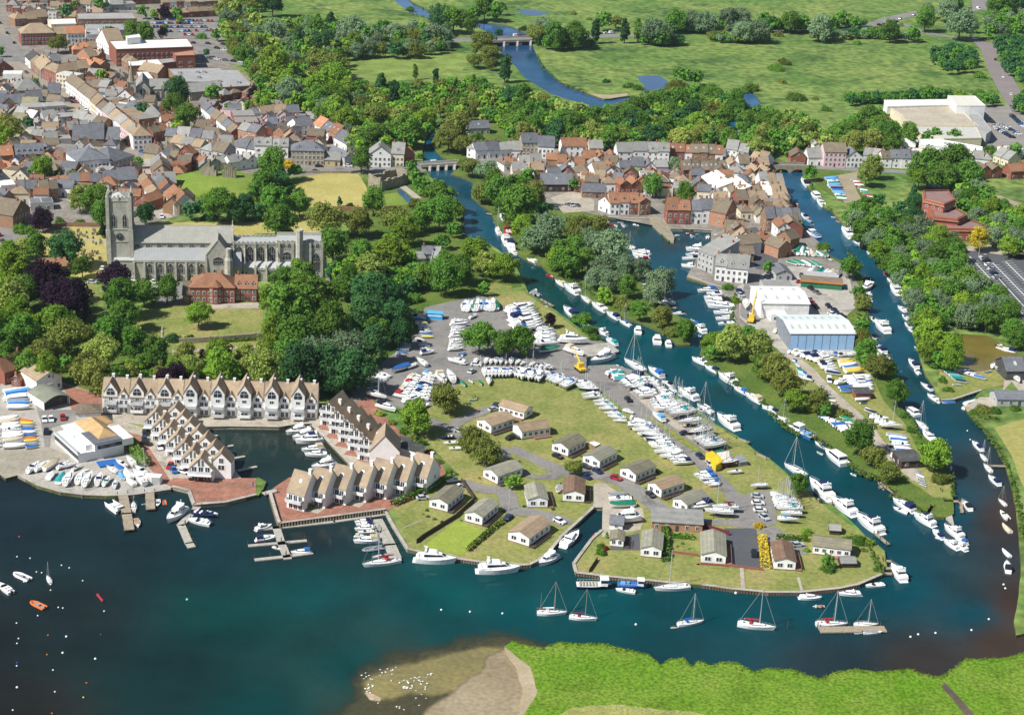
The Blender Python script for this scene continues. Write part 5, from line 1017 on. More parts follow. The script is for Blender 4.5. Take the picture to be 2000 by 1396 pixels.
ROW('facing the mews','the north','a',1790,970,1830,1060,2,14,8,'f','RW','g','office_block','building',wins=3)
ROW('below the mews offices','the north','a',1850,1090,1990,1130,2,9,7,'g','WO','gs','town_house')
ROW('beside the mews bend','the west','a',1830,1200,2000,1230,2,9,5,'g','W','s','town_house')
ROW('beside the dark red town tree','the west','a',1880,780,2000,830,2,9,5,'h','RO','b','house')
ROW('behind the supermarket garden','the west','a',1740,790,1880,770,2,9,4.5,'h','R','bg','house')
ROW('south of the ring road','the west','a',25,640,175,640,1,10,5,'f','W','w','shop','building')
ROW('south of the ring road corner','','a',-40,600,110,590,1,12,5,'x','R','k','house')
ROW('on the high street west side','the north','a',50,750,190,740,2,11,6,'h','RB','gb','shop','building')
ROW('opposite the pale corner block','','a',125,790,330,785,1,14,7,'h','B','g','shop','building',wins=3)
ROW('on the high street bend','the north','a',290,800,470,800,2,12,6,'xg','R','s','shop','building')
ROW('behind the west side shops','the west','a',-30,870,340,850,3,12,5,'g','BG','s','warehouse','building')
ROW('in the west side yards','the west','a',190,920,520,900,2,11,6,'f','G','g','warehouse','building')
ROW('below the west side yards','the west','a',350,1000,640,975,3,10,5,'gf','RGW','gb','outbuilding','building')
ROW('in the west side back lots','the west','a',100,960,330,1000,3,10,4.5,'gf','GW','gw','outbuilding','building')
ROW('beside the west yard trees','the west','a',280,1040,510,1030,3,9,5.5,'xg','W','g','house')
ROW('in the middle west lots','the west','a',540,1080,700,1070,2,9,5,'g','RW','g','house')
ROW('backing the west high street','the north','a',560,980,800,1040,3,9,5,'g','RB','gb','shop','building')
ROW('near the modern courtyard','the west','a',350,1160,560,1150,2,9,4.5,'gf','GW','g','house')
ROW('on the lower west high street','the west','a',570,1160,930,1160,3,16,5.5,'g','GB','s','shop','building')
ROW('behind the modern white building','','a',500,1290,600,1290,1,14,7,'f','R','g','shop','building')
ROW('beside the flat brick block','','a',420,1280,498,1285,1,11,6,'f','O','b','shop','building')
ROW('near the lane corner','','a',610,1370,860,1345,1,20,8,'h','W','s','office_block','building',pitch=28,wins=3,chim=0)
ROW('joined to the white modern block','','a',862,1350,1050,1290,1,20,6,'h','G','s','office_block','building',pitch=28,chim=0)
ROW('with a row of dormers','','a',130,1295,345,1285,1,13,6.5,'g','R','s','town_house',dorm=5,chim=0)
ROW('next to the dormered houses','','a',347,1275,430,1270,1,12,6.5,'x','R','s','town_house')
ROW('at the west edge','the north','a',-20,1290,110,1280,1,11,5.5,'g','O','o','town_house',sky=2)
ROW('at the west edge below','the north','a',-20,1400,150,1350,2,10,4.5,'xg','O','o','town_house')
ROW('north of the bend','the west','a',430,1210,560,1220,2,9,4,'gf','GB','g','outbuilding','building')
ROW('along the north residential street','the west','a',830,50,1250,30,8,8,5.5,'gh','RWB','bt','house')
ROW('along the far residential street','the west','a',1270,70,1700,60,8,8,5.5,'gh','RWB','bgt','house')
ROW('in the far north-west','the west','a',60,60,560,50,8,9,5.5,'gh','BWR','tb','house')
ROW('in the far north-west row','the west','a',100,130,280,130,3,10,5.5,'gf','BWR','tg','shop','building')
ROW('opposite the ring road island','the west','a',120,210,380,190,3,12,5.5,'hg','B','t','shop','building')
ROW('behind the far store','the west','a',770,90,1060,80,3,12,5,'fg','WG','g','warehouse','building')
for yy,nn in((-60,14),(-130,14)):ROW(f'in the outer streets {"near" if yy == -60 else "beyond"}','the west','a',-50,yy,1600,yy-10,nn,9,5.5,'gh','RWB','tbg','house',wins=0)
ROW('above the town car park','the west','a',1250,150,1700,130,6,8,4.5,'gh','RB','tb','house')
ROW('in the long west terrace','the west','e',130,150,320,145,3,9,5,'g','R','s','terraced_house')
ROW('at the end of the west terrace','the west','e',320,165,455,155,2,9,6,'g','O','b','terraced_house')
ROW('beyond the west terrace','the west','e',460,100,790,90,4,9,5,'g','RWG','rs','terraced_house')
ROW('north of the priory tower','the west','e',800,90,1070,70,2,12,5.5,'g','G','s','terraced_house')
ROW('at the churchyard corner','','e',105,390,240,330,1,14,7,'x','B','b','house',wins=3)
ROW('at the far west lane','the west','e',-40,230,110,200,2,11,6,'gx','BW','gs','house')
ROW('beside the west lane','','e',10,130,130,120,1,10,5,'f','W','w','house')
ROW('behind the copper beech','the west','e',240,250,420,240,2,8,3.5,'gf','GW','gs','outbuilding','building')
ROW('at the tower foot','the north','e',1065,230,1160,250,1,12,5,'x','R','r','cottage')
ROW('on church lane west side','the north','e',1060,60,1160,190,3,8,5,'g','WR','rt','cottage')
ROW('on church lane east side','the north','e',1180,60,1250,170,3,9,5.5,'g','WR','rs','cottage')
ROW('below the castle mound','the north','e',1270,180,1350,280,2,11,5.5,'gx','CW','rb','cottage')
ROW('beside the mound lane','','e',1400,280,1520,200,1,9,5,'g','B','b','cottage')
ROW('at the church lane top','the north','a',1170,1330,1230,1500,4,9,5.5,'xg','WR','gb','cottage')
ROW('in the white bridge-road terrace','the west','b',-10,1230,250,1235,4,10,7,'g','W','g','town_house',dorm=1)
ROW('beside the castle road','','b',275,1285,530,1290,1,13,8.5,'h','S','s','town_house',pitch=32,wins=3,chim=2,dorm=2)
ROW('next to the stone mansion','','b',535,1290,655,1295,1,9,3.5,'g','Y','g','outbuilding','building')
ROW('with its gable to the road','','b',690,1300,770,1290,1,18,5.5,'x','G','s','house')
ROW('behind the stone mansion','the west','b',130,1090,300,1110,2,9,5.5,'xg','PO','st','house')
ROW('in the new brick terrace','the north','b',445,1040,620,1130,3,10,6,'g','OW','sro','terraced_house',sky=2)
ROW('by the terrace end','the north','b',600,1130,700,1190,2,10,5,'g','W','s','terraced_house')
ROW('behind the new terrace','the west','b',330,1060,450,1040,1,11,6,'g','W','s','house')
ROW('with a gable behind the terrace','','b',435,950,535,960,1,9,6,'x','R','b','house')
ROW('in the rose-brick close','the west','b',30,1040,320,1020,4,9,5,'gx','POW','sb','house')
ROW('in the upper close','the west','b',-60,950,340,940,4,9,5,'gh','WPO','sbt','house')
ROW('at the wood edge','','b',-30,730,170,720,1,12,4,'h','B','b','house')
ROW('beside the town bridge','','b',880,1300,1050,1305,1,13,7.5,'x','W','g','town_house',wins=3)
ROW('next to the white bridge house','','b',1055,1300,1150,1305,1,12,8,'g','C','g','town_house',wins=3,dorm=1,chim=2)
ROW('at the bridge foot','','b',1160,1295,1235,1280,1,9,5.5,'g','R','o','town_house')
ROW('across the town bridge','the west','b',1640,1225,1720,1240,1,10,6,'h','W','g','town_house')
ROW('across the town bridge','the bridge','b',1710,1245,1990,1225,3,9,5,'g','W','gs','town_house')
ROW('behind the bridge street hedge','','b',1660,1050,1820,1045,1,10,4,'g','G','s','house',sky=1)
ROW('with twin tall chimneys','','c',75,1225,200,1225,1,10,9,'g','S','s','town_house',wins=3,chim=2,dorm=1)
ROW('beside the tall chimneyed house','','c',202,1235,325,1240,1,11,7.5,'g','W','s','town_house',wins=3,chim=1)
ROW('on the north side of bridge street','the west','c',-20,1225,70,1225,1,9,4.5,'g','W','g','town_house')
ROW('behind the red-roofed street row','','c',390,1215,580,1215,1,11,6,'g','W','r','town_house')
ROW('beside the red roof','','c',600,1230,705,1230,1,9,6,'g','C','g','town_house')
ROW('on the south side of bridge street','the west','c',350,1350,550,1360,3,10,6,'gx','WC','rt','town_house')
ROW('in the red-roofed street row','the west','c',565,1300,830,1300,3,10,5,'gx','WB','r','town_house')
ROW('between the street and the gardens','the west','c',640,1400,840,1390,2,10,5.5,'gx','W','rt','house')
ROW('at the lane behind the street','the west','c',-60,1340,60,1330,2,10,4.5,'hg','W','br','house')
ROW('in the white gabled group','the west','c',60,1330,230,1330,2,9,4.5,'xg','W','g','house')
ROW('beside the brick garage','','c',245,1380,350,1385,1,10,4,'f','R','k','outbuilding','building')
ROW('east along bridge street','the west','c',820,1260,1050,1260,2,10,6.5,'g','W','gr','town_house')
ROW('mid bridge street','the west','c',1050,1260,1220,1265,2,10,6.5,'g','W','g','town_house',dorm=1)
ROW('in the long red terrace','the west','c',1220,1245,1640,1260,7,9,5,'g','RWB','rb','terraced_house',sky=1)
ROW('at the east end of the terrace','the west','c',1660,1240,1830,1260,2,10,6,'gx','WR','rg','town_house')
ROW('below mid bridge street','the west','c',840,1380,1210,1380,4,9,6,'gx','WG','gs','house')
ROW('in the rooflight warehouse row','the west','c',1330,1395,1680,1380,5,10,5,'g','RBW','b','town_house',sky=2)
ROW('by the waterloo bridge approach','the west','c',1690,1350,2000,1350,4,9,5.5,'xg','WGR','bt','town_house')
ROW('at the quarter edge','the west','c',1840,1300,1960,1330,2,9,5.5,'g','W','t','town_house')
ROW('above the willow island car park','','g',230,100,470,100,1,12,4.5,'g','D','s','house',sky=1)
ROW('behind the dark-roofed house','','g',280,40,380,40,1,10,4.5,'g','W','s','house')
ROW('at the dark timber barn','','g',545,145,730,150,1,9,3.5,'g','B','s','outbuilding','building')
ROW('in the quarter gardens','the west','g',640,60,850,80,3,9,5,'xg','WP','rts','house')
ROW('behind the waterside inn','the west','g',840,120,1010,110,2,9,5,'xg','BR','r','house')
ROW('left of the basin quay','','g',670,240,760,270,1,10,5.5,'x','W','r','town_house')
ROW('along the basin quay','the west','g',760,278,985,278,3,11,7,'gg','WRW','r','town_house',wins=3,dorm=1)
ROW('at the basin quay end','','g',990,285,1075,280,1,13,7.5,'x','B','r','town_house',wins=3)
ROW('east of the stone pier','the west','g',1205,350,1380,355,2,11,8,'g','R','r','town_house',wins=3,dorm=1)
ROW('in the slate pair by the basin','the west','g',1385,350,1560,350,2,10,8,'g','W','s','town_house',wins=3)
ROW('beside the slate pair','','g',1565,355,1640,360,1,10,8,'g','R','r','town_house',wins=3)
ROW('on the basin corner','','g',1655,375,1740,330,1,10,7.5,'x','O','b','town_house',wins=3)
ROW('with long white roof slopes','the north','g',1430,60,1560,150,2,11,5,'m','C','w','town_house')
ROW('beside the white-roofed rows','the north','g',1580,110,1700,190,2,11,5,'m','W','w','town_house')
ROW('east of the white-roofed rows','the west','g',1700,190,1850,190,2,10,5.5,'xg','BG','tb','town_house')
ROW('along the east quarter lane','the west','g',1830,200,2000,190,3,10,5,'gx','RWC','tb','town_house')
ROW('in the quarter courtyard','the west','g',1780,310,1960,310,2,9,4,'h','C','rb','house')
ROW('behind the quarter courtyard','the west','g',1760,240,1990,225,3,9,5,'g','RC','bt','house')
ROW('on the crescent above the basin','the north','g',1640,420,1700,560,4,11,5,'gx','CBW','bt','town_house',sky=2)
ROW('on the crescent inner side','the north','g',1700,560,1780,600,1,12,6,'x','W','b','town_house',wins=3)
ROW('at the crescent foot','','g',1770,640,1880,640,1,8,4,'g','B','b','house')
ROW('with the white bay','','g',1830,520,1900,560,1,11,5.5,'h','W','r','house')
ROW('beside the balconied block','the west','g',1575,790,1830,815,3,12,7.5,'g','W','g','town_house',wins=3,dorm=1)
ROW('with terraces over the water','','g',1440,690,1560,740,1,16,9,'m','G','g','town_house',wins=3)
ROW('east of the round court','the west','h',70,470,170,470,1,11,6.5,'x','W','r','town_house')
ROW('at the river court','','h',75,620,180,600,1,10,5.5,'x','O','b','town_house')
ROW('beside the river court','','h',170,550,240,530,1,9,5.5,'g','B','b','town_house')
ROW('with river balconies','the west','h',-20,410,250,410,4,11,7,'g','B','s','town_house',wins=3)
ROW('by the east river','the west','h',-20,210,150,210,3,12,5.5,'gm','C','tw','town_house')
ROW('on the east river corner','the west','h',-60,110,120,110,3,12,5.5,'g','W','tg','town_house')
ROW('above the east river corner','the west','h',-120,30,50,20,2,10,5.5,'xg','CR','t','town_house')
ROW('around the round court','the north','g',1985,320,2080,460,3,11,5.5,'gx','RC','bt','town_house')
ROW('beside the waterloo bridge','','d',175,1280,290,1285,1,11,5,'x','R','b','house')
ROW('across the waterloo bridge','','d',310,1290,425,1290,1,10,5,'g','W','g','town_house')
ROW('tallest on the east street','','d',430,1302,600,1305,1,11,9.5,'g','P','b','town_house',wins=3,chim=2)
ROW('next to the tall pink house','','d',605,1305,730,1305,1,11,6.5,'x','W','s','town_house',wins=3)
ROW('along the east street','the west','d',735,1270,880,1290,2,9,5,'g','GW','g','terraced_house')
ROW('in the white east terrace','the west','d',885,1310,1180,1315,4,10,6,'g','W','sb','terraced_house',dorm=1)
ROW('at the east street end','the west','d',1600,1300,1740,1310,2,10,5.5,'gh','W','g','terraced_house')
ROW('behind the estate','the west','d',1750,1260,1860,1300,2,10,4,'fg','C','gw','outbuilding','building')
ROW('by the east works','','d',1860,1240,1985,1230,1,10,5,'f','W','w','outbuilding','building')
ROW('in the east brick pair','the west','d',1650,1400,1820,1390,2,9,5,'x','R','b','house')
ROW('at the east edge','the west','d',1890,1400,2060,1390,2,9,5,'g','R','r','house')
ROW('behind the pink house','the west','d',355,1190,470,1190,2,9,5,'xg','W','gs','house')
M_wht=mat('white_sheet_metal',(.74,.74,.72),.5,.05,.2,.4)
M_tanr=mat('tan_flat_roof',(.40,.35,.27),.9,.12,.1,.2,fine=.6)
SLAB('long white-roofed shed at the back of the estate','d','905,785 1395,780 1425,820 930,835',7,WM('W'),M_wht,'estate_warehouse','warehouse')
SLAB('tallest white warehouse on the estate corner','d','1400,750 1610,753 1692,828 1570,828 1470,825',11,M_wht,mat('cream_roof',(.58,.56,.48),.8,.06),'estate_warehouse','warehouse')
SLAB('broad tan-roofed factory in the middle of the estate','d','950,840 1470,835 1640,990 1100,985 1040,900',6,WM('C'),M_tanr,'estate_warehouse','warehouse')
SLAB('pale grey-roofed shed in front of the tan factory','d','1120,990 1620,995 1665,1080 1370,1085 1190,1040',6,WM('C'),mat('pale_felt',(.46,.45,.41),.9,.08),'estate_warehouse','warehouse',extra=6)
SLAB('grey link building with offices on the estate car park','d','1560,840 1650,900 1740,1020 1700,1050 1640,1020 1580,930',6,WM('G'),M_flatg,'estate_warehouse','warehouse',extra=3)
SLAB('long low curved white-roofed shed behind east street','d','1180,1090 1330,1090 1670,1150 1665,1190 1420,1150 1190,1130',6,M_wht,M_wht,'estate_warehouse','warehouse')
ROW('behind the white east terrace','','d',990,1165,1140,1180,1,14,3,'h','W','w','outbuilding','building',pitch=30,chim=0)
SLAB('low pale roof joining the east terrace sheds','d','1140,1160 1270,1165 1350,1190 1180,1195',4,WM('C'),mat('cream_roof',(.58,.56,.48)),'estate_warehouse','warehouse')
def offices():
 M_rr=RM('r');M_rw=mat('office_brick',(.33,.09,.06),.9,.12,.5)
 Z=0
 for lab,c,s,h in(('red brick office wing with broad flat eaves nearest the car park','h','1275,345 1560,320 1730,375 1650,395 1370,390',6),('tall red brick council office wing with sloping red panels','h','1210,95 1400,90 1460,165 1370,205 1215,165',13),('middle red brick office wing with pointed roof','h','1255,225 1400,200 1550,285 1480,320 1290,300',9)):
  o=SLAB(lab,c,s,h,M_rw,mat('office_roof',(.24,.15,.13),.9,.15,.3),'office_wing','offices',.6,extra=3.2)
  P=[G(x,y,LZ+h)for x,y in pts(c,s)];cx=sum(p.x for p in P)/len(P);cy=sum(p.y for p in P)/len(P)
  mb=MB();lo=[((p.x-cx)*1.07,(p.y-cy)*1.07,h-.9)for p in P];hi=[((p.x-cx)*.9,(p.y-cy)*.9,h+.7)for p in P]
  a=sum(lo[i][0]*lo[(i+1)%5][1]-lo[(i+1)%5][0]*lo[i][1]for i in range(5))
  if a<0:lo.reverse();hi.reverse()
  mb.rings([lo,hi],0,cap=False);new('eaves',mb.mesh('eaves',M_rr),o)
offices()
def FILL(place,c,poly,n,seed,names,wcs,rcs):
 P=pts(c,poly);r=random.Random(seed);xs=[p[0]for p in P];ys=[p[1]for p in P];k=0;got=[]
 for _ in range(1500):
  if k>=n:break
  x,y=r.uniform(min(xs),max(xs)),r.uniform(min(ys),max(ys))
  if not inpoly(x,y,P):continue
  p=G(x,y)
  if any(math.hypot(p.x-a,p.y-b)<q*.75+3.5 for a,b,q in OCC):continue
  W,D=r.uniform(6,9.5),r.uniform(6,8);ang=r.choice([-.25,-.1,0,.15])+(math.pi/2 if r.random()<.25 else 0)
  got.append((x,y,W,D,ang));k+=1;OCC.append((p.x,p.y,5))
 got.sort()
 for i,(x,y,W,D,ang)in enumerate(got):
  nm,wc,rc,st=r.choice(names),r.choice(wcs),r.choice(rcs),r.choice('gghxf')
  p=G(x,y);c_,s_=math.cos(ang),math.sin(ang)
  house((p.x-c_*W/2+s_*D/2,p.y-s_*W/2-c_*D/2),ang,W,D,r.uniform(3.5,5.5),st,wc,rc,f'{hdesc(nm, wc, rc, st)}, {ordinal(i)} from the west {place}','houses '+place,nm,'house',chim=1,wins=2,side=False)
FILL('in the west back lots','a','0,700 330,790 520,880 760,1010 930,1160 920,1180 560,1300 200,1290 0,1250',40,5,['house','outbuilding'],'WCBWGR','gsbtm')
FILL('in the lots east of the high street','a','600,640 980,640 980,800 1300,860 1480,1020 1260,1060 1040,960 820,820',24,6,['house','outbuilding'],'WCBWGR','gsbtr')
FILL('in the northern blocks','a','60,60 800,90 760,200 100,150',22,7,['house'],'RBW','tbg')
FILL('near the mews','a','1480,880 2000,840 2500,960 2480,1200 1900,1200 1500,1100',30,8,['house'],'RCWP','sbgt')
FILL('in the southwest blocks','a','-60,1300 1040,1370 1180,1520 1120,1600 760,1620 500,1560 -60,1620',34,9,['house','cottage'],'WCBRW','sbtgr')
FILL('in the waterside quarter','c','-20,1290 780,1330 1700,1390 1900,1420 2020,1640 1800,1700 1660,1640 1500,1560 900,1500 500,1500 100,1450',46,10,['house','cottage'],'WWCBRW','bgtsbr')
FILL('in the river quarter','g','1650,60 2060,60 2120,330 1900,350 1760,200',14,11,['house','cottage'],'WWC','mbt')
FILL('on the castle road','a','1180,1150 1900,1230 2000,1330 1500,1400 1240,1400',10,12,['cottage'],'WRS','gbr')
print('HOUSES',HN)
#THE PRIORY CHURCH
M_ash=mat('church_stone',(.40,.38,.32),.9,.16,.35,.2,.3,fine=1.6);M_lead=roofmat('lead_roof',(.36,.37,.37),.1);M_sroof=roofmat('stone_slate',(.30,.29,.26),.15)
M_gl=mat('church_glass',(.035,.04,.05),.25,.2,1,.5)
def arch(w_,h,k=6):
 P=[(-w_/2,0),(w_/2,0),(w_/2,h*.62)]
 for i in range(1,k):t=i/k;P.append((w_/2*(1-t**1.6),h*(.62+.38*t**.8)))
 P.append((0,h));
 for i in range(k-1,0,-1):t=i/k;P.append((-w_/2*(1-t**1.6),h*(.62+.38*t**.8)))
 P.append((-w_/2,h*.62));return P
ARW={}
def church_window(parent,x,y,z,w_,h,lights=3):
 key=(w_,h,lights)
 if key not in ARW:
  mb=MB();P=arch(w_+.5,h+.4);n=len(P)
  mb.rings([[(p[0],-.02,p[1]-.2)for p in P],[(p[0],-.16,p[1]-.2)for p in P]],0);Q=arch(w_,h);mb.face([(p[0],-.17,p[1])for p in Q],1)
  for i in range(1,lights):xx=-w_/2+w_*i/lights;mb.box(xx-.06,xx+.06,-.24,-.1,0,h*(.72 if i*2!=lights else .95),0)
  mb.box(-w_/2,w_/2,-.23,-.1,h*.48,h*.48+.1,0);ARW[key]=mb.mesh('window',[M_ash,M_gl])
 return new('window',ARW[key],parent,(x,y,z))
def battlement(mb,x0,y0,x1,y1,z,h=.5,s=1.1,m=0):
 L_=math.hypot(x1-x0,y1-y0);n=max(2,int(L_/s));dx,dy=(x1-x0)/L_,(y1-y0)/L_
 for i in range(n):
  if i%2:continue
  a=(i/n)*L_;b=((i+1)/n)*L_
  px,py=-dy*.2,dx*.2
  mb.prism([(x0+dx*a-px,y0+dy*a-py),(x0+dx*b-px,y0+dy*b-py),(x0+dx*b+px,y0+dy*b+py),(x0+dx*a+px,y0+dy*a+py)],z,z+h,m)
def priory():
 O_=G(262,549);E_=G(633,549);ang=math.atan2((E_-O_).y,(E_-O_).x);u_=Vector((math.cos(ang),math.sin(ang)));v_=Vector((-u_.y,u_.x))
 root=new('priory_church',None,None,O_,ang);tag(root,'long grey stone priory church with square west tower among the trees','church')
 def hit(px,py,dy):
  d=ray(px,py);o2=Vector((O_.x,O_.y))+v_*dy;t=o2.dot(v_)/Vector((d.x,d.y)).dot(v_);p=Vector((d.x,d.y))*t-Vector((O_.x,O_.y));return p.dot(u_),CH+d.z*t-LZ
 def x_(px,dy=0,z=6):return hit(px,549-z*4.2,dy)[0]
 def z_(py,dy,px=430):return hit(px,py,dy)[1]
 aw=6.0;nw=9.5;tw=aw*2+nw
 mb=MB();tx0,tx1=x_(213,6,15),x_(257,6,15);ty0,ty1=5.2,5.2+(tx1-tx0)*1.02;TH=z_(391,5.2,235)
 mb.box(tx0,tx1,ty0,ty1,0,TH)
 for zz in(TH*.46,TH*.62,TH-.6):mb.box(tx0-.2,tx1+.2,ty0-.2,ty1+.2,zz,zz+.4)
 for(a,b)in((tx0,ty0),(tx1,ty0),(tx0,ty1),(tx1,ty1)):
  mb.box(a-.95,a+.95,b-.95,b+.95,0,TH*.62);mb.box(a-.7,a+.7,b-.7,b+.7,TH*.62,TH+1.6)
  mb.rings([[(a+.55*math.cos(t),b+.55*math.sin(t),TH+1.6)for t in[i*math.pi/3 for i in range(6)]],[(a+.1*math.cos(t),b+.1*math.sin(t),TH+3.8)for t in[i*math.pi/3 for i in range(6)]]])
 mb.box(tx0,tx1,ty0,ty0+.35,TH,TH+1.0);mb.box(tx0,tx1,ty1-.35,ty1,TH,TH+1.0);mb.box(tx0,tx0+.35,ty0+.35,ty1-.35,TH,TH+1.0);mb.box(tx1-.35,tx1,ty0+.35,ty1-.35,TH,TH+1.0)
 for(a,b,c,d)in((tx0+1,ty0+.17,tx1-1,ty0+.17),(tx0+1,ty1-.17,tx1-1,ty1-.17),(tx0+.17,ty0+1,tx0+.17,ty1-1),(tx1-.17,ty0+1,tx1-.17,ty1-1)):battlement(mb,a,b,c,d,TH+1.0,.8,.75)
 for(a,b)in(((tx0+tx1)/2,ty0),((tx0+tx1)/2,ty1),(tx0,(ty0+ty1)/2),(tx1,(ty0+ty1)/2)):mb.box(a-.3,a+.3,b-.3,b+.3,TH,TH+2.4)
 tower=new('tower',mb.mesh('tower',M_ash),root)
 mb=MB();cx,cy=(tx0+tx1)/2,(ty0+ty1)/2;q=3.6
 mb.rings([[(cx-q,cy-q,TH+.1),(cx+q,cy-q,TH+.1),(cx+q,cy+q,TH+.1),(cx-q,cy+q,TH+.1)],[(cx-.1,cy-.1,TH+2.2),(cx+.1,cy-.1,TH+2.2),(cx+.1,cy+.1,TH+2.2),(cx-.1,cy+.1,TH+2.2)]]);mb.tube((cx,cy,TH+2),(cx,cy,TH+6),.09);mb.box(cx-.5,cx+.5,cy-.03,cy+.03,TH+5.2,TH+5.6)
 new('tower_roof',mb.mesh('tower_roof',M_lead),tower)
 for i in(-1,1):church_window(tower,cx+i*2.3,ty0-.02,TH*.66,1.7,5.6,2)
 w2=church_window(tower,tx1+.02,cy,TH*.66,1.7,5.6,2);w2.rotation_euler=(0,0,math.pi/2)
 mb=MB();n=20;mb.rings([[(cx+1.5*math.cos(t),ty0-.05,TH*.53+1.5*math.sin(t))for t in[2*math.pi*i/n for i in range(n)]],[(cx+1.5*math.cos(t),ty0-.25,TH*.53+1.5*math.sin(t))for t in[2*math.pi*i/n for i in range(n)]]],0)
 for i in range(12):t=i*math.pi/6;mb.tube((cx+1.05*math.cos(t),ty0-.27,TH*.53+1.05*math.sin(t)),(cx+1.35*math.cos(t),ty0-.27,TH*.53+1.35*math.sin(t)),.06,1,4)
 mb.tube((cx,ty0-.28,TH*.53),(cx+.5,ty0-.28,TH*.53+.6),.06,1,4);mb.tube((cx,ty0-.28,TH*.53),(cx-.2,ty0-.28,TH*.53+1.1),.05,1,4)
 new('clock_face',mb.mesh('clock_face',[M_gl,M_alu]),tower)
 nx0,nx1=tx1-.4,x_(455,8,12);HE=z_(474,aw,350);HR=z_(441,aw+nw/2,350);mb=MB();mb.box(nx0,nx1,aw,aw+nw,0,HE)
 for x in(nx0,nx1):mb.face([(x,aw,HE),(x,aw+nw,HE),(x,aw+nw/2,HR)])
 mb.box(nx1-.5,nx1+.3,aw-.2,aw+nw+.2,HE-.3,HE+.7);mb.rings([[(nx1-.4,aw-.1,HE),(nx1-.4,aw+nw+.1,HE),(nx1-.4,aw+nw/2,HR+.9)],[(nx1+.3,aw-.1,HE),(nx1+.3,aw+nw+.1,HE),(nx1+.3,aw+nw/2,HR+.9)]]);mb.tube((nx1,aw+nw/2,HR),(nx1,aw+nw/2,HR+2.6),.22)
 battlement(mb,nx0,aw,nx1,aw,HE+.02,.01)
 nave=new('nave',mb.mesh('nave',M_ash),root)
 mb=MB();mb.face([(nx0,aw-.4,HE+.1),(nx1-.4,aw-.4,HE+.1),(nx1-.4,aw+nw/2,HR+.2),(nx0,aw+nw/2,HR+.2)]);mb.face([(nx1-.4,aw+nw+.4,HE+.1),(nx0,aw+nw+.4,HE+.1),(nx0,aw+nw/2,HR+.2),(nx1-.4,aw+nw/2,HR+.2)]);mb.tube((nx0,aw+nw/2,HR+.2),(nx1,aw+nw/2,HR+.2),.15)
 mb.box(nx0,nx1-.4,aw-.42,aw-.2,HE-.25,HE+.1);new('nave_roof',mb.mesh('nave_roof',M_sroof),nave)
 HA1=z_(484,aw,330);HA0=z_(510,0,330)
 for i in range(7):church_window(nave,nx0+(nx1-11-nx0)*(i+.5)/7+.5,aw-.02,HA1+.35,1.9,HE-HA1-1.0,2)
 ax0=x_(262,0,4);ax1=x_(404,0,4);mb=MB();mb.box(ax0,ax1,0,aw-.05,0,HA0)
 for x in(ax0,ax1):mb.face([(x,0,HA0),(x,aw-.05,HA0),(x,aw-.05,HA1)])
 nb=7;st=(ax1-ax0)/nb
 for i in range(nb+1):x=ax0+i*st;mb.rings([[(x-.45,-1.2,0),(x+.45,-1.2,0),(x+.45,0,0),(x-.45,0,0)],[(x-.4,-.8,HA0*.6),(x+.4,-.8,HA0*.6),(x+.4,0,HA0*.6),(x-.4,0,HA0*.6)],[(x-.35,-.3,HA0*.95),(x+.35,-.3,HA0*.95),(x+.35,0,HA0),(x-.35,0,HA0)]])
 mb.box(ax0-.1,ax1,-.22,-.0,HA0-.5,HA0+.35);aisle=new('south_aisle',mb.mesh('south_aisle',M_ash),root)
 for i in range(1,nb):church_window(aisle,ax0+(i+.5)*st,-.02,HA0*.42,2.0,HA0*.46,3)
 for i in range(1,nb):church_window(aisle,ax0+(i+.5)*st,-.02,HA0*.06,1.9,HA0*.26,2)
 mb=MB();mb.rings([[(ax0,0,HA0+.1),(ax1,0,HA0+.1),(ax1,aw-.1,HA1+.05),(ax0,aw-.1,HA1+.05)],[(ax0,0,HA0+.25),(ax1,0,HA0+.25),(ax1,aw-.1,HA1+.2),(ax0,aw-.1,HA1+.2)]])
 for i in range(int((ax1-ax0)/1.3)):x=ax0+.6+i*1.3;mb.tube((x,.1,HA0+.27),(x,aw-.15,HA1+.22),.06,0,4)
 new('aisle_roof',mb.mesh('aisle_roof',M_lead),aisle)
 mb=MB();px0,px1=x_(222,1,4),ax0+.3;HP=HA0*.98;mb.box(px0,px1,0.4,6,0,HP);mb.box(px0+.1,px0+1.1,-.3,.4,0,HP+.8);mb.box(px0-.1,px1,.2,.45,HP,HP+.5);porch=new('porch',mb.mesh('porch',M_ash),root)
 mb=MB();mb.box(px0+.2,px1-.2,.7,5.9,HP,HP+.2);new('porch_roof',mb.mesh('porch_roof',M_lead),porch)
 mb=MB();mb.box(ax0,nx1,aw+nw,tw,0,HA0);new('north_aisle',mb.mesh('north_aisle',M_ash),root)
 sx0,sx1=x_(403,-3,5),x_(450,-3,5);ys=-3.2;HT=z_(499,ys);HG=z_(469,ys);m_=(sx0+sx1)/2;mb=MB();mb.box(sx0,sx1,ys,aw,0,HT)
 mb.face([(sx0,ys,HT),(sx1,ys,HT),(m_,ys,HG)]);mb.rings([[(sx0-.1,ys-.15,HT-.3),(m_,ys-.15,HG-.3),(m_,ys-.15,HG+.4),(sx0-.1,ys-.15,HT+.4)],[(sx0-.1,ys+.35,HT-.3),(m_,ys+.35,HG-.3),(m_,ys+.35,HG+.4),(sx0-.1,ys+.35,HT+.4)]]);mb.rings([[(sx1+.1,ys-.15,HT-.3),(m_,ys-.15,HG-.3),(m_,ys-.15,HG+.4),(sx1+.1,ys-.15,HT+.4)],[(sx1+.1,ys+.35,HT-.3),(m_,ys+.35,HG-.3),(m_,ys+.35,HG+.4),(sx1+.1,ys+.35,HT+.4)]])
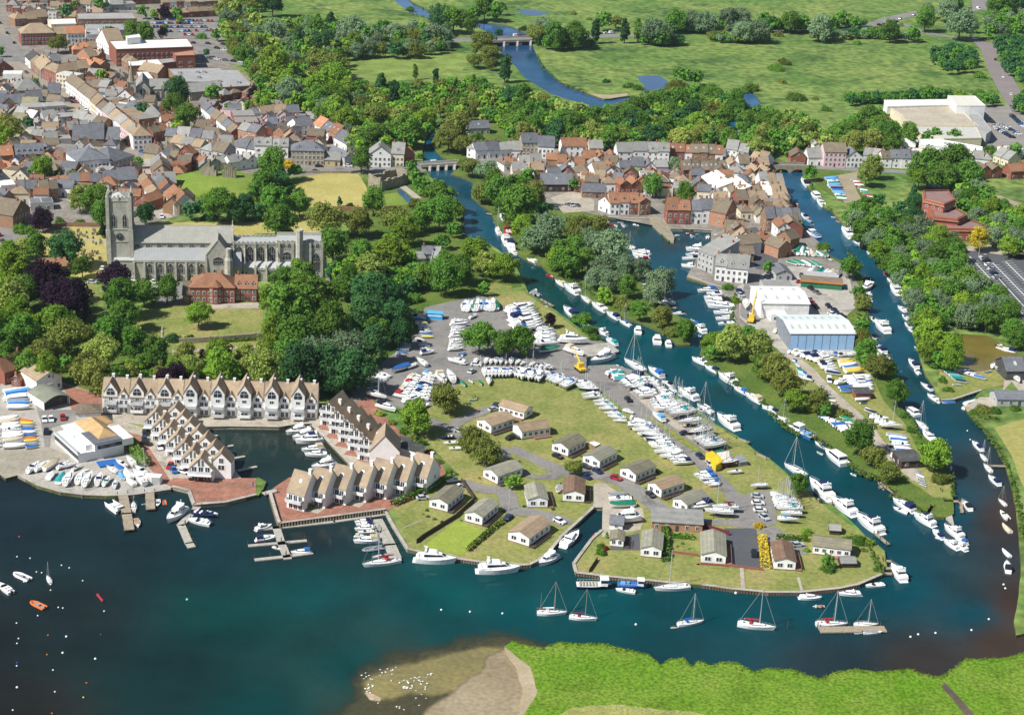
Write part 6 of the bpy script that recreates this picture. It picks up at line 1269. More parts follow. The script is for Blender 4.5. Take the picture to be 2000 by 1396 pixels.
 for x in(sx0,sx1):mb.rings([[(x-.6,ys-.9,0),(x+.6,ys-.9,0),(x+.6,ys,0),(x-.6,ys,0)],[(x-.4,ys-.3,HT*.9),(x+.4,ys-.3,HT*.9),(x+.4,ys,HT),(x-.4,ys,HT)]])
 tr=new('transept',mb.mesh('transept',M_ash),root);church_window(tr,m_,ys-.02,HT*.70,4.2,HT*.24,5);church_window(tr,m_-1.6,ys-.02,HT*.3,1.0,2.6,1);church_window(tr,m_+1.6,ys-.02,HT*.3,1.0,2.6,1)
 mb=MB();mb.face([(sx0,ys+.3,HT+.1),(m_,ys+.3,HG+.1),(m_,aw+2,HG+.1),(sx0,aw+2,HT+.1)]);mb.face([(m_,ys+.3,HG+.1),(sx1,ys+.3,HT+.1),(sx1,aw+2,HT+.1),(m_,aw+2,HG+.1)]);new('transept_roof',mb.mesh('transept_roof',M_sroof),tr)
 tx=sx1-.6;ztur=z_(489,ys-.6,441);mb=MB();ring=lambda r,z:[(tx+r*math.cos(t),ys-.6+r*math.sin(t),z)for t in[2*math.pi*i/10 for i in range(10)]]
 mb.rings([ring(1.9,0),ring(1.8,ztur*.72),ring(1.2,ztur*.8),ring(1.15,ztur),ring(1.3,ztur),ring(1.25,ztur+.8)]);new('stair_turret',mb.mesh('stair_turret',M_ash),root)
 mb=MB();mb.box(sx1+1,sx1+4.6,-2.2,aw,0,HA0*.8);mb.box(sx1+.8,sx1+4.8,-2.4,aw,HA0*.8,HA0*.8+.4);new('chapel',mb.mesh('chapel',M_ash),root)
 mb=MB();mb.rings([[(sx1+.9,-2.3,HA0*.84),(sx1+4.8,-2.3,HA0*.84),(sx1+4.8,aw,HA0*.84),(sx1+.9,aw,HA0*.84)],[(sx1+1,3,HA0*1.25),(sx1+4.6,3,HA0*1.25),(sx1+4.6,aw,HA0*1.25),(sx1+1,aw,HA0*1.25)]]);new('chapel_roof',mb.mesh('chapel_roof',M_lead),root)
 qx0,qx1=nx1+.3,x_(541,aw,12);HQ=z_(476,aw,500);HL=z_(512,aw-.6,500)
 mb=MB();mb.box(qx0,qx1,aw,aw+nw,0,HQ);mb.box(qx0,qx1,aw-.2,aw+.1,HQ-.4,HQ+.5);mb.box(qx0,qx1,aw+nw-.1,aw+nw+.2,HQ-.3,HQ+.6);battlement(mb,qx0,aw-.05,qx1,aw-.05,HQ+.5,.6,.9);battlement(mb,qx0,aw+nw,qx1,aw+nw,HQ+.6,.6,.9)
 quire=new('quire',mb.mesh('quire',M_ash),root);mb=MB();mb.rings([[(qx0,aw+.2,HQ+.1),(qx0,aw+nw-.2,HQ+.1),(qx0,aw+nw/2,HQ+1.4)],[(qx1,aw+.2,HQ+.1),(qx1,aw+nw-.2,HQ+.1),(qx1,aw+nw/2,HQ+1.4)]]);new('quire_roof',mb.mesh('quire_roof',M_lead),quire)
 for i in range(4):
  xc=qx0+(qx1-qx0)*(i+.5)/4;church_window(quire,xc,aw-.02,HL+.4,3.0,HQ-HL-1.3,4)
 qa0,qa1=x_(464,0,3),x_(596,0,3);HB=z_(526,0,500);mb=MB();mb.box(qa0,qa1,0,aw-.05,0,HB);mb.box(qa0,qa1,-.25,0,HB-.4,HB+.35);battlement(mb,qa0,-.1,qa1,-.1,HB+.35,.4,.8)
 for i in range(5):
  x=qx0+(qx1-qx0)*i/4;mb.rings([[(x-.5,-1.3,0),(x+.5,-1.3,0),(x+.5,0,0),(x-.5,0,0)],[(x-.4,-.6,HB),(x+.4,-.6,HB),(x+.4,.2,HB),(x-.4,.2,HB)],[(x-.3,-.4,HB+2),(x+.3,-.4,HB+2),(x+.3,.3,HB+2),(x-.3,.3,HB+2)]])
  mb.rings([[(x-.3,.0,HB+.6),(x+.3,.0,HB+.6),(x+.3,.0,HB+1.9),(x-.3,.0,HB+1.9)],[(x-.3,aw*.5,HB+3.0),(x+.3,aw*.5,HB+3.0),(x+.3,aw*.5,HB+4.0),(x-.3,aw*.5,HB+4.0)],[(x-.3,aw,HQ-2.4),(x+.3,aw,HQ-2.4),(x+.3,aw,HQ-1.2),(x-.3,aw,HQ-1.2)]])
  mb.box(x-.35,x+.35,aw-.5,aw,HL,HQ+.3)
 qa=new('quire_aisle',mb.mesh('quire_aisle',M_ash),root)
 for i in range(5):church_window(qa,qa0+(qa1-qa0)*(i+.5)/5,-.02,HB*.3,2.6,HB*.55,3)
 mb=MB();mb.rings([[(qa0,0.05,HB+.1),(qa1,0.05,HB+.1),(qa1,aw-.1,HL+.1),(qa0,aw-.1,HL+.1)],[(qa0,0.05,HB+.25),(qa1,0.05,HB+.25),(qa1,aw-.1,HL+.25),(qa0,aw-.1,HL+.25)]]);new('quire_aisle_roof',mb.mesh('quire_aisle_roof',M_lead),qa)
 lx0,lx1=x_(541,aw-.5,10),x_(629,aw-.5,10);HC=z_(473,aw-.5,590);mb=MB();mb.box(lx0,lx1,aw-.5,aw+nw+.5,0,HC);battlement(mb,lx0,aw-.4,lx1,aw-.4,HC,.9,1.0);mb.box(lx0,lx1,aw+nw+.1,aw+nw+.5,HC,HC+1.3)
 for px in(545,572,606,629):x=x_(px,aw-1,10);mb.box(x-.45,x+.45,aw-1.2,aw-.4,0,HC*.98)
 mb.box(lx0,lx1,aw-.62,aw-.45,HC*.8,HC*.84);lc=new('lady_chapel',mb.mesh('lady_chapel',M_ash),root)
 mb=MB();mb.rings([[(lx0,aw,HC+.1),(lx0,aw+nw,HC+.1),(lx0,aw+nw/2,HC+1.1)],[(lx1-.3,aw,HC+.1),(lx1-.3,aw+nw,HC+.1),(lx1-.3,aw+nw/2,HC+1.1)]]);new('chapel_lead_roof',mb.mesh('chapel_lead_roof',M_lead),lc)
 for px in(553,565,608,620):church_window(lc,x_(px,aw-.6,10),aw-.52,HC*.845,1.5,HC*.12,2)
 church_window(lc,x_(560,aw-.6,8),aw-.52,HC*.5,3.6,HC*.22,3);church_window(lc,x_(617,aw-.6,8),aw-.52,HC*.2,3.4,HC*.5,4)
 tx=x_(585,aw-1.6,12);zt=z_(452,aw-1.6,585);mb=MB();mb.rings([[(tx+r*math.cos(t),aw-1.3+r*math.sin(t),z)for t in[2*math.pi*i/8 for i in range(8)]]for r,z in((1.7,0),(1.6,zt*.7),(1.5,zt),(1.75,zt),(1.7,zt+.7))]);new('chapel_turret',mb.mesh('chapel_turret',M_ash),root)
 mb=MB();mb.rings([[(lx1-.6,aw-.3,0),(lx1+3.2,aw-.3,0),(lx1+3.2,aw+.8,0),(lx1-.6,aw+.8,0)],[(lx1-.6,aw-.3,HC*.86),(lx1+.4,aw-.3,HC*.86),(lx1+.4,aw+.8,HC*.86),(lx1-.6,aw+.8,HC*.86)]]);new('east_buttress',mb.mesh('east_buttress',M_ash),root)
priory()
def wallrun(name,label,c,s,h,th,m,cat='wall',z=LZ,kind=None,cap=None):
 P=[G(*q,z)for q in pts(c,s)];mb=MB()
 for a,b in zip(P[:-1],P[1:]):
  d=b-a;q=Vector((-d.y,d.x,0)).normalized()*th/2;e=d.normalized()*th*.35
  mb.prism([(a-q-e)[:2],(b-q+e)[:2],(b+q+e)[:2],(a+q-e)[:2]],z-.1,z+h)
 o=new(name,mb.mesh(name,m));return tag(o,label,cat,kind=kind)
wallrun('stone_wall','old stone wall along the south side of the priory lawn','e','1400,1282 1640,1268 1994,1240 2080,1235',2.2,.7,M_stone)
wallrun('stone_wall','pale stone wall standing at the priory east end','f','545,790 700,795 705,760',3.4,.6,M_ash)
wallrun('stone_wall','brick garden wall beneath the round green tree by the bowling green','f','600,245 840,250 1010,245 1130,240',2.2,.5,WM('B'))
wallrun('stone_wall','long wall on the north side of the west churchyard','e','240,400 520,370 780,370 800,360',2,.5,WM('B'))
wallrun('stone_wall','low wall bounding the bridge road above the bowling green','b','380,1350 740,1352 850,1340',1.4,.5,M_stone)
rr=random.Random(8);mb=MB();mb.rings([[(-.35,-.06,0),(.35,-.06,0),(.35,.06,0),(-.35,.06,0)],[(-.35,-.06,.9),(.35,-.06,.9),(.35,.06,.9),(-.35,.06,.9)],[(-.12,-.06,1.15),(.12,-.06,1.15),(.12,.06,1.15),(-.12,.06,1.15)]]);GRV=mb.mesh('gravestone',M_stone)
for poly,n in(('520,410 760,400 770,470 560,460',26),('620,580 780,560 790,640 640,650',22),('700,460 800,470 800,560 700,520',6)):
 P=pts('e',poly);k=0
 while k<n:
  x,y=rr.uniform(min(p[0]for p in P),max(p[0]for p in P)),rr.uniform(min(p[1]for p in P),max(p[1]for p in P))
  if not inpoly(x,y,P):continue
  k+=1;p=G(x,y);tag(new('gravestone',GRV,None,(p.x,p.y,LZ+.03),rr.uniform(-.3,.3)+.4,1.3),'weathered grey gravestone in the dry grass west of the priory','gravestone','gravestones in the churchyard')
ROW('below the priory, with white-framed windows','','e',1480,965,1830,968,1,13,7.5,'h','R','r','town_house',pitch=34,wins=3,chim=2)
ROW('joined to the east of the brick mansion','','e',1832,955,2000,958,1,10,6.5,'g','R','r','town_house',dorm=3,wins=3,chim=1)
ROW('lean-to beside the brick mansion','','e',1425,965,1478,966,1,10,4,'g','B','b','outbuilding','building',chim=0)
def bay(c,x,y,H,rc='r'):
 p=G(*crop(c,x,y));o=new('octagonal_bay',None,None,(p.x,p.y,LZ),HANG(420,590));tag(o,'octagonal red brick bay with pointed roof on the priory mansion front','bay');ring=lambda r,z:[(r*math.cos(t),2+r*math.sin(t),z)for t in[math.pi/8+math.pi*i/4 for i in range(8)]]
 mb=MB();mb.rings([ring(2.7,0),ring(2.7,H)]);new('wall',mb.mesh('wall',WM('R')),o);mb=MB();mb.rings([ring(3.1,H),ring(.1,H+2.6)]);new('roof',mb.mesh('roof',RM(rc)),o)
 for a,dx in((-math.pi/4,-1.8),(0,0),(math.pi/4,1.8)):
  for z in(.9,4.1):win(o,dx,2-2.53 if a==0 else 2-1.8,z,1.0,2.0,a if a==0 else a)
bay('e',1680,975,7.5)
ROW('by the copper beeches','','e',310,760,520,745,1,8,4.5,'g','B','r','cottage',chim=0)
ROW('at the far left beside the dinghy park','','i',40,210,235,150,1,10,5.5,'g','R','r','house')
ROW('with a catslide porch, next to the dinghy park','','i',90,215,160,225,1,11,3,'x','R','r','outbuilding','building')
ROW('near the river quay in the wood','','f',1300,620,1375,620,1,7,2.6,'g','G','s','shed')
ROW('below the quay shed in the wood','','f',1215,670,1320,665,1,8,3,'m','G','g','shed',pitch=12,chim=0)
SLAB('narrow grey L-shaped roof hidden in the riverside trees','f','1390,530 1440,530 1420,650 1355,660',3,WM('G'),M_flatg)
p=G(*crop('e',1268,1240));mb=MB();mb.rings([[(r*math.cos(t),r*math.sin(t),z)for t in[math.pi/4*i for i in range(8)]]for r,z in((1,0),(.95,.6),(.5,.7),(.42,2.2),(.6,2.3),(.55,3.0),(.32,3.6),(.42,3.9),(.38,4.5),(.2,4.7),(.27,4.9),(.15,5.3))]);o=new('garden_statue',mb.mesh('garden_statue',M_ash),None,p);tag(o,'pale stone statue on a tall pedestal at the priory lawn edge','statue')
#town church with spire
def town_church():
 p=G(*crop('a',1000,800));o=new('spired_church',None,None,(p.x,p.y,LZ),HANG(250,200));tag(o,'stone church with slender tapering spire among the town roofs','church');sc=SCL(250,200);S_=lambda d:d/3.988/sc
 mb=MB();w_=S_(55);mb.box(0,w_,0,w_,0,12);mb.box(-.25,w_+.25,-.25,w_+.25,12,12.5);c_=w_/2
 for a in(-.1,w_+.1):
  for b in(-.1,w_+.1):mb.box(a-.35,a+.35,b-.35,b+.35,0,13.4)
 tw=new('tower',mb.mesh('tower',M_ash),o);mb=MB();mb.rings([[(c_+r*math.cos(t),c_+r*math.sin(t),z)for t in[math.pi/4*i+math.pi/8 for i in range(8)]]for r,z in((c_*.98,12.5),(c_*.55,18),(.08,24))]);new('spire',mb.mesh('spire',M_stone),tw)
 new('window',ARW[(1.7,5.6,2)],tw,(c_,-.02,5.5),0,(.7,1,.8))
 W,D=S_(105),24;wm,rm,_=house_mesh(W,D,8,'x',50);a=new('nave',wm.mesh('nave',M_ash),o,(w_+.4,1,0));new('nave_roof',rm.mesh('nave_roof',RM('g')),a);new('window',ARW[(1.7,5.6,2)],a,(W/2,-.02,2.5),0,(2.1,1,1.1))
 W2=S_(190);wm,rm,_=house_mesh(W2,10,7,'g',45);a=new('hall',wm.mesh('hall',M_ash),o,(w_+W+.6,6,0));new('hall_roof',rm.mesh('hall_roof',RM('g')),a)
 for i in range(5):new('window',ARW[(1.7,5.6,2)],a,(W2*(i+.5)/5,-.02,1.5),0,(.8,1,.8))
town_church()
ROW('hall with pointed gables, east of the spired church','','a',1480,790,1730,770,1,12,6,'g','S','g','town_house',chim=0)
#castle keep ruin on its mound and the roofless hall
def ruin(label,c,x,y,w_,d,h,seed,name='castle_ruin',z=LZ,gap=None):
 r=random.Random(seed);p=G(*crop(c,x,y),z);mb=MB()
 n=7
 for side in range(2 if gap else 1):
  for i in range(n):
   x0=-w_/2+w_*i/n;hh=h*(1-abs(i-n*.45)/n*1.1)*r.uniform(.8,1.15);y0=side*(d+4)
   mb.rings([[(x0,y0-r.uniform(0,.3),0),(x0+w_/n,y0-r.uniform(0,.3),0),(x0+w_/n,y0+d,0),(x0,y0+d+.2,0)],[(x0+.1,y0,hh),(x0+w_/n,y0+.1,hh*r.uniform(.85,1)),(x0+w_/n,y0+d-.2,hh*.95),(x0+.1,y0+d-.1,hh*r.uniform(.85,1))]])
 o=new(name,mb.mesh(name,M_stone),None,(p.x,p.y,z),r.uniform(-.3,.3));tag(o,label,'ruin');return o
cm=G(427,368);mb=MB();R_=[]
for r_,z_ in((27,0),(21,1.6),(15,4.2),(10,5.4),(.5,5.8)):R_.append([(r_*1.25*math.cos(t)*(1+.08*math.sin(3*t)),r_*math.sin(t)*(1+.06*math.cos(2*t)),z_)for t in[2*math.pi*i/28 for i in range(28)]])
mb.rings(R_);o=new('castle_mound',mb.mesh('castle_mound',M_green),None,(cm.x,cm.y+4,LZ));o.data.shade_smooth();tag(o,kind='structure')
ruin('taller ruined stone wall on the west of the castle mound','a',1625,1385,8,2.6,8.5,2,z=LZ+4.6);ruin('ruined stone wall on the east of the castle mound','a',1785,1400,7,2.6,9,5,z=LZ+4.6)
def hall():
 p=G(*crop('f',880,70));o=new('ruined_hall',None,None,(p.x,p.y,LZ),-.62);tag(o,'roofless ivy-grey stone hall ruin beside the mill stream','ruin');mb=MB();L_,W=21,8
 def wl(x0,y0,x1,y1,h0,n):
  r=random.Random(int(x0+y1));dx,dy=(x1-x0)/n,(y1-y0)/n;q=Vector((-dy,dx)).normalized()*.55
  for i in range(n):
   a=(x0+dx*i,y0+dy*i);b=(x0+dx*(i+1),y0+dy*(i+1));mb.prism([(a[0]-q.x,a[1]-q.y),(b[0]-q.x,b[1]-q.y),(b[0]+q.x,b[1]+q.y),(a[0]+q.x,a[1]+q.y)],0,h0*r.uniform(.75,1))
 wl(0,0,0,L_,7,9);wl(W,0,W,L_,6,9);wl(0,0,W,0,8,5);wl(0,L_,W,L_,9,5);new('wall',mb.mesh('wall',M_stone),o)
 for i in range(3):win(o,W+.6,4+i*5,3,1.4,2,math.pi/2)
hall()
#THE MARINA
M_ww=mat('marina_render',(.76,.75,.72),.85,.05,.3,.2,fine=2);M_mr=roofmat('marina_roof',(.31,.235,.165),.25);M_maroon=mat('maroon_panel',(.13,.025,.03),.6);MC['cover_mr']=M_mr
mb=MB();mb.box(-1.6,1.6,-1.6,0,-.18,0,0);mb.box(-1.6,1.6,-1.66,-1.56,0,1.0,1);mb.box(-1.66,-1.56,-1.6,0,0,1.0,1);mb.box(1.56,1.66,-1.6,0,0,1.0,1);BALC=mb.mesh('balcony',[M_ww,mat('balcony_rail',(.55,.55,.55),.5)]);BALCM=BALC.copy();BALCM.materials.clear();BALCM.materials.append(M_ww);BALCM.materials.append(M_maroon)
mb=MB();mb.prism([(-1.6,0),(1.6,0),(1.6,1.6),(.9,2.6),(0,3.0),(-.9,2.6),(-1.6,1.6)],0,.1);v=mb.v;mb.v=[(p[0],-p[2],p[1])for p in v];mb.f=[f[::-1]for f in mb.f];mb.box(-.05,.05,-.14,-.02,0,3.0,1);mb.box(-1.6,1.6,-.14,-.02,1.5,1.62,1);BIGW=mb.mesh('gable_window',[M_pane,M_frame])
mb=MB();mb.box(-.45,.45,-.45,.45,-1.5,1.6,0);mb.box(-.55,.55,-.55,.55,1.6,1.8,0);MCH=mb.mesh('chimney',M_ww)
def gable_house(A,ang,W,D,H,label,group,pitch=56,balc=(3.2,),bigw=True,maroon=False,sidewin=False,z=LZ,chim=1,name='gabled_house'):
 wm,rm,top=house_mesh(W,D,H,'x',pitch,.25);o=new(name,None,None,(A[0],A[1],z),ang);tag(o,label,'house',group)
 new('wall',wm.mesh('wall',M_ww),o);rf=new('roof',rm.mesh('roof',M_mr),o)
 s=min(1,W/6.5)
 if bigw:new('gable_window',BIGW,o,(W/2,-.02,H-.6),0,s)
 for b in balc:
  new('balcony',BALCM if maroon else BALC,o,(W/2,0,b),0,(W/3.6,1,1));
  for i in(-1,0,1):win(o,W/2+i*W*.27,-.03,b+.05,W*.22,2.0)
 for i in(-1,1):win(o,W/2+i*W*.25,-.03,.2,W*.28,2.1)
 tp=math.tan(R(pitch))
 if chim:new('chimney',MCH,rf,(W*.82,D*.45,H+W*.18*tp),0,(1,1,1.0))
 if sidewin:
  for yy in(D*.3,D*.7):win(o,W+.03 if A[0]<0 else-.03,yy,3,1.1,1.2,math.pi/2 if A[0]<0 else-math.pi/2)
 return o
def north_terrace():
 A,B=G(*crop('i',800,425)),G(*crop('j',475,470));d=B-A;L_=d.length;ang=math.atan2(d.y,d.x);n=8;W=L_/n;u=d.normalized();v=Vector((-u.y,u.x,0))
 for i in range(n):
  P=A+u*(W*i);lab=f'{ordinal(i)} unit from the west of the white basin-side terrace with tall gables'
  wm,rm,top=house_mesh(W-.02,11,6.3,'g',42,.2);o=new('gabled_terrace_house',None,None,(P.x,P.y,LZ),ang);tag(o,lab,'house','white gabled houses north of the basin')
  new('wall',wm.mesh('wall',M_ww),o);rf=new('roof',rm.mesh('roof',M_mr),o)
  tall=i not in(2,)
  gw=W*.5;gd=7.5 if i>2 else 5.5;ph=57;x0=W*(.05 if i%2 else .07);H2=9.3 if i>2 else 8.3
  wm,rm,t2=house_mesh(gw,gd+4,H2,'x',ph,.2);g=new('tall_gable',wm.mesh('tall_gable',M_ww),o,(x0,-gd+5.5,0));new('gable_roof',rm.mesh('gable_roof',M_mr),g)
  new('gable_window',BIGW,g,(gw/2,-.02,H2-1.2),0,.85);win(g,gw/2,-.03,H2-3.2,1.6,1.1)
  for b in(1.1,4.0):
   new('balcony',BALCM if(i%2 and b<2)else BALC,g,(gw/2,0,b),0,(gw/3.5,1,1))
  win(g,gw/2,-.03,.2,gw*.6,2.2)
  gx=x0+gw+.5;g2w=W-gx-.5
  if g2w>2:
   wm,rm,t2=house_mesh(g2w,4,1.2,'x',48,.15);g2=new('small_gable',wm.mesh('small_gable',M_ww),o,(gx,-.25,5.9));new('gable_roof',rm.mesh('gable_roof',M_mr),g2);win(g2,g2w/2,-.03,.1,g2w*.5,1.5)
   for f in(0.3,3.2):win(o,gx+g2w*.25,-.03,f,g2w*.4,2.0);win(o,gx+g2w*.78,-.03,f,g2w*.35,2.0)
   new('balcony',BALC,o,(gx+g2w/2,0,3.1),0,(g2w/3.3,.9,1))
  new('chimney',MCH,rf,(W*.86,5.5,6.3+5*.9-.4),0,(.9,.9,1.1));new('chimney',MCH,rf,(W*.35,5.5,6.3+5*.9),0,(.9,.9,1.1))
north_terrace()
def saw(label,grp,c,a0,a1,n,axis,W,D,H,pitch,cls,rev=False):
 A,B=G(*crop(c,*a0)),G(*crop(c,*a1));p,q=G(*crop(c,*axis[0])),G(*crop(c,*axis[1]));ang=math.atan2(q.y-p.y,q.x-p.x)
 for i in range(n):
  P=A.lerp(B,i/max(1,n-1));cls(P,ang,W,D,H,pitch,label.format(ordinal(i)),grp,i)
def west_cls(P,ang,W,D,H,pitch,lab,grp,i):
 o=gable_house(P,ang,W,D,H,lab,grp,pitch,(2.9,),False,False,name='gabled_house')
 for k in(-.6,.6):win(o,W/2+k,-.03,H+.9,.8,2.6)
 mb=MB();mb.box(.2,W-.2,-2.4,0,2.5,2.75);new('garage_canopy',mb.mesh('garage_canopy',M_ww),o)
 mb=MB();mb.box(.6,W-.6,-.08,-.02,0,2.2);new('garage_door',mb.mesh('garage_door',M_maroon),o)
 wm,rm,t2=house_mesh(6.4,D-.2,H+1.6,'x',46,.15);g=new('rear_wing',wm.mesh('rear_wing',M_ww),o,(W*.86,2.6,0));win(g,3.2,-.03,H+1.4,1.6,1.8);win(g,3.2,-.03,3,2.4,1.8);new('wing_roof',rm.mesh('wing_roof',M_mr),g)
saw('{} white steep-gabled house from the top of the stepped row beside the brick court','stepped white gabled houses','i',(1125,575),(1470,945),7,((1130,560),(1330,572)),8.0,6.0,4.0,46,west_cls)
def east_cls(P,ang,W,D,H,pitch,lab,grp,i):
 o=gable_house(P,ang,W,D,H,lab,grp,pitch,(2.9,5.7),False,False,name='gabled_house');win(o,W/2,-.03,H+1.2,1.4,1.8)
 mb=MB();mb.box(.1,W-.1,-3.2,0,0,.35);new('terrace_deck',mb.mesh('terrace_deck',M_brickp),o)
saw('{} white gabled house from the north of the row on the basin east quay','white gabled houses east of the basin','j',(500,520),(790,790),5,((500,500),(615,520)),6.2,12,5.6,50,east_cls)
def south_cls(P,ang,W,D,H,pitch,lab,grp,i):
 wm,rm,t=house_mesh(W,D,H,'g',pitch,.2);o=new('gabled_house',None,None,(P.x,P.y,LZ),ang);tag(o,lab,'house',grp);new('wall',wm.mesh('wall',M_ww),o);rf=new('roof',rm.mesh('roof',M_mr),o);tp=math.tan(R(pitch))
 q=new('skylight',SKYL,rf,(W*.55,D*.28,H+D*.28*tp+.2));q.rotation_euler=(R(pitch),0,0)
 new('chimney',MCH,rf,(W*.9,D/2,H+D/2*tp-.3),0,(1,1,1));new('balcony',BALCM if i%2 else BALC,o,(W/2,0,2.9),0,(W/3.6,1,1))
 for b in(.2,3.0):
  for k in(-1,0,1):win(o,W/2+k*W*.28,-.03,b,W*.24,2.1)
 mb=MB();mb.box(W*.2,W*.6,-.1,.3,-.3,.1);mb.box(0,W,-4,-.1,-.1,.12);new('patio',mb.mesh('patio',M_gravel if i%2 else M_brickp),o)
 win(o,W+.04,D*.6,3.2,1,1.2,math.pi/2)
saw('{} white brown-roofed house from the west of the southern waterfront row','white houses on the south quay','j',(240,1160),(1190,1020),7,((240,1150),(375,1185)),6.3,9.6,5.5,50,south_cls)
def linkb():
 P=G(*crop('j',880,850));wm,rm,t=house_mesh(10,11,6,'x',48,.2);o=new('gabled_house',None,None,(P.x,P.y,LZ),.05);tag(o,'wide grey-white gabled house joining the east and south marina rows','house');new('wall',wm.mesh('wall',M_ww),o);new('roof',rm.mesh('roof',M_mr),o)
linkb()
mb=MB();mb.box(-4,4,-3,3,0,3.0);
for lab,x,y,s in(('dark flat garage roof behind the east basin row',1200,745,1.0),('dark flat garage roof north of the brick parking strip',1150,665,.6)):
 p=G(*crop('j',x,y));o=new('garage',None,None,(p.x,p.y,LZ),-.5,s);tag(o,lab,'garage');new('wall',mb.mesh('wall',M_ww),o,(0,0,0));m2=MB();m2.box(-4.2,4.2,-3.2,3.2,3.0,3.15);new('roof',m2.mesh('roof',RM('k')),o)
def quay(label,c,s,h=LZ+.25,z0=-1.0,th=.5,m=None,piles=0,pm=None):
 P=[G(*q,LZ)for q in pts(c,s)];mb=MB();o=new('quay_wall',None,None,(P[0].x,P[0].y,0));tag(o,label,'quay wall');O=P[0].copy()
 for a,b in zip(P[:-1],P[1:]):
  a,b=a-O,b-O;d=b-a;q=Vector((-d.y,d.x,0)).normalized()*th/2;e=d.normalized()*.1
  mb.prism([(a-q-e)[:2],(b-q+e)[:2],(b+q+e)[:2],(a+q-e)[:2]],z0,h)
 new('wall',mb.mesh('wall',m or M_stone),o)
 if piles:
  mb=MB()
  for a,b in zip(P[:-1],P[1:]):
   a,b=a-O,b-O;d=b-a;n=max(1,int(d.length/piles));q=Vector((d.y,-d.x,0)).normalized()*(th/2+.12)
   for i in range(n):p_=a.lerp(b,i/n)+q;mb.box(p_.x-.14,p_.x+.14,p_.y-.14,p_.y+.14,z0,h-.15)
  new('pile',mb.mesh('pile',pm or M_dwood),o)
 mb=MB()
 for a,b in zip(P[:-1],P[1:]):
  a,b=a-O,b-O;d=b-a;q=Vector((-d.y,d.x,0)).normalized()*(th/2+.25)
  mb.prism([(a-q)[:2],(b-q)[:2],(b+q)[:2],(a+q)[:2]],h,h+.12)
 new('capping',mb.mesh('capping',M_conc),o)
quay('concrete quay wall round the sailing club boat park','i','135,905 300,990 470,1040 640,1062 830,1070 1040,1062 1200,1040 1330,1020',piles=9,pm=M_stone)
quay('stone quay wall below the brick promenade','i','1345,1000 1470,1030 1510,1140 1760,1120 1994,1062',th=.7)
quay('quay wall along the north side of the marina basin','i','1560,535 1780,530 1994,532',m=M_stone)
quay('eastern stretch of the basin north quay wall','j','0,532 180,535 300,515 440,508')
quay('low quay wall with rail on the basin east side','j','440,510 600,680 775,870')
quay('tall timber-faced quay wall on the south of the marina houses','j','110,1060 165,1250 185,1300 600,1245 1010,1190',h=LZ+.9,piles=.9,m=M_dwood,pm=M_wood)
quay('pale concrete quay wall beside the chalet lawns','j','1010,1195 1060,1290 1185,1490')
quay('brown piled quay wall along the chalet lawns','n','1190,105 1400,155 1750,205 2000,232 2130,225 2200,190 2275,135 2375,12',h=LZ+.15,piles=.8,pm=mat('rusty_pile',(.20,.11,.07),.9,.2))
quay('curved quay wall along the inlet','k','375,1396 520,1265 635,1160 700,1162')
quay('quay wall on the east side of the inlet','o','700,-40 620,30 480,220 500,285')
quay('brown piled quay wall in front of the bungalows','o','500,288 790,322 1080,350 1370,380',h=LZ+.15,piles=.8,pm=mat('rusty_pile',(.2,.11,.07)))
quay('long piled quay wall round the point','o','1480,382 1700,412 1994,440',h=LZ+.15,piles=.8,pm=mat('rusty_pile',(.2,.11,.07)))
quay('curving piled quay wall at the eastern point','q','0,440 250,440 550,410 700,380 885,300',h=LZ+.15,piles=.8,pm=mat('rusty_pile',(.2,.11,.07)))
quay('basin quay wall below the waterside inn','g','650,290 850,305 1060,312');quay('basin quay wall along the red-roofed houses','g','1230,388 1400,392 1560,402');quay('stone platform wall below the terraced block','g','1370,765 1560,830 1640,850',h=LZ+.6)
quay('concrete boatyard quay wall by the crane','g','570,1388 820,1348 822,1335')
quay('low timber wharf at the east river inlet','l','1350,325 1440,322 1660,250',piles=2)
#jetties and pontoons
def jetty(label,c,s,wd,z=.45,posts=4,m=None,name='pontoon',cat='pontoon'):
 P=[G(*q,z)for q in pts(c,s)];o=new(name,None,None,(P[0].x,P[0].y,0));tag(o,label,cat);O=Vector((P[0].x,P[0].y,0));mb,pb=MB(),MB()
 for a,b in zip(P[:-1],P[1:]):
  a,b=a-O,b-O;d=b-a;q=Vector((-d.y,d.x,0)).normalized();e=d.normalized()*wd*.3
  mb.prism([(a-q*wd/2)[:2],(b-q*wd/2+e)[:2],(b+q*wd/2+e)[:2],(a+q*wd/2)[:2]],z-.35,z)
  n=max(1,int(d.length/posts))
  for i in range(n+1):
   for sg in((-1,1)if z>.6 else(1,)):
    p_=a.lerp(b,i/n)+q*sg*(wd/2+.12);pb.tube((p_.x,p_.y,-1.5),(p_.x,p_.y,z+(.9 if z>.6 else 1.3)),.13,0,6)
 new('deck',mb.mesh('deck',m or M_wood),o);new('post',pb.mesh('post',M_dwood),o)
M_pont=mat('pontoon_deck',(.36,.34,.29),.9,.15,.8,.2,fine=3)
jetty('wooden jetty with grab rail off the sailing club quay','i','955,1050 985,1200 1005,1320',3.0,1.1);jetty('short wooden jetty between small club boats','i','1165,1035 1172,1160',2.8,1.1)
jetty('grey bent pontoon off the brick promenade','i','1540,1150 1410,1290 1470,1430 1490,1460',2.4,m=M_pont)
jetty('long pontoon running beneath the timber quay wall','j','-10,1325 180,1310 600,1265 1010,1205',2.0,m=M_pont)
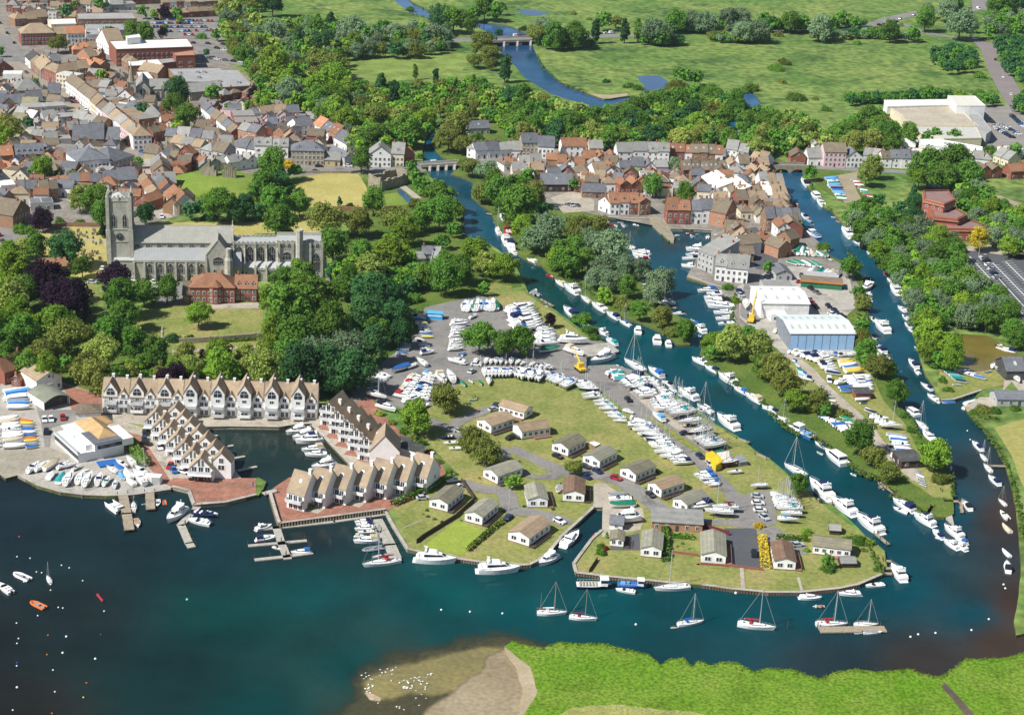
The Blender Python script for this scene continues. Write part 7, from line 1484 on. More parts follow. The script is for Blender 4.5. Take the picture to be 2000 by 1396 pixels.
jetty('pontoon finger with cross arms west of the chalet lawns','n','155,-80 200,60 245,170',2.4,m=M_pont);jetty('outer cross pontoon of the western finger','n','-10,185 240,158 430,130',1.6,m=M_pont);jetty('inner cross pontoon of the western finger','n','-60,75 200,52 385,35',1.4,m=M_pont)
jetty('wide pontoon spur beside the blue-hulled yacht','n','940,-130 1040,60 1085,165',3.6,m=M_pont);jetty('short cross pontoon behind the wide spur','j','870,1240 900,1330 960,1350',1.8,m=M_pont)
jetty('small finger pontoon in the basin, uppermost','i','1720,690 1810,675',1.2,m=M_pont);jetty('middle finger pontoon in the basin','i','1790,780 1900,760',1.2,m=M_pont);jetty('lowest finger pontoon in the basin','i','1850,870 1994,840',1.2,m=M_pont)
jetty('slender walkway crossing the basin entrance','j','60,1050 150,1025',2.2,1.4,m=M_conc)
jetty('floating wooden pontoon moored in mid river','q','400,728 890,722',3.2,.6,8)
for s_,l_ in(('1760,620 1840,650','first small jetty on the boatyard bank below the yachts'),('1905,740 1994,780','second small jetty on the boatyard bank downstream')):jetty(l_,'k',s_,1.4,1.0,3,name='jetty',cat='jetty')
for c,s_,l_ in(('l','720,880 790,920','small jetty near the olive tree on the spit'),('l','880,975 985,1040','broad plank landing on the spit west side'),('l','1370,1105 1500,1110 1510,1190','curved white-railed jetty at the spit tip'),('l','1240,1210 1280,1150','dark ramp beside the spit slipway'),('q','840,-20 935,60','crooked jetty at the point garden'),('q','895,190 960,195','upper mooring stage beside the moored cruiser'),('q','900,250 955,250','middle mooring stage beside the moored cruiser'),('q','905,290 965,292','lower mooring stage beside the moored cruiser'),('h','700,1050 790,1090','long thin jetty on the spit east side'),('h','1030,930 1090,930','short jetty below the east river wood'),('h','990,830 1050,830','short jetty beside the white east cruisers'),('h','1060,1000 1120,1005','third jetty under the east wood'),('g','220,930 320,985','narrow landing stage on the yard river bank'),('l','870,960 880,1000','tiny stage beside the plank landing'),('l','1350,1030 1445,1025','stage beneath the leafy tree near the spit end'),('l','400,1120 600,1130','thin gangway to the big cruisers'),('l','180,1110 400,1095','long gangway across the grass bank'),('f','1790,265 1870,275','small white landing on the willow island'),('g','1180,990 1280,1000','stage under the willow island tip'),('l','1720,830 1850,835','mooring line post stage on the east mud bank')):jetty(l_,c,s_,1.1,.9,3,name='jetty',cat='jetty')
#THE SAILING CLUB
def club():
 A=G(*crop('i',430,650));B=G(*crop('i',610,815));d=B-A;ang=math.atan2(d.y,d.x);o=new('sailing_club',None,None,(A.x,A.y,LZ),ang);tag(o,'white sailing clubhouse with tan hipped roof and glass balcony','clubhouse');L_=d.length;M_tan=roofmat('club_roof',(.42,.27,.13))
 mb=MB();mb.box(0,L_,0,16,0,3.2);mb.box(0,L_-1,3.2,14,3.2,5.2);mb.box(L_*.45,L_+1,5.5,19,3.2,5.6);new('wall',mb.mesh('wall',M_ww),o)
 mb=MB();mb.box(-.3,L_+.4,-.3,3.2,3.2,3.45);mb.box(-.4,L_*.5,2.4,8.5,5.2,5.4);mb.box(L_*.42,L_*.5+9,8,16,5.6,5.8);new('white_flat_roof',mb.mesh('white_flat_roof',M_wht),o)
 wm,rm,t=house_mesh(L_*.95,8,0,'h',33,.4);g=new('hipped_roof',rm.mesh('hipped_roof',M_tan),o,(-.5,7.5,5.4));wm,rm,t=house_mesh(6,10,0,'h',30,.3);new('wing_hipped_roof',rm.mesh('wing_hipped_roof',M_tan),o,(-2,9,4.8))
 mb=MB();mb.box(L_*.5,L_+1.3,5.2,15,5.8,6.0);new('slate_roof',mb.mesh('slate_roof',RM('s')),o)
 mb=MB();mb.box(0,L_,-.06,-.01,1.0,2.6);mb.box(L_+1.01,L_+1.06,6.5,15,3.8,5.2);new('window_band',mb.mesh('window_band',M_pane),o)
 mb=MB();mb.box(0,L_+.3,-.25,-.2,3.45,4.5)
 for i in range(14):mb.tube((L_*i/13,-.22,3.4),(L_*i/13,-.22,4.6),.05,0,4)
 new('balcony_rail',mb.mesh('balcony_rail',mat('balcony_glass',(.35,.40,.42),.1,.05,1,.6)),o)
club()
ROW('with grey flat top behind the sailing club','','i',600,510,790,500,1,8,4.2,'h','W','b','shed',pitch=18,chim=0,wins=0)
def boathouse():
 A,B=G(*crop('i',345,405)),G(*crop('i',545,355));d=B-A;ang=math.atan2(d.y,d.x);W=d.length;o=new('boat_shed',None,None,(A.x,A.y,LZ),ang);tag(o,'green-grey curved-roof boat shed open to the club yard','shed');D=12;R_=[]
 for i in range(9):t=i/8;R_.append((W*t,3.2+1.6*math.sin(math.pi*t)))
 mb=MB();n=len(R_);mb.rings([[(x,y,z)for x,z in R_]+[(x,y,z-.2)for x,z in R_[::-1]]for y in(-.8,D)]);new('roof',mb.mesh('roof',mat('shed_felt',(.20,.21,.16),.9,.15,.3)),o)
 mb=MB();mb.box(0,.2,0,D,0,3.1);mb.box(W-.2,W,0,D,0,3.1);mb.box(.2,W-.2,D-.2,D,0,4.2);new('wall',mb.mesh('wall',WM('W')),o)
 mb=MB();mb.box(.3,W-.3,1.5,1.7,0,3.2);new('shed_interior',mb.mesh('shed_interior',RM('k')),o)  # dark panel across the open front, standing in for the shade inside
boathouse()
ROW('behind the curved-roof boat shed','','i',290,280,485,235,1,13,5.5,'x','W','t','shed',pitch=24,wins=3,chim=0)
mb=MB();mb.box(-5,5,-2.4,2.4,0,.02)
p=G(*crop('i',850,820));tag(new('blue_tarpaulin',MB().box(-3.6,3.6,-2.2,2.2,0,.5).mesh('blue_tarpaulin',M_clo['blue']),None,(p.x,p.y,LZ+.05),.5),'bright blue tarpaulin sheet laid beside the clubhouse','tarpaulin')
p=G(*crop('i',1195,965));o=new('storage_container',None,None,(p.x,p.y,LZ),-.1);tag(o,'white box container at the end of the club boat park','container');new('body',MB().box(-2.6,2.6,-1.4,1.4,0,2.6).mesh('body',M_wht),o);new('door',MB().box(-.1,2.5,-1.46,-1.41,.1,2.5).mesh('door',WM('G')),o)
#CHALETS
def chalet(c,x1,y1,x2,y2,D,rc,label,H=2.7,pitch=20,deck=1,brick=True,endwin=True):
 A,B=G(*crop(c,x1,y1)),G(*crop(c,x2,y2));d=B-A;W=d.length;ang=math.atan2(d.y,d.x);wm,rm,t=house_mesh(W,abs(D),H,'x',pitch,.3)
 o=new('chalet',None,None,(A.x,A.y,LZ+.45),ang);tag(o,label,'chalet');D=abs(D)
 new('wall',wm.mesh('wall',mat('chalet_cladding',(.76,.76,.74),.7,.04,.4,.3)),o);new('roof',rm.mesh('roof',roofmat('chalet_roof_'+rc,{'t':(.31,.225,.15),'g':(.22,.21,.165),'b':(.19,.115,.08),'m':(.17,.155,.11)}[rc],.25)),o);mb=MB();mb.box(.1,W-.1,.1,D-.1,-.45,0);new('base',mb.mesh('base',WM('B')),o)
 for fx in(.27,.73):win(o,W*fx,-.03,.7,W*.28,1.35)
 for i in range(4):
  for sx,aa in((-.03,-math.pi/2),(W+.03,math.pi/2)):win(o,sx,D*(i+.6)/4.3,.8,1.3,1.15,aa)
 if deck:
  mb=MB();x0=W+.05 if deck>0 else-2.0;mb.box(x0,x0+1.95,-.2,D*.8,-.3,-.02);
  for i in range(7):yy=-.1+D*.8*i/6;mb.box(x0+(1.85 if deck>0 else 0),x0+(1.95 if deck>0 else .1),yy-.05,yy+.05,0,.9)
  mb.box(x0+(1.82 if deck>0 else 0),x0+(1.96 if deck>0 else .14),-.2,D*.8,.85,.95);new('deck',mb.mesh('deck',M_dwood if deck<2 else M_brickp),o)
 new('skylight',MB().box(-.3,.3,-.3,.3,0,.25).mesh('skylight',M_skyl),o,(W*.6,D*.6,H+W*.4*math.tan(R(pitch))*.8))
def chalet_side(c,x1,y1,x2,y2,D,rc,label,H=2.7):
 A,B=G(*crop(c,x1,y1)),G(*crop(c,x2,y2));d=B-A;L_=d.length;ang=math.atan2(d.y,d.x);wm,rm,t=house_mesh(L_,D,H,'g',20,.3);o=new('chalet',None,None,(A.x,A.y,LZ+.45),ang);tag(o,label,'chalet')
 new('wall',wm.mesh('wall',mat('chalet_cladding',(.76,.76,.74),.7)),o);new('roof',rm.mesh('roof',roofmat('chalet_roof_'+rc,{'t':(.31,.225,.15),'g':(.22,.21,.165),'b':(.19,.115,.08),'m':(.17,.155,.11)}[rc],.25)),o);mb=MB();mb.box(.1,L_-.1,.1,D-.1,-.45,0);new('base',mb.mesh('base',WM('B')),o)
 for i in range(5):win(o,L_*(i+.5)/5,-.03,.75,1.3,1.2)
 win(o,L_+.03,D*.5,.7,2.2,1.3,math.pi/2);mb=MB();mb.box(L_*.4,L_,-1.6,-.05,-.3,-.02);new('deck',mb.mesh('deck',M_brickp),o)
chalet_side('j',1890,425,2085,480,6,'t','tan-roofed white chalet at the top of the park, furthest from the water')
chalet('j',1720,540,1830,590,11.2,'t','tan-roofed chalet with dark windows west of the top one')
chalet_side('k',75,635,295,600,7,'t','white chalet with porch terrace below the topmost chalet')
chalet('k',310,725,435,768,10.3,'m','mossy dark-roofed chalet beside the park road, behind a black car')
chalet('k',550,820,680,865,10.3,'g','grey-green roofed chalet beside two parked dark cars')
chalet('k',840,920,960,970,10.3,'m','mossy brown-roofed chalet behind the small red car')
chalet('k',1055,1035,1160,1090,10.3,'t','tan-roofed chalet with pink deck flowers near the road bend')
chalet('k',1250,1160,1360,1210,10.3,'g','chalet with a pale brown roof next to the inlet-side speedboat')
chalet('j',1770,930,1880,985,11.2,'g','grey-green roofed chalet below the twin trees')
chalet('k',120,1165,275,1165,10.3,'g','pale brown-roofed chalet with brick side path by the close',deck=2)
chalet('k',395,1115,560,1125,11.2,'b','dark brown-roofed chalet with a white boat alongside, by the inlet')
chalet('j',1350,1165,1490,1200,11.2,'m','mossy-roofed chalet with a conservatory on the quayside lawn')
chalet('j',1625,1270,1760,1305,11.2,'g','chalet with light grey-brown roof between the clipped hedges')
chalet('k',-30,1420,130,1470,12.9,'t','large tan-roofed chalet nearest the curved quay')
chalet('o',1000,165,1160,180,11.2,'g','grey-roofed bungalow beside the thick green hedge')
chalet('o',1470,215,1660,230,14.6,'g','large grey-roofed bungalow beside the dark court',deck=2)
chalet('q',45,265,210,275,12.0,'b','dark brown-roofed bungalow beside the yellow hedge',deck=2)
chalet_side('q',345,145,635,180,7,'m','long white bungalow with mossy roof near the point')
chalet('o',760,85,865,95,6,'m','small dark shed-like summerhouse with curved roof by the inlet',H=2.0)
ROW('at the end of the point, grey roofed','','q',570,250,680,250,1,4.5,1.8,'g','D','g','shed',pitch=22,chim=0,wins=0);ROW('on the dry grass above the point','','l',480,1370,560,1375,1,4,1.8,'g','D','g','shed',pitch=25,chim=0,wins=0)
ROW('under a grey sheet roof by the inlet apron','','k',1085,1335,1480,1360,1,8,3.2,'m','O','g','shed',pitch=16,chim=0);ROW('with bluish doors between the point bungalows','','o',760,-50,860,-40,1,5,2.3,'g','W','s','shed',chim=0)
wallrun('garden_fence','reddish panel fence behind the yellow-edged bungalow court','k','1480,1320 1690,1380',1.7,.12,M_maroon,'fence');wallrun('garden_fence','long dark fence dividing the two chalet lawns','j','1700,1110 1560,1240 1300,1400 1250,1440',1.5,.12,M_dwood,'fence');wallrun('garden_fence','dark fence beside the mossy-roofed chalet','j','1600,960 1700,1105',1.5,.12,M_dwood,'fence')
wallrun('low_brick_wall','low brick wall edging the dark court lawn','o','1470,225 1700,240 1950,270',.7,.3,WM('R'));wallrun('garden_fence','grey fence running down to the water beside the red shrubs','o','665,190 600,285',1.2,.12,M_dwood,'fence')
wallrun('low_brick_wall','brick garden wall between the bungalows','o','1230,130 1450,160',.8,.3,WM('R'));
#BOATYARD SHEDS
def bigshed(label,c,A,B,D,H,wallm,roofm,nl,pitch=9,doors=0,name='boatyard_shed'):
 a,b=G(*crop(c,*A)),G(*crop(c,*B));d=b-a;W=d.length;ang=math.atan2(d.y,d.x);wm,rm,t=house_mesh(W,D,H,'g',pitch,.4);o=new(name,None,None,(a.x,a.y,LZ),ang);tag(o,label,'shed');new('wall',wm.mesh('wall',wallm),o);rf=new('roof',rm.mesh('roof',roofm),o);tp=math.tan(R(pitch))
 for r_ in(0.25,)if nl<0 else(.25,.72):
  for i in range(abs(nl)):
   z=H+D*(r_ if r_<.5 else 1-r_)*tp+.2;q=new('rooflight',MB().box(-.55,.55,-D*.085,D*.085,-.05,.06).mesh('rooflight',mat('dull_rooflight',(.42,.45,.40),.5)),rf,(W*(i+.6)/abs(nl)*.93,D*r_,z));q.rotation_euler=(R(pitch)*(1 if r_<.5 else-1),0,0)
 for i in range(doors):new('door',MB().box(.15,W/doors-.15,-.12,-.02,0,H-.5).mesh('door',mat('pale_blue_cladding',(.30,.48,.70),.6,.06,1)),o,(W*i/doors,0,0))
bigshed('big pale-roofed boat shed with blue sliding front','h',(165,1330),(665,1330),22,7.0,mat('grey_frame',(.2,.22,.25)),mat('pale_metal_roof',(.60,.66,.64),.45,.05,.1),8,8,8)
bigshed('brilliant white-roofed boat shed beside the grey one','h',(-60,1080),(312,1085),22,6.5,WM('W'),M_wht,4,8)
bigshed('dark boathouse with open gable on the east inlet','l',(1850,170),(1994,170),12,4,RM('k'),RM('s'),1,30)
ROW('at the east inlet, long slate shed','','l',1780,370,2060,375,1,9,3,'g','G','s','warehouse','shed',pitch=22,chim=0)
ROW('on the spit near the end of the track','','l',1035,860,1200,850,1,8,3.0,'m','D','k','shed',pitch=8,chim=0)
ROW('among the covered boats on the spit','','l',680,320,800,320,1,5,2.6,'m','R','k','shed',pitch=8,chim=0,wins=0)
ROW('with curved green roof in the boatyard','','h',60,790,185,790,1,12,3.5,'x','G','s','shed',pitch=24,chim=0)
ROW('left of the green shed','','h',-40,880,200,885,1,9,2.6,'f','G','g','shed');ROW('between the two boatyard sheds','','h',20,1110,145,1110,1,6,3,'f','W','w','shed')
def barge():
 p=G(*crop('h',430,850));o=new('long_workshop',None,None,(p.x,p.y,LZ),-.12);tag(o,'long low workshop with orange edging and green front in the boatyard','workshop');new('wall',MB().box(-10,8,-1,6,0,3).mesh('wall',mat('green_boards',(.03,.16,.08),.7)),o);new('roof',MB().box(-10.3,8.3,-1.3,6.3,3.35,3.5).mesh('roof',mat('brown_felt',(.20,.15,.11),.9)),o);new('fascia',MB().box(-10.4,8.4,-1.45,-1.3,2.7,3.6).mesh('fascia',mat('orange_paint',(.5,.2,.05),.7)),o)
 mb=MB();mb.box(-8,6,2,14,0,3.2);new('rear_store',mb.mesh('rear_store',WM('G')),o)
barge()
p=G(*crop('f',1390,1085));o=new('blue_cabin',None,None,(p.x,p.y,LZ),-.06);tag(o,'bright blue yard cabin with sky-blue stripes','cabin');new('wall',MB().box(-3.4,3.4,-1.5,1.8,0,2.6).mesh('wall',mat('cabin_blue',(.05,.30,.62),.5,.05)),o);new('roof',MB().box(-3.6,3.6,-1.7,2,2.6,2.75).mesh('roof',mat('cabin_roof',(.10,.40,.60),.5,.05)),o);new('panel',MB().box(-3.2,3.2,-1.56,-1.5,1.4,2.1).mesh('panel',mat('cabin_panel',(.5,.72,.82),.5)),o)
def crane(label,c,x,y,ang,boom,H=9):
 p=G(*crop(c,x,y));o=new('yard_crane',None,None,(p.x,p.y,LZ),ang);tag(o,label,'crane');my=mat('crane_yellow',(.62,.42,.04),.5,.08,1)
 mb=MB();mb.box(-3,2.5,-1.3,1.3,.9,1.7);new('chassis',mb.mesh('chassis',my),o)
 for sx in(-2.2,-.2,1.8):
  for sy in(-1.2,1.2):w_=MB();w_.tube((sx,sy-.2,.55),(sx,sy+.2,.55),.55,0,12);new('wheel',w_.mesh('wheel',M_clo['black']),o)
 mb=MB();mb.box(-1.2,.9,-1.1,1.1,1.7,3.3);new('cab',mb.mesh('cab',my),o);mb=MB();mb.tube((0,0,3),(boom*.5,0,H*.75),.35,0,6);mb.tube((boom*.5,0,H*.75),(boom,0,H),.24,0,6);mb.tube((-.5,0,2),(boom*.3,0,H*.4),.15,0,5);new('boom',mb.mesh('boom',my),o);mb=MB();mb.tube((boom,0,H),(boom,0,H-3),.04,0,4);mb.box(boom-.2,boom+.2,-.2,.2,H-3.4,H-3);new('hook',mb.mesh('hook',M_clo['black']),o)
crane('yellow mobile crane with folded boom on the boatyard quay','k',530,95,2.0,7,7)
crane('tall cream crane boom standing by the mid-river sheds','g',1865,1110,1.25,6,12)
mb=MB();mb.tube((0,0,0),(0,0,7.5),.11,0,6,.07);mb.tube((0,0,7.5),(1.0,0,7.8),.06,0,5);POLE=mb.mesh('pole',M_alu);HEAD=MB().box(.8,1.5,-.15,.15,7.7,7.85).mesh('lamp_head',M_alu)
for i,(c,x,y,pl)in enumerate([('h',1640,600,'beside the yellow tree in the car park'),('h',1800,1190,'at the top of the tidal pond wall'),('j',950,320,'on the lane by the big wood'),('a',65,450,'at the ring road island'),('d',900,185,'at the bypass fork'),('i',1125,860,'by the stepped marina houses'),('a',590,640,'at the pale corner block'),('b',380,1310,'outside the stone mansion'),('j',1970,1180,'in the chalet close'),('h',1120,60,'north of the tall conifers')]):
 p=G(*crop(c,x,y));o=new('street_lamp',None,None,(p.x,p.y,LZ),i*.9);tag(o,'tall grey street lamp '+pl,'street lamp');new('pole',POLE,o);new('lamp_head',HEAD,o)
 #BRIDGES
def bridge(label,A,B,wd,z,m,piers,para=1.0,arches=False,name='bridge'):
 a,b=G(*A,z),G(*B,z);d=b-a;L_=d.length;ang=math.atan2(d.y,d.x);o=new(name,None,None,(a.x,a.y,0),ang);tag(o,label,'bridge')
 if arches:
  n=piers;sp=L_/n
  for s in(-1,1):
   mb=MB();pr=[(0,-1.2)]
   pts_=[]
   for i in range(n):
    x0=sp*i;pw=.7;pts_.append((x0+pw,-.8))
    for k in range(0,9):t=math.pi*k/8;pts_.append((x0+sp/2-(sp/2-pw)*math.cos(t),-.2+(z-1.0)*math.sin(t)))
    pts_.append((x0+sp-pw,-.8))
   P=[(0,-1.3)]+[q for q in pts_]
   for i in range(n):
    x0=sp*i;prev=(x0,-1.3)
    col=[(x0,-1.3)]+[(x0+.7,-1.3)]
    mb.box(x0-.7 if i else x0,x0+.7,s*(wd/2)-.25,s*(wd/2)+.25,-1.3,z)
    for k in range(8):
     t0,t1=math.pi*k/8,math.pi*(k+1)/8;xa=x0+sp/2-(sp/2-.7)*math.cos(t0);xb=x0+sp/2-(sp/2-.7)*math.cos(t1);za,zb=-.2+(z-1.0)*math.sin(t0),-.2+(z-1.0)*math.sin(t1);y0,y1=s*(wd/2)-.25,s*(wd/2)+.25
     mb.rings([[(xa,y0,za),(xb,y0,zb),(xb,y0,z),(xa,y0,z)],[(xa,y1,za),(xb,y1,zb),(xb,y1,z),(xa,y1,z)]])
   mb.box(L_-.7,L_,s*(wd/2)-.25,s*(wd/2)+.25,-1.3,z);new('arch_wall',mb.mesh('arch_wall',m),o)
 mb=MB();mb.box(0,L_,-wd/2+.2,wd/2-.2,z-.6,z);new('deck',mb.mesh('deck',M_asph),o)
 for s in(-1,1):mb=MB();mb.box(-.5,L_+.5,s*wd/2-.22,s*wd/2+.22,z-.7,z+para);new('parapet',mb.mesh('parapet',m),o)
 if not arches:
  for i in range(1,piers+1):x=L_*i/(piers+1);mb=MB();mb.box(x-.8,x+.8,-wd/2-.8,wd/2+.8,-1.3,z-.6);mb.rings([[(x-.8,-wd/2-.8,-1.3),(x+.8,-wd/2-.8,-1.3),(x,-wd/2-2,-1.3)],[(x-.8,-wd/2-.8,z+.2),(x+.8,-wd/2-.8,z+.2),(x,-wd/2-2,z-.3)]]);new('pier',mb.mesh('pier',m),o)
bridge('old low stone bridge with cutwater piers over the left river',(820,322),(900,318),6,2.6,M_ash,4,.9)
bridge('old stone arched bridge over the right river',(1478,322),(1572,324),7,3.2,M_stone,3,1.0,True)
bridge('long concrete bypass bridge over the upper river',(952,79),(1055,75.5),13,3.4,M_conc,3,1.0)
#BOATS AFLOAT
BO('along the yard bank of the main river','upstream','g','-40,340 -90,250,m -20,440 -50,350,o 0,560 -30,480,mW 30,580 0,530,m 80,600 50,560,d 150,900 190,840,tS 220,900 170,850,R 500,1075 400,985,mN 740,1205 640,1160,F 815,1285 730,1230,mL 600,1140 545,1095,o')
BO('on the willow island west side','upstream','f','1900,430 1870,360,y 1960,510 1925,430,F 1870,330 1850,310,tX 1990,520 1960,440,m')
BO('along the willow island river bank','upstream','g','60,560 30,520,m 190,655 115,610,mW 330,760 260,730,oD 410,825 335,775,mI 515,890 405,815,F 610,955 535,890,yX 730,1025 620,955,mX 830,1085 735,1025,mN 925,1140 835,1085,yB')
BO('at the willow island tip','the west','g','980,1200 985,1130,h 1130,1280 1130,1200,h 1220,1300 1215,1235,h 1200,1000 1280,1000,t 1270,965 1120,940,yE 1350,1040 1245,1045,mK 1365,1090 1285,1100,o 1500,1190 1420,1120,F 1440,1150 1390,1080,m 1480,1225 1410,1200,o')
BO('moored in the inner willow channel','the basin','g','775,430 860,470,mN 845,490 940,540,s 960,530 880,500,yX 1075,570 930,560,mX 1070,600 935,580,F 1060,625 950,600,mD 1050,745 960,770,yX 1070,800 970,790,mX 1080,830 985,815,mW 1070,850 990,840,m')
BO('under the basin quay','the west','g','730,320 790,350,o 800,330 820,365,t 820,325 870,330,R 885,365 850,325,t 945,335 990,355,oX 1270,430 1310,430,mX 1310,440 1290,460,t 1350,420 1410,415,o 1410,450 1390,410,t 1430,420 1460,415,R 1520,455 1530,415,oX 1560,440 1620,425,m')
BO('off the balconied block','the north','g','1500,545 1350,545,F 1450,580 1350,585,mX 1450,615 1320,615,mK 1430,680 1315,665,F')
BO('in the mid-river mooring row','the north','g','1590,860 1440,870,mB 1640,890 1510,885,mX 1660,925 1490,930,F 1700,960 1500,955,mK 1735,995 1515,985,mX 1725,1040 1565,1035,mX 1735,1085 1580,1085,mX 1735,1115 1600,1125,oX')
BO('along the spit west bank','upstream','k','1510,40 1400,-10,F 1605,105 1500,45,mN 1740,195 1605,115,FX 1830,270 1725,210,m 1940,340 1815,260,mI 2030,400 1945,350,mW')
BO('along the lower spit west bank','upstream','l','-20,340 -60,300,m 70,420 -10,360,mN 175,500 75,430,y 350,620 150,520,w 460,695 365,635,mN 600,830 445,700,hX 1135,1190 970,1085,mN 1090,1200 975,1145,oX 1290,1300 1130,1200,F 1360,1400 1280,1310,m 1510,1396 1370,1290,FX')
BO('along the yard river bank below the quay','upstream','k','1045,105 860,-10,yX 870,80 810,30,oX 1170,140 1060,60,m 1250,210 1165,160,mK 1435,315 1290,230,F 1565,425 1440,345,y 1750,550 1595,435,FX 1805,530 1775,510,R')
BO('along the peninsula downstream bank','upstream','l','295,915 125,810,yX 495,1105 315,930,FN 670,1220 490,1080,FX 880,1360 685,1210,FN')
BO('at the waterlogged quay corner','','k','780,-30 610,40,FX')
BO('beneath the sailing club quay','the west','i','885,1070 890,1060,R 945,1190 845,1100,c 1040,1190 1040,1090,yX 1145,1110 1100,1130,t 1230,1070 1225,1150,oX 1285,1130 1280,1070,rO 1060,1210 1080,1310,Q'.replace('1060,1210 1080,1310,Q','1055,1220 1080,1310,tI'))
BO('around the bent pontoon','the west','i','1440,1150 1300,1280,FX 1500,1190 1690,1235,oN 1600,1180 1700,1210,oL 1640,1290 1465,1250,oX 1630,1270 1480,1240,o')
BO('on the west cross pontoons','the north','j','0,1330 125,1290,FX 60,1375 150,1370,rW')
BO('on the west finger pontoon','the north','n','0,30 150,10,m 50,20 0,40,o 130,60 190,100,o 430,120 270,130,mB')
BO('inside the marina basin','the north','j','400,545 230,585,FX 460,580 280,630,FX 520,630 300,650,F 530,690 350,715,mI 555,745 375,745,mX 620,810 430,860,FX 665,880 550,865,mX')
BO('on small basin pontoons','the north','i','1610,600 1700,595,t 1620,570 1600,590,R')
BO('beside the wide pontoon spur','the north','j','900,1260 765,1270,m 910,1290 775,1290,mN 930,1310 765,1330,mX 920,1340 790,1350,o 770,1370 870,1385,mI')
BO('on the spur front','the north','n','960,30 755,45,mI 990,80 830,110,rE 1125,185 825,235,yD 1030,140 900,165,yN')
BO('along the chalet lawn quay','the west','n','1245,180 1565,205,FX 1730,270 2060,270,FX 2340,140 2200,235,FX')
BO('in the small inlet','the north','k','670,1330 620,1385,oD 400,1460 520,1330,mX')
BO('along the bungalow quay','the west','o','500,390 780,395,f 820,380 1055,395,T 960,435 805,410,oX 1385,395 1100,415,yX')
BO('on moorings in the lower river','the west','o','195,600 430,600,K 445,625 665,650,yU 1290,690 1495,660,yB 1235,705 1295,705,R 1755,680 2055,725,yD')
BO('tied to the mid-river pontoon','the west','q','370,685 620,690,yD 670,690 860,690,yX 740,745 890,750,tX 670,750 735,750,R')
BO('around the eastern point quay','the west','q','245,475 420,485,mX 720,450 545,450,mX 905,375 755,390,oX 1055,350 960,210,F 440,540 345,545,RO')
BO('on the mud-edge moorings','upstream','l','1665,710 1590,625,mN 1700,790 1650,715,yX 1740,880 1680,795,yX 1800,980 1715,890,mN 1855,1140 1795,1065,yP 1870,1250 1810,1160,oI 1890,1350 1825,1260,vI')
BO('on the lower mud-edge moorings','upstream','q','1885,160 1825,75,vW 1870,280 1860,175,mK')
BO('off the spit tip','the north','q','1370,20 1300,0,m 1480,100 1365,15,FX 1545,110 1440,30,FX 1550,60 1450,-10,m')
BO('off the spit end in deep water','','l','1575,1175 1510,1080,mK')
BO('along the spit east bank','upstream','l','1160,70 1095,-10,mN 1165,445 1070,365,hX 1235,550 1150,460,yX 1290,650 1205,545,mX 1420,860 1395,780,yN 1045,90 1030,70,RX 1440,890 1450,850,yX')
BO('along the east river wood','upstream','h','320,60 255,-20,m 390,150 345,90,hX 430,205 385,145,mX 560,325 530,300,vD 540,290 490,285,t 650,455 575,370,F 705,495 655,450,mN 760,745 690,760,t 935,750 900,700,vU 985,805 925,755,mX 1020,895 955,810,FX 1070,1025 1010,970,mX 1095,1090 1045,1035,oE 1110,1150 1065,1095,mN')
BO('along the upper spit shore','upstream','h','800,790 740,870,mX 810,890 745,880,FX 800,950 765,900,hX 840,1100 785,1050,m 930,1190 830,1090,FX 910,1350 830,1270,mN 880,1396 840,1330,m')
BO('by the balcony flats on the east river','upstream','h','180,150 150,120,t 300,300 260,250,mN 340,330 290,290,t 395,460 300,400,w 230,240 180,210,oX 360,340 330,345,R')
BO('round the tidal pond','the west','h','1460,1265 1395,1215,mK 1610,1270 1560,1225,o 1640,1270 1660,1230,o 1720,1280 1680,1240,mE 1830,1290 1730,1310,oX 1930,1350 1770,1310,mN')
BO('at the east inlet mouth','the north','l','1275,240 1200,180,m 1320,325 1240,260,mX 1455,335 1350,335,vB 1530,350 1620,315,vW 1520,385 1590,340,vX'.replace('vX','vI'))
BO('near the slipway mud','the north','l','1850,1190 1840,1180,R')
BO('at open moorings on the left','the west','m','90,445 -20,345,oX 230,340 110,270,rW 350,560 240,490,rO 395,365 365,280,yX')
BO('in the outer line by the spit bank','upstream','k','1560,75 1510,45,oX 1680,160 1630,130,tX 1780,245 1740,215,oN 1890,310 1850,280,mW 1985,385 1950,360,oX')
BO('in the outer line on the lower spit bank','upstream','l','90,470 40,430,oX 430,740 380,700,tX 690,905 640,870,oE 905,1010 860,975,tI 1190,1245 1140,1210,oN 1330,1330 1290,1300,oX')
BO('tucked against the yard bank jetties','upstream','g','280,1000 230,950,oX 350,1030 310,990,tX 590,1150 545,1110,mB 780,1240 740,1200,oX')
BO('along the yard bank by the masts','upstream','k','1190,200 1130,150,oN 1275,250 1220,205,mX 1330,290 1290,250,oX 1480,400 1440,360,mN 1580,470 1545,430,oX')
BO('in the inner willow shallows','upstream','g','700,370 760,400,oX 790,400 850,430,mX 1000,650 930,640,oX 1080,700 1010,700,tX 1060,780 1000,770,oN 1090,870 1000,865,mX 1130,930 1040,920,oX')
BO('by the east wood upstream','upstream','h','600,340 560,300,oX 740,520 700,480,tI 800,580 770,540,oX 870,650 830,610,oN 1085,960 1040,910,oX 1120,1080 1075,1040,tX 1130,1180 1090,1140,mX 1185,1330 1140,1280,oX')
BO('between the spit stages','upstream','h','760,830 720,790,oX 790,1010 750,970,oX 850,1240 800,1200,tX 960,1396 920,1350,oX')
BO('on the east bank above the inlet','upstream','l','1180,120 1140,60,oX 1230,210 1190,160,tX 1340,340 1300,300,oX')
BO('by the balcony flats downstream','upstream','h','60,40 20,0,oX 120,100 80,60,tX 230,200 200,160,oN 320,300 280,260,oX 380,420 340,380,tX 460,560 400,500,oX')
BO('against the round boatyard corner','','h','500,640 440,590,oX')
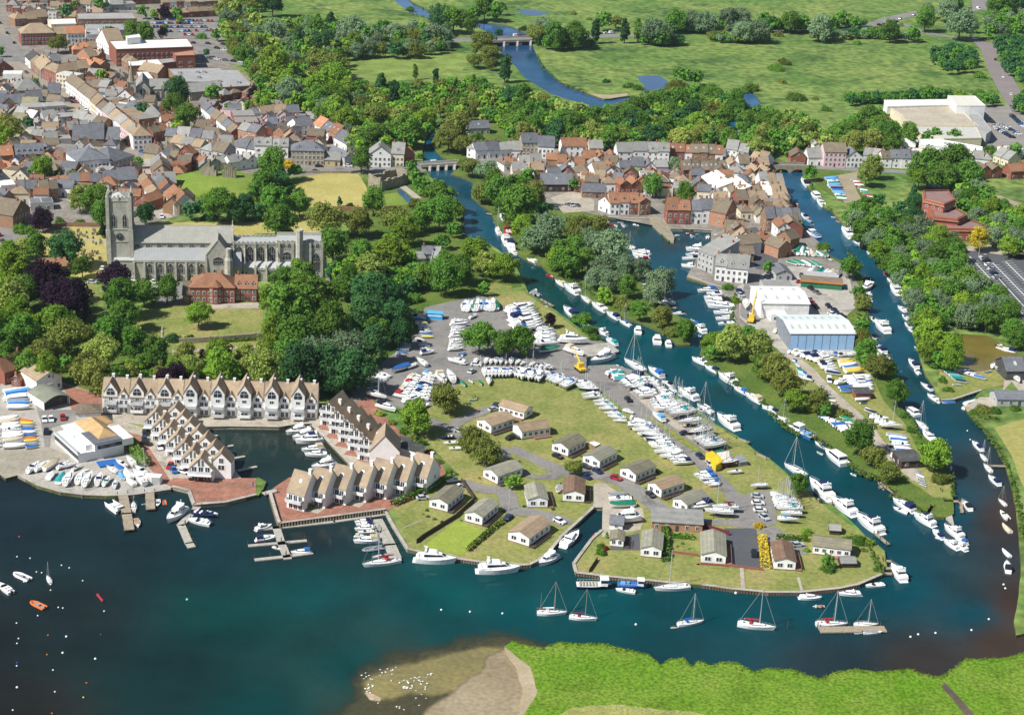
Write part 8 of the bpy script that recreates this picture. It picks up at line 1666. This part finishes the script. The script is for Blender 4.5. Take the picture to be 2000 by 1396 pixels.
#BOATS ASHORE
BR('in the club front row','the slipway','i','215,900 310,820 330,880 470,800',3,'s s d',1,4)
BR('in the club middle row','the slipway','i','370,955 430,880 450,980 500,900',2,'d dL')
BR('in the club quay-edge row','the slipway','i','505,1000 570,890 800,1010 860,920',3,'s sW sG')
BO('of the club quay-edge line','the west','i','600,990 655,890,s 755,1000 790,905,sN',1)
BO('of the club quay-edge cluster','the west','i','890,1020 900,955,s 960,950 930,890,d 1020,950 975,870,d 1050,1000 985,940,dW 1130,1000 1040,890,sX 1140,925 1050,850,sN 1050,850 985,775,sX 910,900 830,850,s 985,860 900,800,s 960,880 890,830,d',1)
BR('in the club inner row','the slipway','i','450,870 540,810 560,880 640,830',2,'s sN')
BO('of the club inner pair','the west','i','470,860 600,830,s 640,880 700,870,d',1)
BR('in the club far dinghy row','the north','i','40,280 230,250 60,390 240,395',6,'d dS dB d dW dN')
BR('in the second far dinghy row','the north','i','20,250 120,240 30,330 150,350',5,'d dW d dN d')
BR('in the slip-side dinghy row','the north','i','0,480 150,470 30,700 210,690',6,'d dI d dW s d')
BR('beside the club road','the north','i','150,490 260,500 200,700 310,690',6,'dO dJ d dB dW d')
BR('at the far left of the dinghy park','the north','i','-120,470 -20,480 -100,700 20,690',5,'d dW s d d')
BR('in the yard corner row','the blue cabin','f','1610,1040 1640,960 1870,1030 1870,950',7,'sB vW s vG s sN v',1)
BR('behind the blue cabin','the north','f','1215,1060 1310,1080 1290,1230 1390,1240',6,'s m vB vJ s s',1)
BR('along the lane edge','the north','f','1250,1250 1330,1290 1290,1370 1390,1350',4,'s m s s',1)
BR('in the yard island rows','the north','f','1520,1120 1650,1120 1500,1340 1620,1330',6,'sX FX sX mX sN FX',1)
BR('in the north yard row','the blue cabin','f','1660,1090 1720,1060 1600,1380 1640,1340',2,'s vB',1)
BR('in the yard east block','the north','g','-50,1030 170,990 0,1200 250,1160',6,'s mX s sB s m',1)
BR('in the second yard block','the north','g','190,1180 330,1190 170,1300 360,1300',5,'mX s sN mX s',1)
BO('beside the boatyard quay','the north','g','370,1270 590,1290,FX 210,1350 370,1330,vG 420,1330 560,1390,m',1)
BR('in the lane boat park','the north','j','1200,150 1320,190 1090,290 1230,330',6,'mX mI mX mD mX mX',1)
BR('in the lane boat park east','the north','j','1310,120 1400,160 1230,290 1360,340',5,'mS m mX vN mN',1)
BO('around the lane boat park','the west','j','1150,350 1290,310,mX 1260,400 1350,360,oX 870,290 1020,340,Y 950,370 1090,430,mK 1420,130 1480,220,m 1540,200 1490,110,sX 1630,50 1490,20,mX 1250,50 1180,90,s 1190,60 1050,120,vB 1200,240 1260,200,m 1330,70 1250,10,s 940,215 860,240,tG'.replace('tG','vG'),1)
BR('facing the grass from the tree belt','the west','j','1780,90 1780,160 1990,90 1970,160',5,'s s s sB s',1)
BO('below the tree belt row','the west','j','1600,175 1630,225,vG 1660,170 1690,200,s 1810,160 1815,220,sI 1740,170 1760,215,vG 1720,320 1650,330,R',1)
BR('on the curve above the grass','the west','k','35,90 20,170 210,110 205,205',5,'Y s mX Y s',1)
BR('on the upper curve above the grass','the west','k','340,140 260,190 490,180 400,260',5,'s sS s s Y',1)
BR('behind the upper curve','the west','k','220,90 160,130 400,140 330,180',4,'sX sN m m',1)
BR('along the grass edge','the north','k','620,210 470,190 700,310 550,320',4,'s s Y Y',1)
BR('along the middle grass edge','the north','k','760,350 620,360 900,500 780,490',6,'Y s Y s Y s',1)
BR('beside the road on the grass edge','the north','k','870,400 950,440 1000,500 900,560',3,'m FX m',1)
BR('along the lower grass edge','the north','k','1080,540 900,530 1350,780 1140,780',9,'mX Y s Y s Y s Y mX',1)
BR('at the south end of the grass edge','the north','k','1330,760 1200,800 1390,820 1250,830',3,'FX mX mN',1)
BR('on the road side behind the grass edge','the north','k','1000,550 1090,600 1310,740 1230,690',6,'Y s Y s YB Y',1)
BR('below the quay in the river yard','the north','k','740,130 850,110 780,170 950,170',4,'mX vL vG oD',1)
BR('in the riverside yard upper block','the north','k','1000,160 840,230 1130,290 970,320',5,'mN mX mX Y Y',1)
BR('in the riverside yard second file','the north','k','1110,160 1030,150 1240,310 1130,250',4,'sG mX s s',1)
BR('in the riverside yard middle block','the north','k','1230,320 1060,370 1290,400 1090,420',5,'mX Y mX Y s',1)
BR('in the riverside yard lower block','the north','k','1330,370 1170,440 1420,440 1220,490',4,'mX Y mX Y',1)
BO('alone in the riverside yard','the north','k','1470,510 1280,545,YX 1180,500 1090,430,mS 1550,580 1360,640,Y',1)
BR('in the riverside yard southern rows','the north','k','1560,630 1390,680 1650,690 1480,740',5,'Y Y Y YQ Y',1)
BO('near the yellow stores','the north','k','1750,820 1600,860,YQ 1790,890 1670,900,s 1640,720 1560,745,vG',1)
BR('by the lower park road','the north','k','1560,910 1410,935 1620,990 1520,1000',4,'m s m vN',1)
BO('on stands beside the south road','the west','k','1720,1240 1490,1220,Y 1760,1200 1550,1190,YU 1550,1150 1370,1200,mN 1990,1010 1850,1020,YX',1)
BO('on the inlet apron','the north','k','890,1060 740,1080,vE 930,1110 745,1110,oX 960,1145 750,1165,vG 990,1260 760,1290,FX 860,1360 770,1350,t 380,980 350,1060,RX',1)
BR('on the south yard parking edge','the north','l','20,1050 110,1080 40,1170 240,1190',4,'YX Y YS Y',1)
BR('in the south yard rows','the north','l','220,1130 60,1100 260,1210 60,1200',3,'Y Y Y',1)
BO('at the south yard corner','the north','l','70,1270 240,1290,YS 260,1240 90,1230,YX',1)
BR('in the chalet park boat stand','the north','j','1540,620 1420,630 1600,710 1500,710',3,'oN oX oX',1)
BO('near the mossy chalet hedge','the west','j','1570,950 1480,970,mE 1590,970 1540,1010,oX',1)
BR('on the spit west lines','the north','l','200,30 210,-10 340,180 230,150',5,'m vS m vB vG',1)
BR('in the upper spit boat park','the north','l','160,-40 240,-60 360,30 520,20',5,'s m mX s m',1)
BR('in the middle spit boat park','the north','l','340,-20 440,-40 440,110 580,140',6,'m mX s vN m m',1)
BR('in the spit boat park east side','the north','l','540,30 650,20 600,120 750,110',4,'vI vJ vW vB',1)
BR('in the large spit rows','the north','l','590,170 800,170 690,260 820,260',5,'vW mX mX vB mX',1)
BR('in the large spit rows inner file','the north','l','520,210 650,180 560,260 690,270',3,'mX vB vB',1)
BR('on the track side of the spit','the north','l','560,230 410,240 560,390 500,370'.replace('560,230 410,240','480,260 420,260'),4,'t vN t vW',1)
BR('east of the spit track','the north','l','680,330 790,330 850,440 740,400',4,'vW vN vB v',1)
BR('in the lower spit rows','the north','l','790,460 940,490 870,540 1040,560',3,'oX oX YX',1)
BR('in the last spit rows','the north','l','930,600 1080,630 990,720 1120,740',5,'vE vW vB vW oX',1)
BR('west of the track on the spit','the north','l','390,455 460,460 560,570 700,560',6,'vB vW oX vW oX vB',1)
BR('in the second west file on the spit','the north','l','560,450 660,490 600,520 700,510',3,'v v o',1)
BR('beside the spit workshop','the north','l','1140,860 1200,880 1180,960 1240,1010',5,'RX RS RX vW RX',1)
BR('on the east inlet lawn','the north','l','1360,100 1460,110 1450,170 1560,200',5,'vG vG vN v vL',1)
BR('on the far inlet lawn','the north','l','1470,110 1570,110 1600,140 1700,170',4,'vW vB vW vN',1)
BO('on the east inlet lawn edge','the north','l','1500,210 1430,210,RX 1740,80 1900,60,sX 1900,70 1760,100,oX 1900,130 1960,200,s 1850,280 1950,270,d 1800,280 1720,290,d 1690,110 1740,100,tS',1)
BR('on the wall above the tidal pond','the west','h','1340,1150 1420,1160 1620,1150 1540,1165',4,'sX vE oX vB',1)
BR('in the triangular north boat park','the north','h','440,10 550,0 530,150 620,170',8,'v vS oX vG v v vN vB',1)
BR('along the gravel edge of the north boat park','the north','h','640,10 720,20 760,140 820,150',7,'v v vD vW oD vG vW',1)
BR('in the round boatyard corner','the west','h','220,600 260,530 480,610 400,580',7,'vG vW vG oX vD d vW',1)
BR('under the big shed roof edge','the west','h','150,640 230,680 340,650 420,700',5,'vG vE vG vE d',1)
BR('on the north side of the workshop','the west','h','310,770 360,700 530,770 560,720',6,'vW d oX v vS vW',1)
BR('outside the blue-fronted shed','the west','h','260,1380 360,1370 620,1380 720,1380',6,'m mK vB mX m mX',1)
BO('west of the boatyard sheds','the north','g','1820,960 1820,1030,s 1860,1050 1850,1110,o 1990,860 1950,800,o',1)
BO('at the blue shed corner','the west','h','50,1200 110,1170,m 670,1170 620,1130,oX 500,1080 450,1060,oX',1)
BR('among the fir trees by the yard','the north','f','1560,1370 1640,1370 1560,1430 1640,1430'.replace('1560,1430 1640,1430','1580,1440 1660,1440'),2,'vB oX',1)
print('BOATS',BOATN)
BR('in the row behind the tree belt','the west','j','1720,10 1700,60 1990,10 1985,60',5,'s Y s mX s',1)
BR('on the open tarmac above the curve','the west','k','60,20 20,60 330,60 280,100',5,'s mX Y s mN',1)
BR('along the wood side of the lane','the north','f','1130,1260 1220,1290 1080,1370 1180,1380',4,'vB s s vE',1)
BR('between lane and turning','the north','j','960,120 1060,150 900,180 1000,200',4,'s oX vW s',1)
for lab,s_,h_ in(('long yellow box store beside the road','1510,735 1560,720 1640,800 1590,830',2.6),('square yellow cabin with cream roof','1595,735 1690,720 1695,780 1640,790',2.4)):SLAB(lab,'k',s_,h_,mat('yellow_sheet',(.62,.46,.02),.6),mat('yellow_sheet',(.62,.46,.02))if 'long' in lab else mat('cream_roof',(.58,.56,.48)),'yellow_store','store',.05)
SLAB('dark tarped heap beside the yellow stores','k','1740,760 1790,755 1840,800 1770,810',1.6,M_clo['grey'],M_clo['grey'],'tarped_heap','tarpaulin',.02);SLAB('small brick hut with white roof behind the mossy chalet','k','600,655 640,645 690,665 650,685',2.2,WM('B'),M_wht,'brick_hut','hut',.05)
#CARS
CARC={'white':(.72,.72,.72),'silver':(.42,.44,.46),'black':(.015,.016,.018),'dark blue':(.015,.03,.09),'red':(.35,.012,.02),'grey':(.13,.14,.15),'blue':(.03,.12,.38)}
def car_proto(col,van=False):
 m=mat('car_paint_'+col.replace(' ','_'),CARC[col],.25,.04,1,.6);b=MB();h=.95 if not van else 1.1
 b.rings([[(-2.1,y,.25),(-2.15,y,.7),(-2.0,y,h),(.9,y,h*.97),(2.0,y,.78),(2.15,y,.55),(2.1,y,.25)]for y in(-.88,.88)]);
 for sx in(-1.3,1.35):
  for sy in(-.88,.88):b.tube((sx,sy-.06,.32),(sx,sy+.06,.32),.33,1,10)
 c=MB();hh=1.48 if not van else 2.0;xr=-1.7 if not van else-2.05
 c.rings([[(xr,-.8,h-.02),(1.0 if not van else 1.5,-.8,h-.02),(1.0 if not van else 1.5,.8,h-.02),(xr,.8,h-.02)],[(xr+.35,-.66,hh),(.25 if not van else .9,-.66,hh),(.25 if not van else .9,.66,hh),(xr+.35,.66,hh)]],1);c.box(xr+.33,.27 if not van else .92,-.67,.67,hh-.04,hh+.03,0)
 if van:c.box(-2.05,.3,-.82,.82,h-.02,hh-.02,0)
 r=bpy.data.objects.new('parked_car' if not van else 'parked_van',None);LINK(r);k=[new('body',b.mesh('body',[m,M_clo['black']]),r),new('cabin',c.mesh('cabin',[m,M_glass]),r)];return[r,False,k]
CPR={};CN={}
def put_car(x,y,ang,col,label,group=None,van=False,z=LZ+.08):
 if(col,van)not in CPR:CPR[(col,van)]=car_proto(col,van)
 pr=CPR[(col,van)]
 if pr[1]:
  o=pr[0].copy();LINK(o)
  for ch in pr[2]:cc=ch.copy();LINK(cc);cc.parent=o
 else:o=pr[0];pr[1]=True
 p=G(x,y,z);o.location=p;o.rotation_euler=(0,0,ang);tag(o,label,'van' if van else 'car',group);CN['c']=CN.get('c',0)+1
def CA(place,end,c,s):
 L_=s.split();D=dict(w='white',s='silver',k='black',n='dark blue',r='red',g='grey',b='blue')
 for i,q in enumerate(L_):
  x,y,dx,dy,k=q.split(',');x,y=crop(c,float(x),float(y));a,b=G(x,y),G(x+float(dx),y+float(dy));col=D[k.lower()];van=k.isupper()
  put_car(x,y,math.atan2(b.y-a.y,b.x-a.x),col,f'{col} {"van" if van else "car"} {place}' if len(L_)==1 else f'{col} {"van" if van else "car"}, {ordinal(i)} from {end} {place}',None if len(L_)==1 else 'cars '+place,van)
def CR(place,end,c,x1,y1,x2,y2,n,dx,dy,cols='wskngwbr',miss=.1):
 r=random.Random(int(x1+y1));D=dict(w='white',s='silver',k='black',n='dark blue',r='red',g='grey',b='blue');L_=[i for i in range(n)if r.random()>miss]
 for j,i in enumerate(L_):
  t=i/max(1,n-1);x,y=crop(c,x1+(x2-x1)*t,y1+(y2-y1)*t);a,b=G(x,y),G(x+dx,y+dy);col=D[r.choice(cols)]
  put_car(x,y,math.atan2(b.y-a.y,b.x-a.x)+(math.pi if r.random()<.5 else 0),col,f'{col} car, {ordinal(j)} from {end} {place}','cars '+place)
CA('on the club road','the west','i','347,485,1,9,w 398,482,1,9,w 490,470,1,8,r 362,580,-1,9,k')
CA('below the stepped marina houses','the north','i','1130,590,1,8,k 1125,640,1,8,n 1245,700,3,8,w 1325,845,-3,5,r 1355,880,3,4,b 1435,890,9,2,w 1490,930,1,8,k 1140,670,8,2,k')
CA('in the chalet park','the north','j','1870,370,4,-4,n 1850,405,9,-2,s 1715,55,9,1,w 1680,108,6,-4,s 1985,625,8,-3,k 1880,790,9,-3,k 1930,790,7,-3,s 1300,1095,9,-1,s 1965,1245,5,-5,n 1590,575,8,2,s')
CA('on the park roads','the north','k','905,330,7,8,k 1350,590,9,-1,n 20,620,9,1,k 355,770,9,4,k 570,850,9,3,k 665,885,9,5,n 810,940,9,3,r 1080,1070,6,5,k 575,930,9,4,n 370,1275,9,4,w 1465,770,8,7,n 1540,830,7,8,s 1460,1265,9,3,b 1910,1080,9,1,s 1915,1135,9,0,w 1930,1190,9,0,w 1965,1245,7,5,s')
CA('in the bungalow courts','the west','o','1885,150,1,9,k');CA('beside the long point bungalow','','q','230,80,9,-1,s')
CA('on the spit','the north','l','475,180,2,8,W 950,705,6,5,s 985,790,6,7,W')
CA('in the mid-river boatyard','the north','h','20,760,2,8,k 255,810,8,1,r 280,830,8,-2,s 260,760,2,8,k 335,860,7,4,k 380,890,8,4,g 470,995,5,5,k 520,1030,6,4,n 570,1070,9,2,k 500,1060,8,3,w 340,970,3,7,r 370,1000,5,4,k 325,945,6,3,s 140,770,2,9,W')
CA('beside the crane on the mid-river road','the north','g','1775,880,6,3,n 1780,910,6,3,s 1985,770,4,6,n 1940,230,6,4,s 460,210,6,2,s 340,230,5,5,g')
CR('in the left lines of the east car park','the north','h',1500,660,1630,790,6,9,-1,'wsnb',0);CR('in the middle lines of the east car park','the north','h',1680,610,1780,770,6,9,-1,'kswnk',0)
CR('on the far west lane','the north','e',15,260,70,350,5,5,9,'gnswk');CR('on the lane by the churchyard','the north','e',-10,440,50,540,3,8,6,'rkw',0)
CA('outside the priory','the west','e','1040,790,3,4,w 800,700,3,-4,w 1180,795,8,3,k 1200,810,5,3,w 735,800,9,1,b'.replace('735,800,9,1,b','720,810,9,1,s'))
CR('by the estate office, first row','the west','d',1760,985,1860,1050,6,9,1,'nkwsb');CR('by the estate office, second row','the west','d',1820,975,1950,1050,8,9,1,'nkwsb');CR('by the estate office, third row','the west','d',1790,1010,1900,1075,7,9,1,'nkwswb')
CR('in the estate upper parking','the west','d',1890,900,1990,990,7,9,2,'nkwsb');CA('on the open estate tarmac','the west','d','1745,958,9,1,k 1850,890,8,-2,k'.replace('1850,890,8,-2,k','1900,905,8,2,g'))
CR('on the bypass, heading east','the west','c',640,268,780,262,4,9,-.4,'wwsk',0);CA('on the bypass','the west','c','30,285,9,-.3,W 60,290,9,-.3,R 775,262,9,-.3,W 1610,245,9,-.5,k 1640,200,9,-.5,W')
CA('near the bypass fork','the west','d','610,208,9,-1,W 865,198,9,-1,k 975,180,8,-3,k 1030,152,8,-3,n 1135,122,8,-3,k 1640,72,8,2,W 1610,308,9,1,W 1680,307,9,0,k');CR('along the bypass junction','the west','d',900,195,1000,175,4,9,-2,'nksg',0)
for k_,(x1,y1,x2,y2,n_)in enumerate([(1190,150,1400,160,12),(1180,185,1560,185,18),(1200,215,1600,215,16),(1300,250,1700,240,15),(1420,165,1680,170,10),(1440,275,1620,280,7)]):CR(f'in the {ORD[k_]} town car park row','the west','a',x1,y1,x2,y2,n_,3,7,'wskngwbr',.15)
CR('by the store side road','the north','a',1500,340,1740,350,3,9,1,'wkn',0);CR('in the store side car park','the west','a',1630,460,1880,490,5,9,1,'kwngk',0);CR('behind the brick cube','the west','a',1690,380,1850,430,4,9,1,'kwng',0)
CR('on the ring road','the west','a',0,185,110,340,3,4,9,'wks',0);CA('on the high street','the north','a','205,570,6,4,g 395,680,5,3,W 560,800,6,4,k 700,900,6,4,s 850,1000,5,4,k 920,1030,4,4,g 1110,1190,8,2,b 450,700,6,4,s');CR('parked along the high street','the north','a',520,740,1000,1130,14,7,6,'kswngr',.2)
CR('in the west yards','the west','a',720,650,880,650,6,4,7,'wskng',.1);CR('behind the west shops','the west','a',80,1080,330,1070,7,3,7,'wskng',.2)
CA('on the castle road','the west','b','490,1300,9,0,k 465,1340,9,0,n 720,1300,9,.5,w 1390,1275,9,-.4,W');CA('by the sea cottages lane','the west','e','1260,300,3,9,w'.replace('sea','church'))
CR('in the yard behind the inn','the west','g',440,205,500,210,3,8,2,'sgw',0);CR('along bridge street','the west','c',900,1285,1650,1280,6,9,0,'wskn',.1)
CR('on the east road','the north','d',1770,470,1890,740,3,3,9,'wks',0);CR('at the east end yards','the west','d',1880,1270,1990,1330,6,8,3,'wsbn',.1)
print('CARS',CN)
#BUOYS, BIRDS, PADDLERS
rr=random.Random(4)
def buoy(c,x,y,r,col,label,group):
 p=G(*crop(c,x,y),0);key='buoy'+col
 if key not in BP:mb=MB();mb.ball((0,0,.15),1,0,10,7);mb.tube((0,0,1.0),(0,0,1.35),.15,0,5);BP[key]=mb.mesh('mooring_buoy',mat('buoy_'+col,{'white':(.75,.75,.72),'orange':(.60,.14,.03),'yellow':(.6,.6,.08),'blue':(.02,.1,.4),'green':(.15,.55,.40)}[col],.5,.05))
 tag(new('mooring_buoy',BP[key],None,(p.x,p.y,0),0,r*.8),label,'buoy',group)
for s_ in '150,8,o 480,230,w 540,250,w 325,288,w 285,282,w 645,350,w 395,380,w 395,424,w 187,358,w 75,460,w 455,558,w 490,563,w 295,622,w 130,680,w 812,587,w 375,774,o 517,785,W 145,800,w 133,838,w 367,925,o 489,912,W 743,958,W 133,988,b 131,1013,w 413,1045,w 674,1145,o 133,1180,W 428,1214,w 650,1258,y 100,1357,w 405,1382,o 785,770,b 133,163,w 235,175,w'.split():
 x,y,k=s_.split(',');col=dict(o='orange',w='white',W='white',b='blue',y='yellow')[k];buoy('m',float(x),float(y),.42 if k=='W' else .3,col,f'small round {col} mooring buoy in the dark water at the lower west',f'{col} buoys in the lower west water')
buoy('m',1458,497,.5,'green','pale green buoy alone in the open teal water',None)
for x,y in((1443,577),(1667,592),(1920,605)):buoy('n',x,y,.4,'white','white buoy on a line across the teal channel above the marsh','buoys in the mid channel')
buoy('o',965,691,.45,'white','white buoy between the red-covered and blue-covered yachts',None);buoy('o',1743,447,.55,'white','white fender buoy against the long piled quay',None)
for x,y in((1170,768),(1305,757),(1585,735),(1110,787),(1835,380),(1848,410),(1720,650)):buoy('q',x,y,.42,'white','white mooring buoy near the eastern mud shallows','buoys near the eastern shallows')
for x,y in((1553,563),(1575,632)):buoy('l',x,y,.35,'white','white buoy above the first mud-edge motor cruiser','upper mud-edge buoys')
mb=MB();mb.rings([[(x,-w_,z),(x,w_,z),(x,w_*.7,z+h),(x,-w_*.7,z+h)]for x,w_,z,h in((-.32,.02,.2,.05),(-.15,.12,.05,.22),(.1,.13,.05,.26),(.25,.05,.25,.15),(.34,.06,.32,.13),(.46,.01,.36,.03))]);mb.face([(-.2,-.12,.22),(.15,-.12,.24),(-.1,-.42,.26)]);mb.face([(-.2,.12,.22),(-.1,.42,.26),(.15,.12,.24)]);GULL=mb.mesh('gull',mat('white_feathers',(.8,.8,.8),.8))
zones=[('800,1080 1130,1010 1100,1130 900,1210 830,1180',20),('1080,1130 1400,1060 1340,1120 1200,1200 1100,1190',36),('850,1150 920,1170 900,1230 830,1210',7),('1180,1180 1400,1130 1330,1290 1270,1330',9),('750,1150 830,1250 1300,1370 1000,1350',6)]
for poly,n in zones:
 P=pts('n',poly);k=0
 while k<n:
  x,y=rr.uniform(min(p[0]for p in P),max(p[0]for p in P)),rr.uniform(min(p[1]for p in P),max(p[1]for p in P))
  if not inpoly(x,y,P):continue
  k+=1;p=G(x,y,0);tag(new('gull',GULL,None,(p.x,p.y,.06),rr.uniform(0,6.28),rr.uniform(.6,.85)),'white gull resting on the shallow mud beside the marsh','gull','gulls on the mud flat')
def person(label,c,x,y,col,z,sit=False,dx=0):
 p=G(*crop(c,x,y),z);n=8;S_=((.17,.12,0),(.19,.13,.25),(.17,.12,.45),(.23,.13,.62),(.2,.12,.7),(.07,.07,.75),(.07,.07,.8),(.1,.11,.87),(.1,.11,.97),(.04,.04,1.04));mb=MB();b0=0 if sit else .85
 ring=lambda a,b,h,ox=0:[(ox+a*math.cos(2*math.pi*i/n),b*math.sin(2*math.pi*i/n),h)for i in range(n)]
 mb.rings([ring(a,b,h+b0)for a,b,h in S_])
 for sx in(-1,1):
  if sit:mb.tube((sx*.1,0,.1),(sx*.12,-.5,.12),.09,0,6,.07);mb.tube((sx*.22,0,.62),(sx*.3,-.3,.35),.055,0,6,.04)
  else:mb.tube((sx*.1,0,.9),(sx*.12,.02*sx,0.03),.1,0,6,.06);mb.tube((sx*.22,0,b0+.62),(sx*.28,-.05,b0+.05),.055,0,6,.04)
 o=new('person',None,None,(p.x+dx,p.y,z));tag(o,label,'person');new('body',mb.mesh('body',M_clo[col]),o);h=MB();h.ball((0,.02,b0+.99),.115,0,8,6);new('hair',h.mesh('hair',M_dwood),o)
person('person in a pale top paddling the front of the red kayak','q',372,556,'white',.35,True);person('person in an orange top paddling at the back of the red kayak','q',412,556,'orange',.35,True)
person('person in blue standing by the promenade edge','i',1970,1000,'blue',LZ+.07);person('person in white standing on the club quay','i',640,1030,'white',LZ+.05)
for c,x,y in(('q',153,720),):p=G(*crop(c,x,y),0);tag(new('channel_post',MB().tube((0,0,-1),(0,0,2.6),.16).mesh('channel_post',M_dwood),None,p),'dark timber post standing in the water left of the pontoon','post')
p=G(*crop('m',780,487),0);o=new('red_mooring_float',MB().tube((-1.9,0,.2),(1.9,0,.2),.35,0,8).ball((1.9,0,.2),.45).ball((-1.9,0,.2),.45).mesh('red_mooring_float',M_clo['red']),None,p,-1.0);tag(o,'long red floating boom in the dark western water','float')
def tufts(name,label,lines,n,size,m,spread,z,seed=1):
 r=np.random.RandomState(seed);V=[]
 for c,s in lines:
  P=pts(c,s);seg=[math.hypot(b[0]-a[0],b[1]-a[1])for a,b in zip(P[:-1],P[1:])];tot=sum(seg);k=int(n*tot)
  for _ in range(k):
   u=r.uniform(0,tot);i=0
   while u>seg[i]and i<len(seg)-1:u-=seg[i];i+=1
   t=u/seg[i];x=P[i][0]+(P[i+1][0]-P[i][0])*t;y=P[i][1]+(P[i+1][1]-P[i][1])*t;g_=G(x,y+abs(r.normal())*spread,z);cl=size*r.uniform(.5,1.3)
   q=r.normal(size=(9,3))*cl*.5;q[:,2]=np.abs(q[:,2])*.9;ctr=np.array([g_.x,g_.y,z])+q
   nn=q/(np.linalg.norm(q,axis=1)[:,None]+1e-6)+r.normal(size=(9,3))*.4+np.array([0,0,.6]);nn/=np.linalg.norm(nn,axis=1)[:,None];a=np.cross(nn,r.normal(size=(9,3)));a/=np.linalg.norm(a,axis=1)[:,None];b=np.cross(nn,a);s_=cl*.42
   V.append(np.stack([ctr-a*s_,ctr-b*s_,ctr+a*s_,ctr+b*s_],1).reshape(-1,3))
 V=np.concatenate(V);o=new(name,npmesh(name,V,np.arange(len(V)).reshape(-1,4),[m]));tag(o,label,'vegetation',kind='stuff')
ED=' '.join(f'{x},{y}' for x,y in S_LAND[1:33])
tufts('marsh_tussocks','bright green tussocks along the marsh edge',[('-',ED)],1.0,.42,leafmat('tussock_leaves',(.15,.27,.03)),3.5,.55)
M_reed=leafmat('reed_leaves',(.075,.135,.025))
tufts('bank_reeds','reeds and low growth along the river banks',[('l','20,420 150,540 350,600 470,690 620,790 700,880 880,930'),('l','950,1060 1100,1120 1230,1220'),('l','1060,420 1140,500 1190,620'),('l','1440,900 1440,1080'),('k','1500,30 1620,110 1760,200 1870,280 2000,370'),('h','620,550 680,640'),('h','740,800 770,1000 780,1120'),('h','330,40 440,200 500,240'),('h','830,600 980,760 1050,860 1110,1000'),('g','1740,880 1700,1160 1750,1250'),('c','190,420 250,530 380,640 600,720'),('l','1590,460 1700,560 1790,690 1870,830 1920,1000 1960,1160 1990,1396'),('l','1600,430 1800,470'),('b','1190,100 1390,150'),('b','1210,20 1390,90'),('g','260,640 420,760 560,830 720,960'),('q','780,60 890,290'),('h','1340,1110 1600,1100'),('f','1380,20 1600,200 1620,430')],.7,.85,M_reed,3,LZ,2)
build_trees();build_hedges()
#thin summer haze over the whole place
m=bpy.data.materials.new('haze_air');m.use_nodes=True;t=m.node_tree;t.nodes.clear();v=t.nodes.new('ShaderNodeVolumePrincipled');o=t.nodes.new('ShaderNodeOutputMaterial');t.links.new(v.outputs[0],o.inputs['Volume'])
v.inputs['Color'].default_value=(.72,.86,1,1);v.inputs['Density'].default_value=.00003;v.inputs['Anisotropy'].default_value=.2
tag(new('haze',MB().box(-2500,2500,-400,5200,-3,CH+5).mesh('haze',m)),kind='stuff')
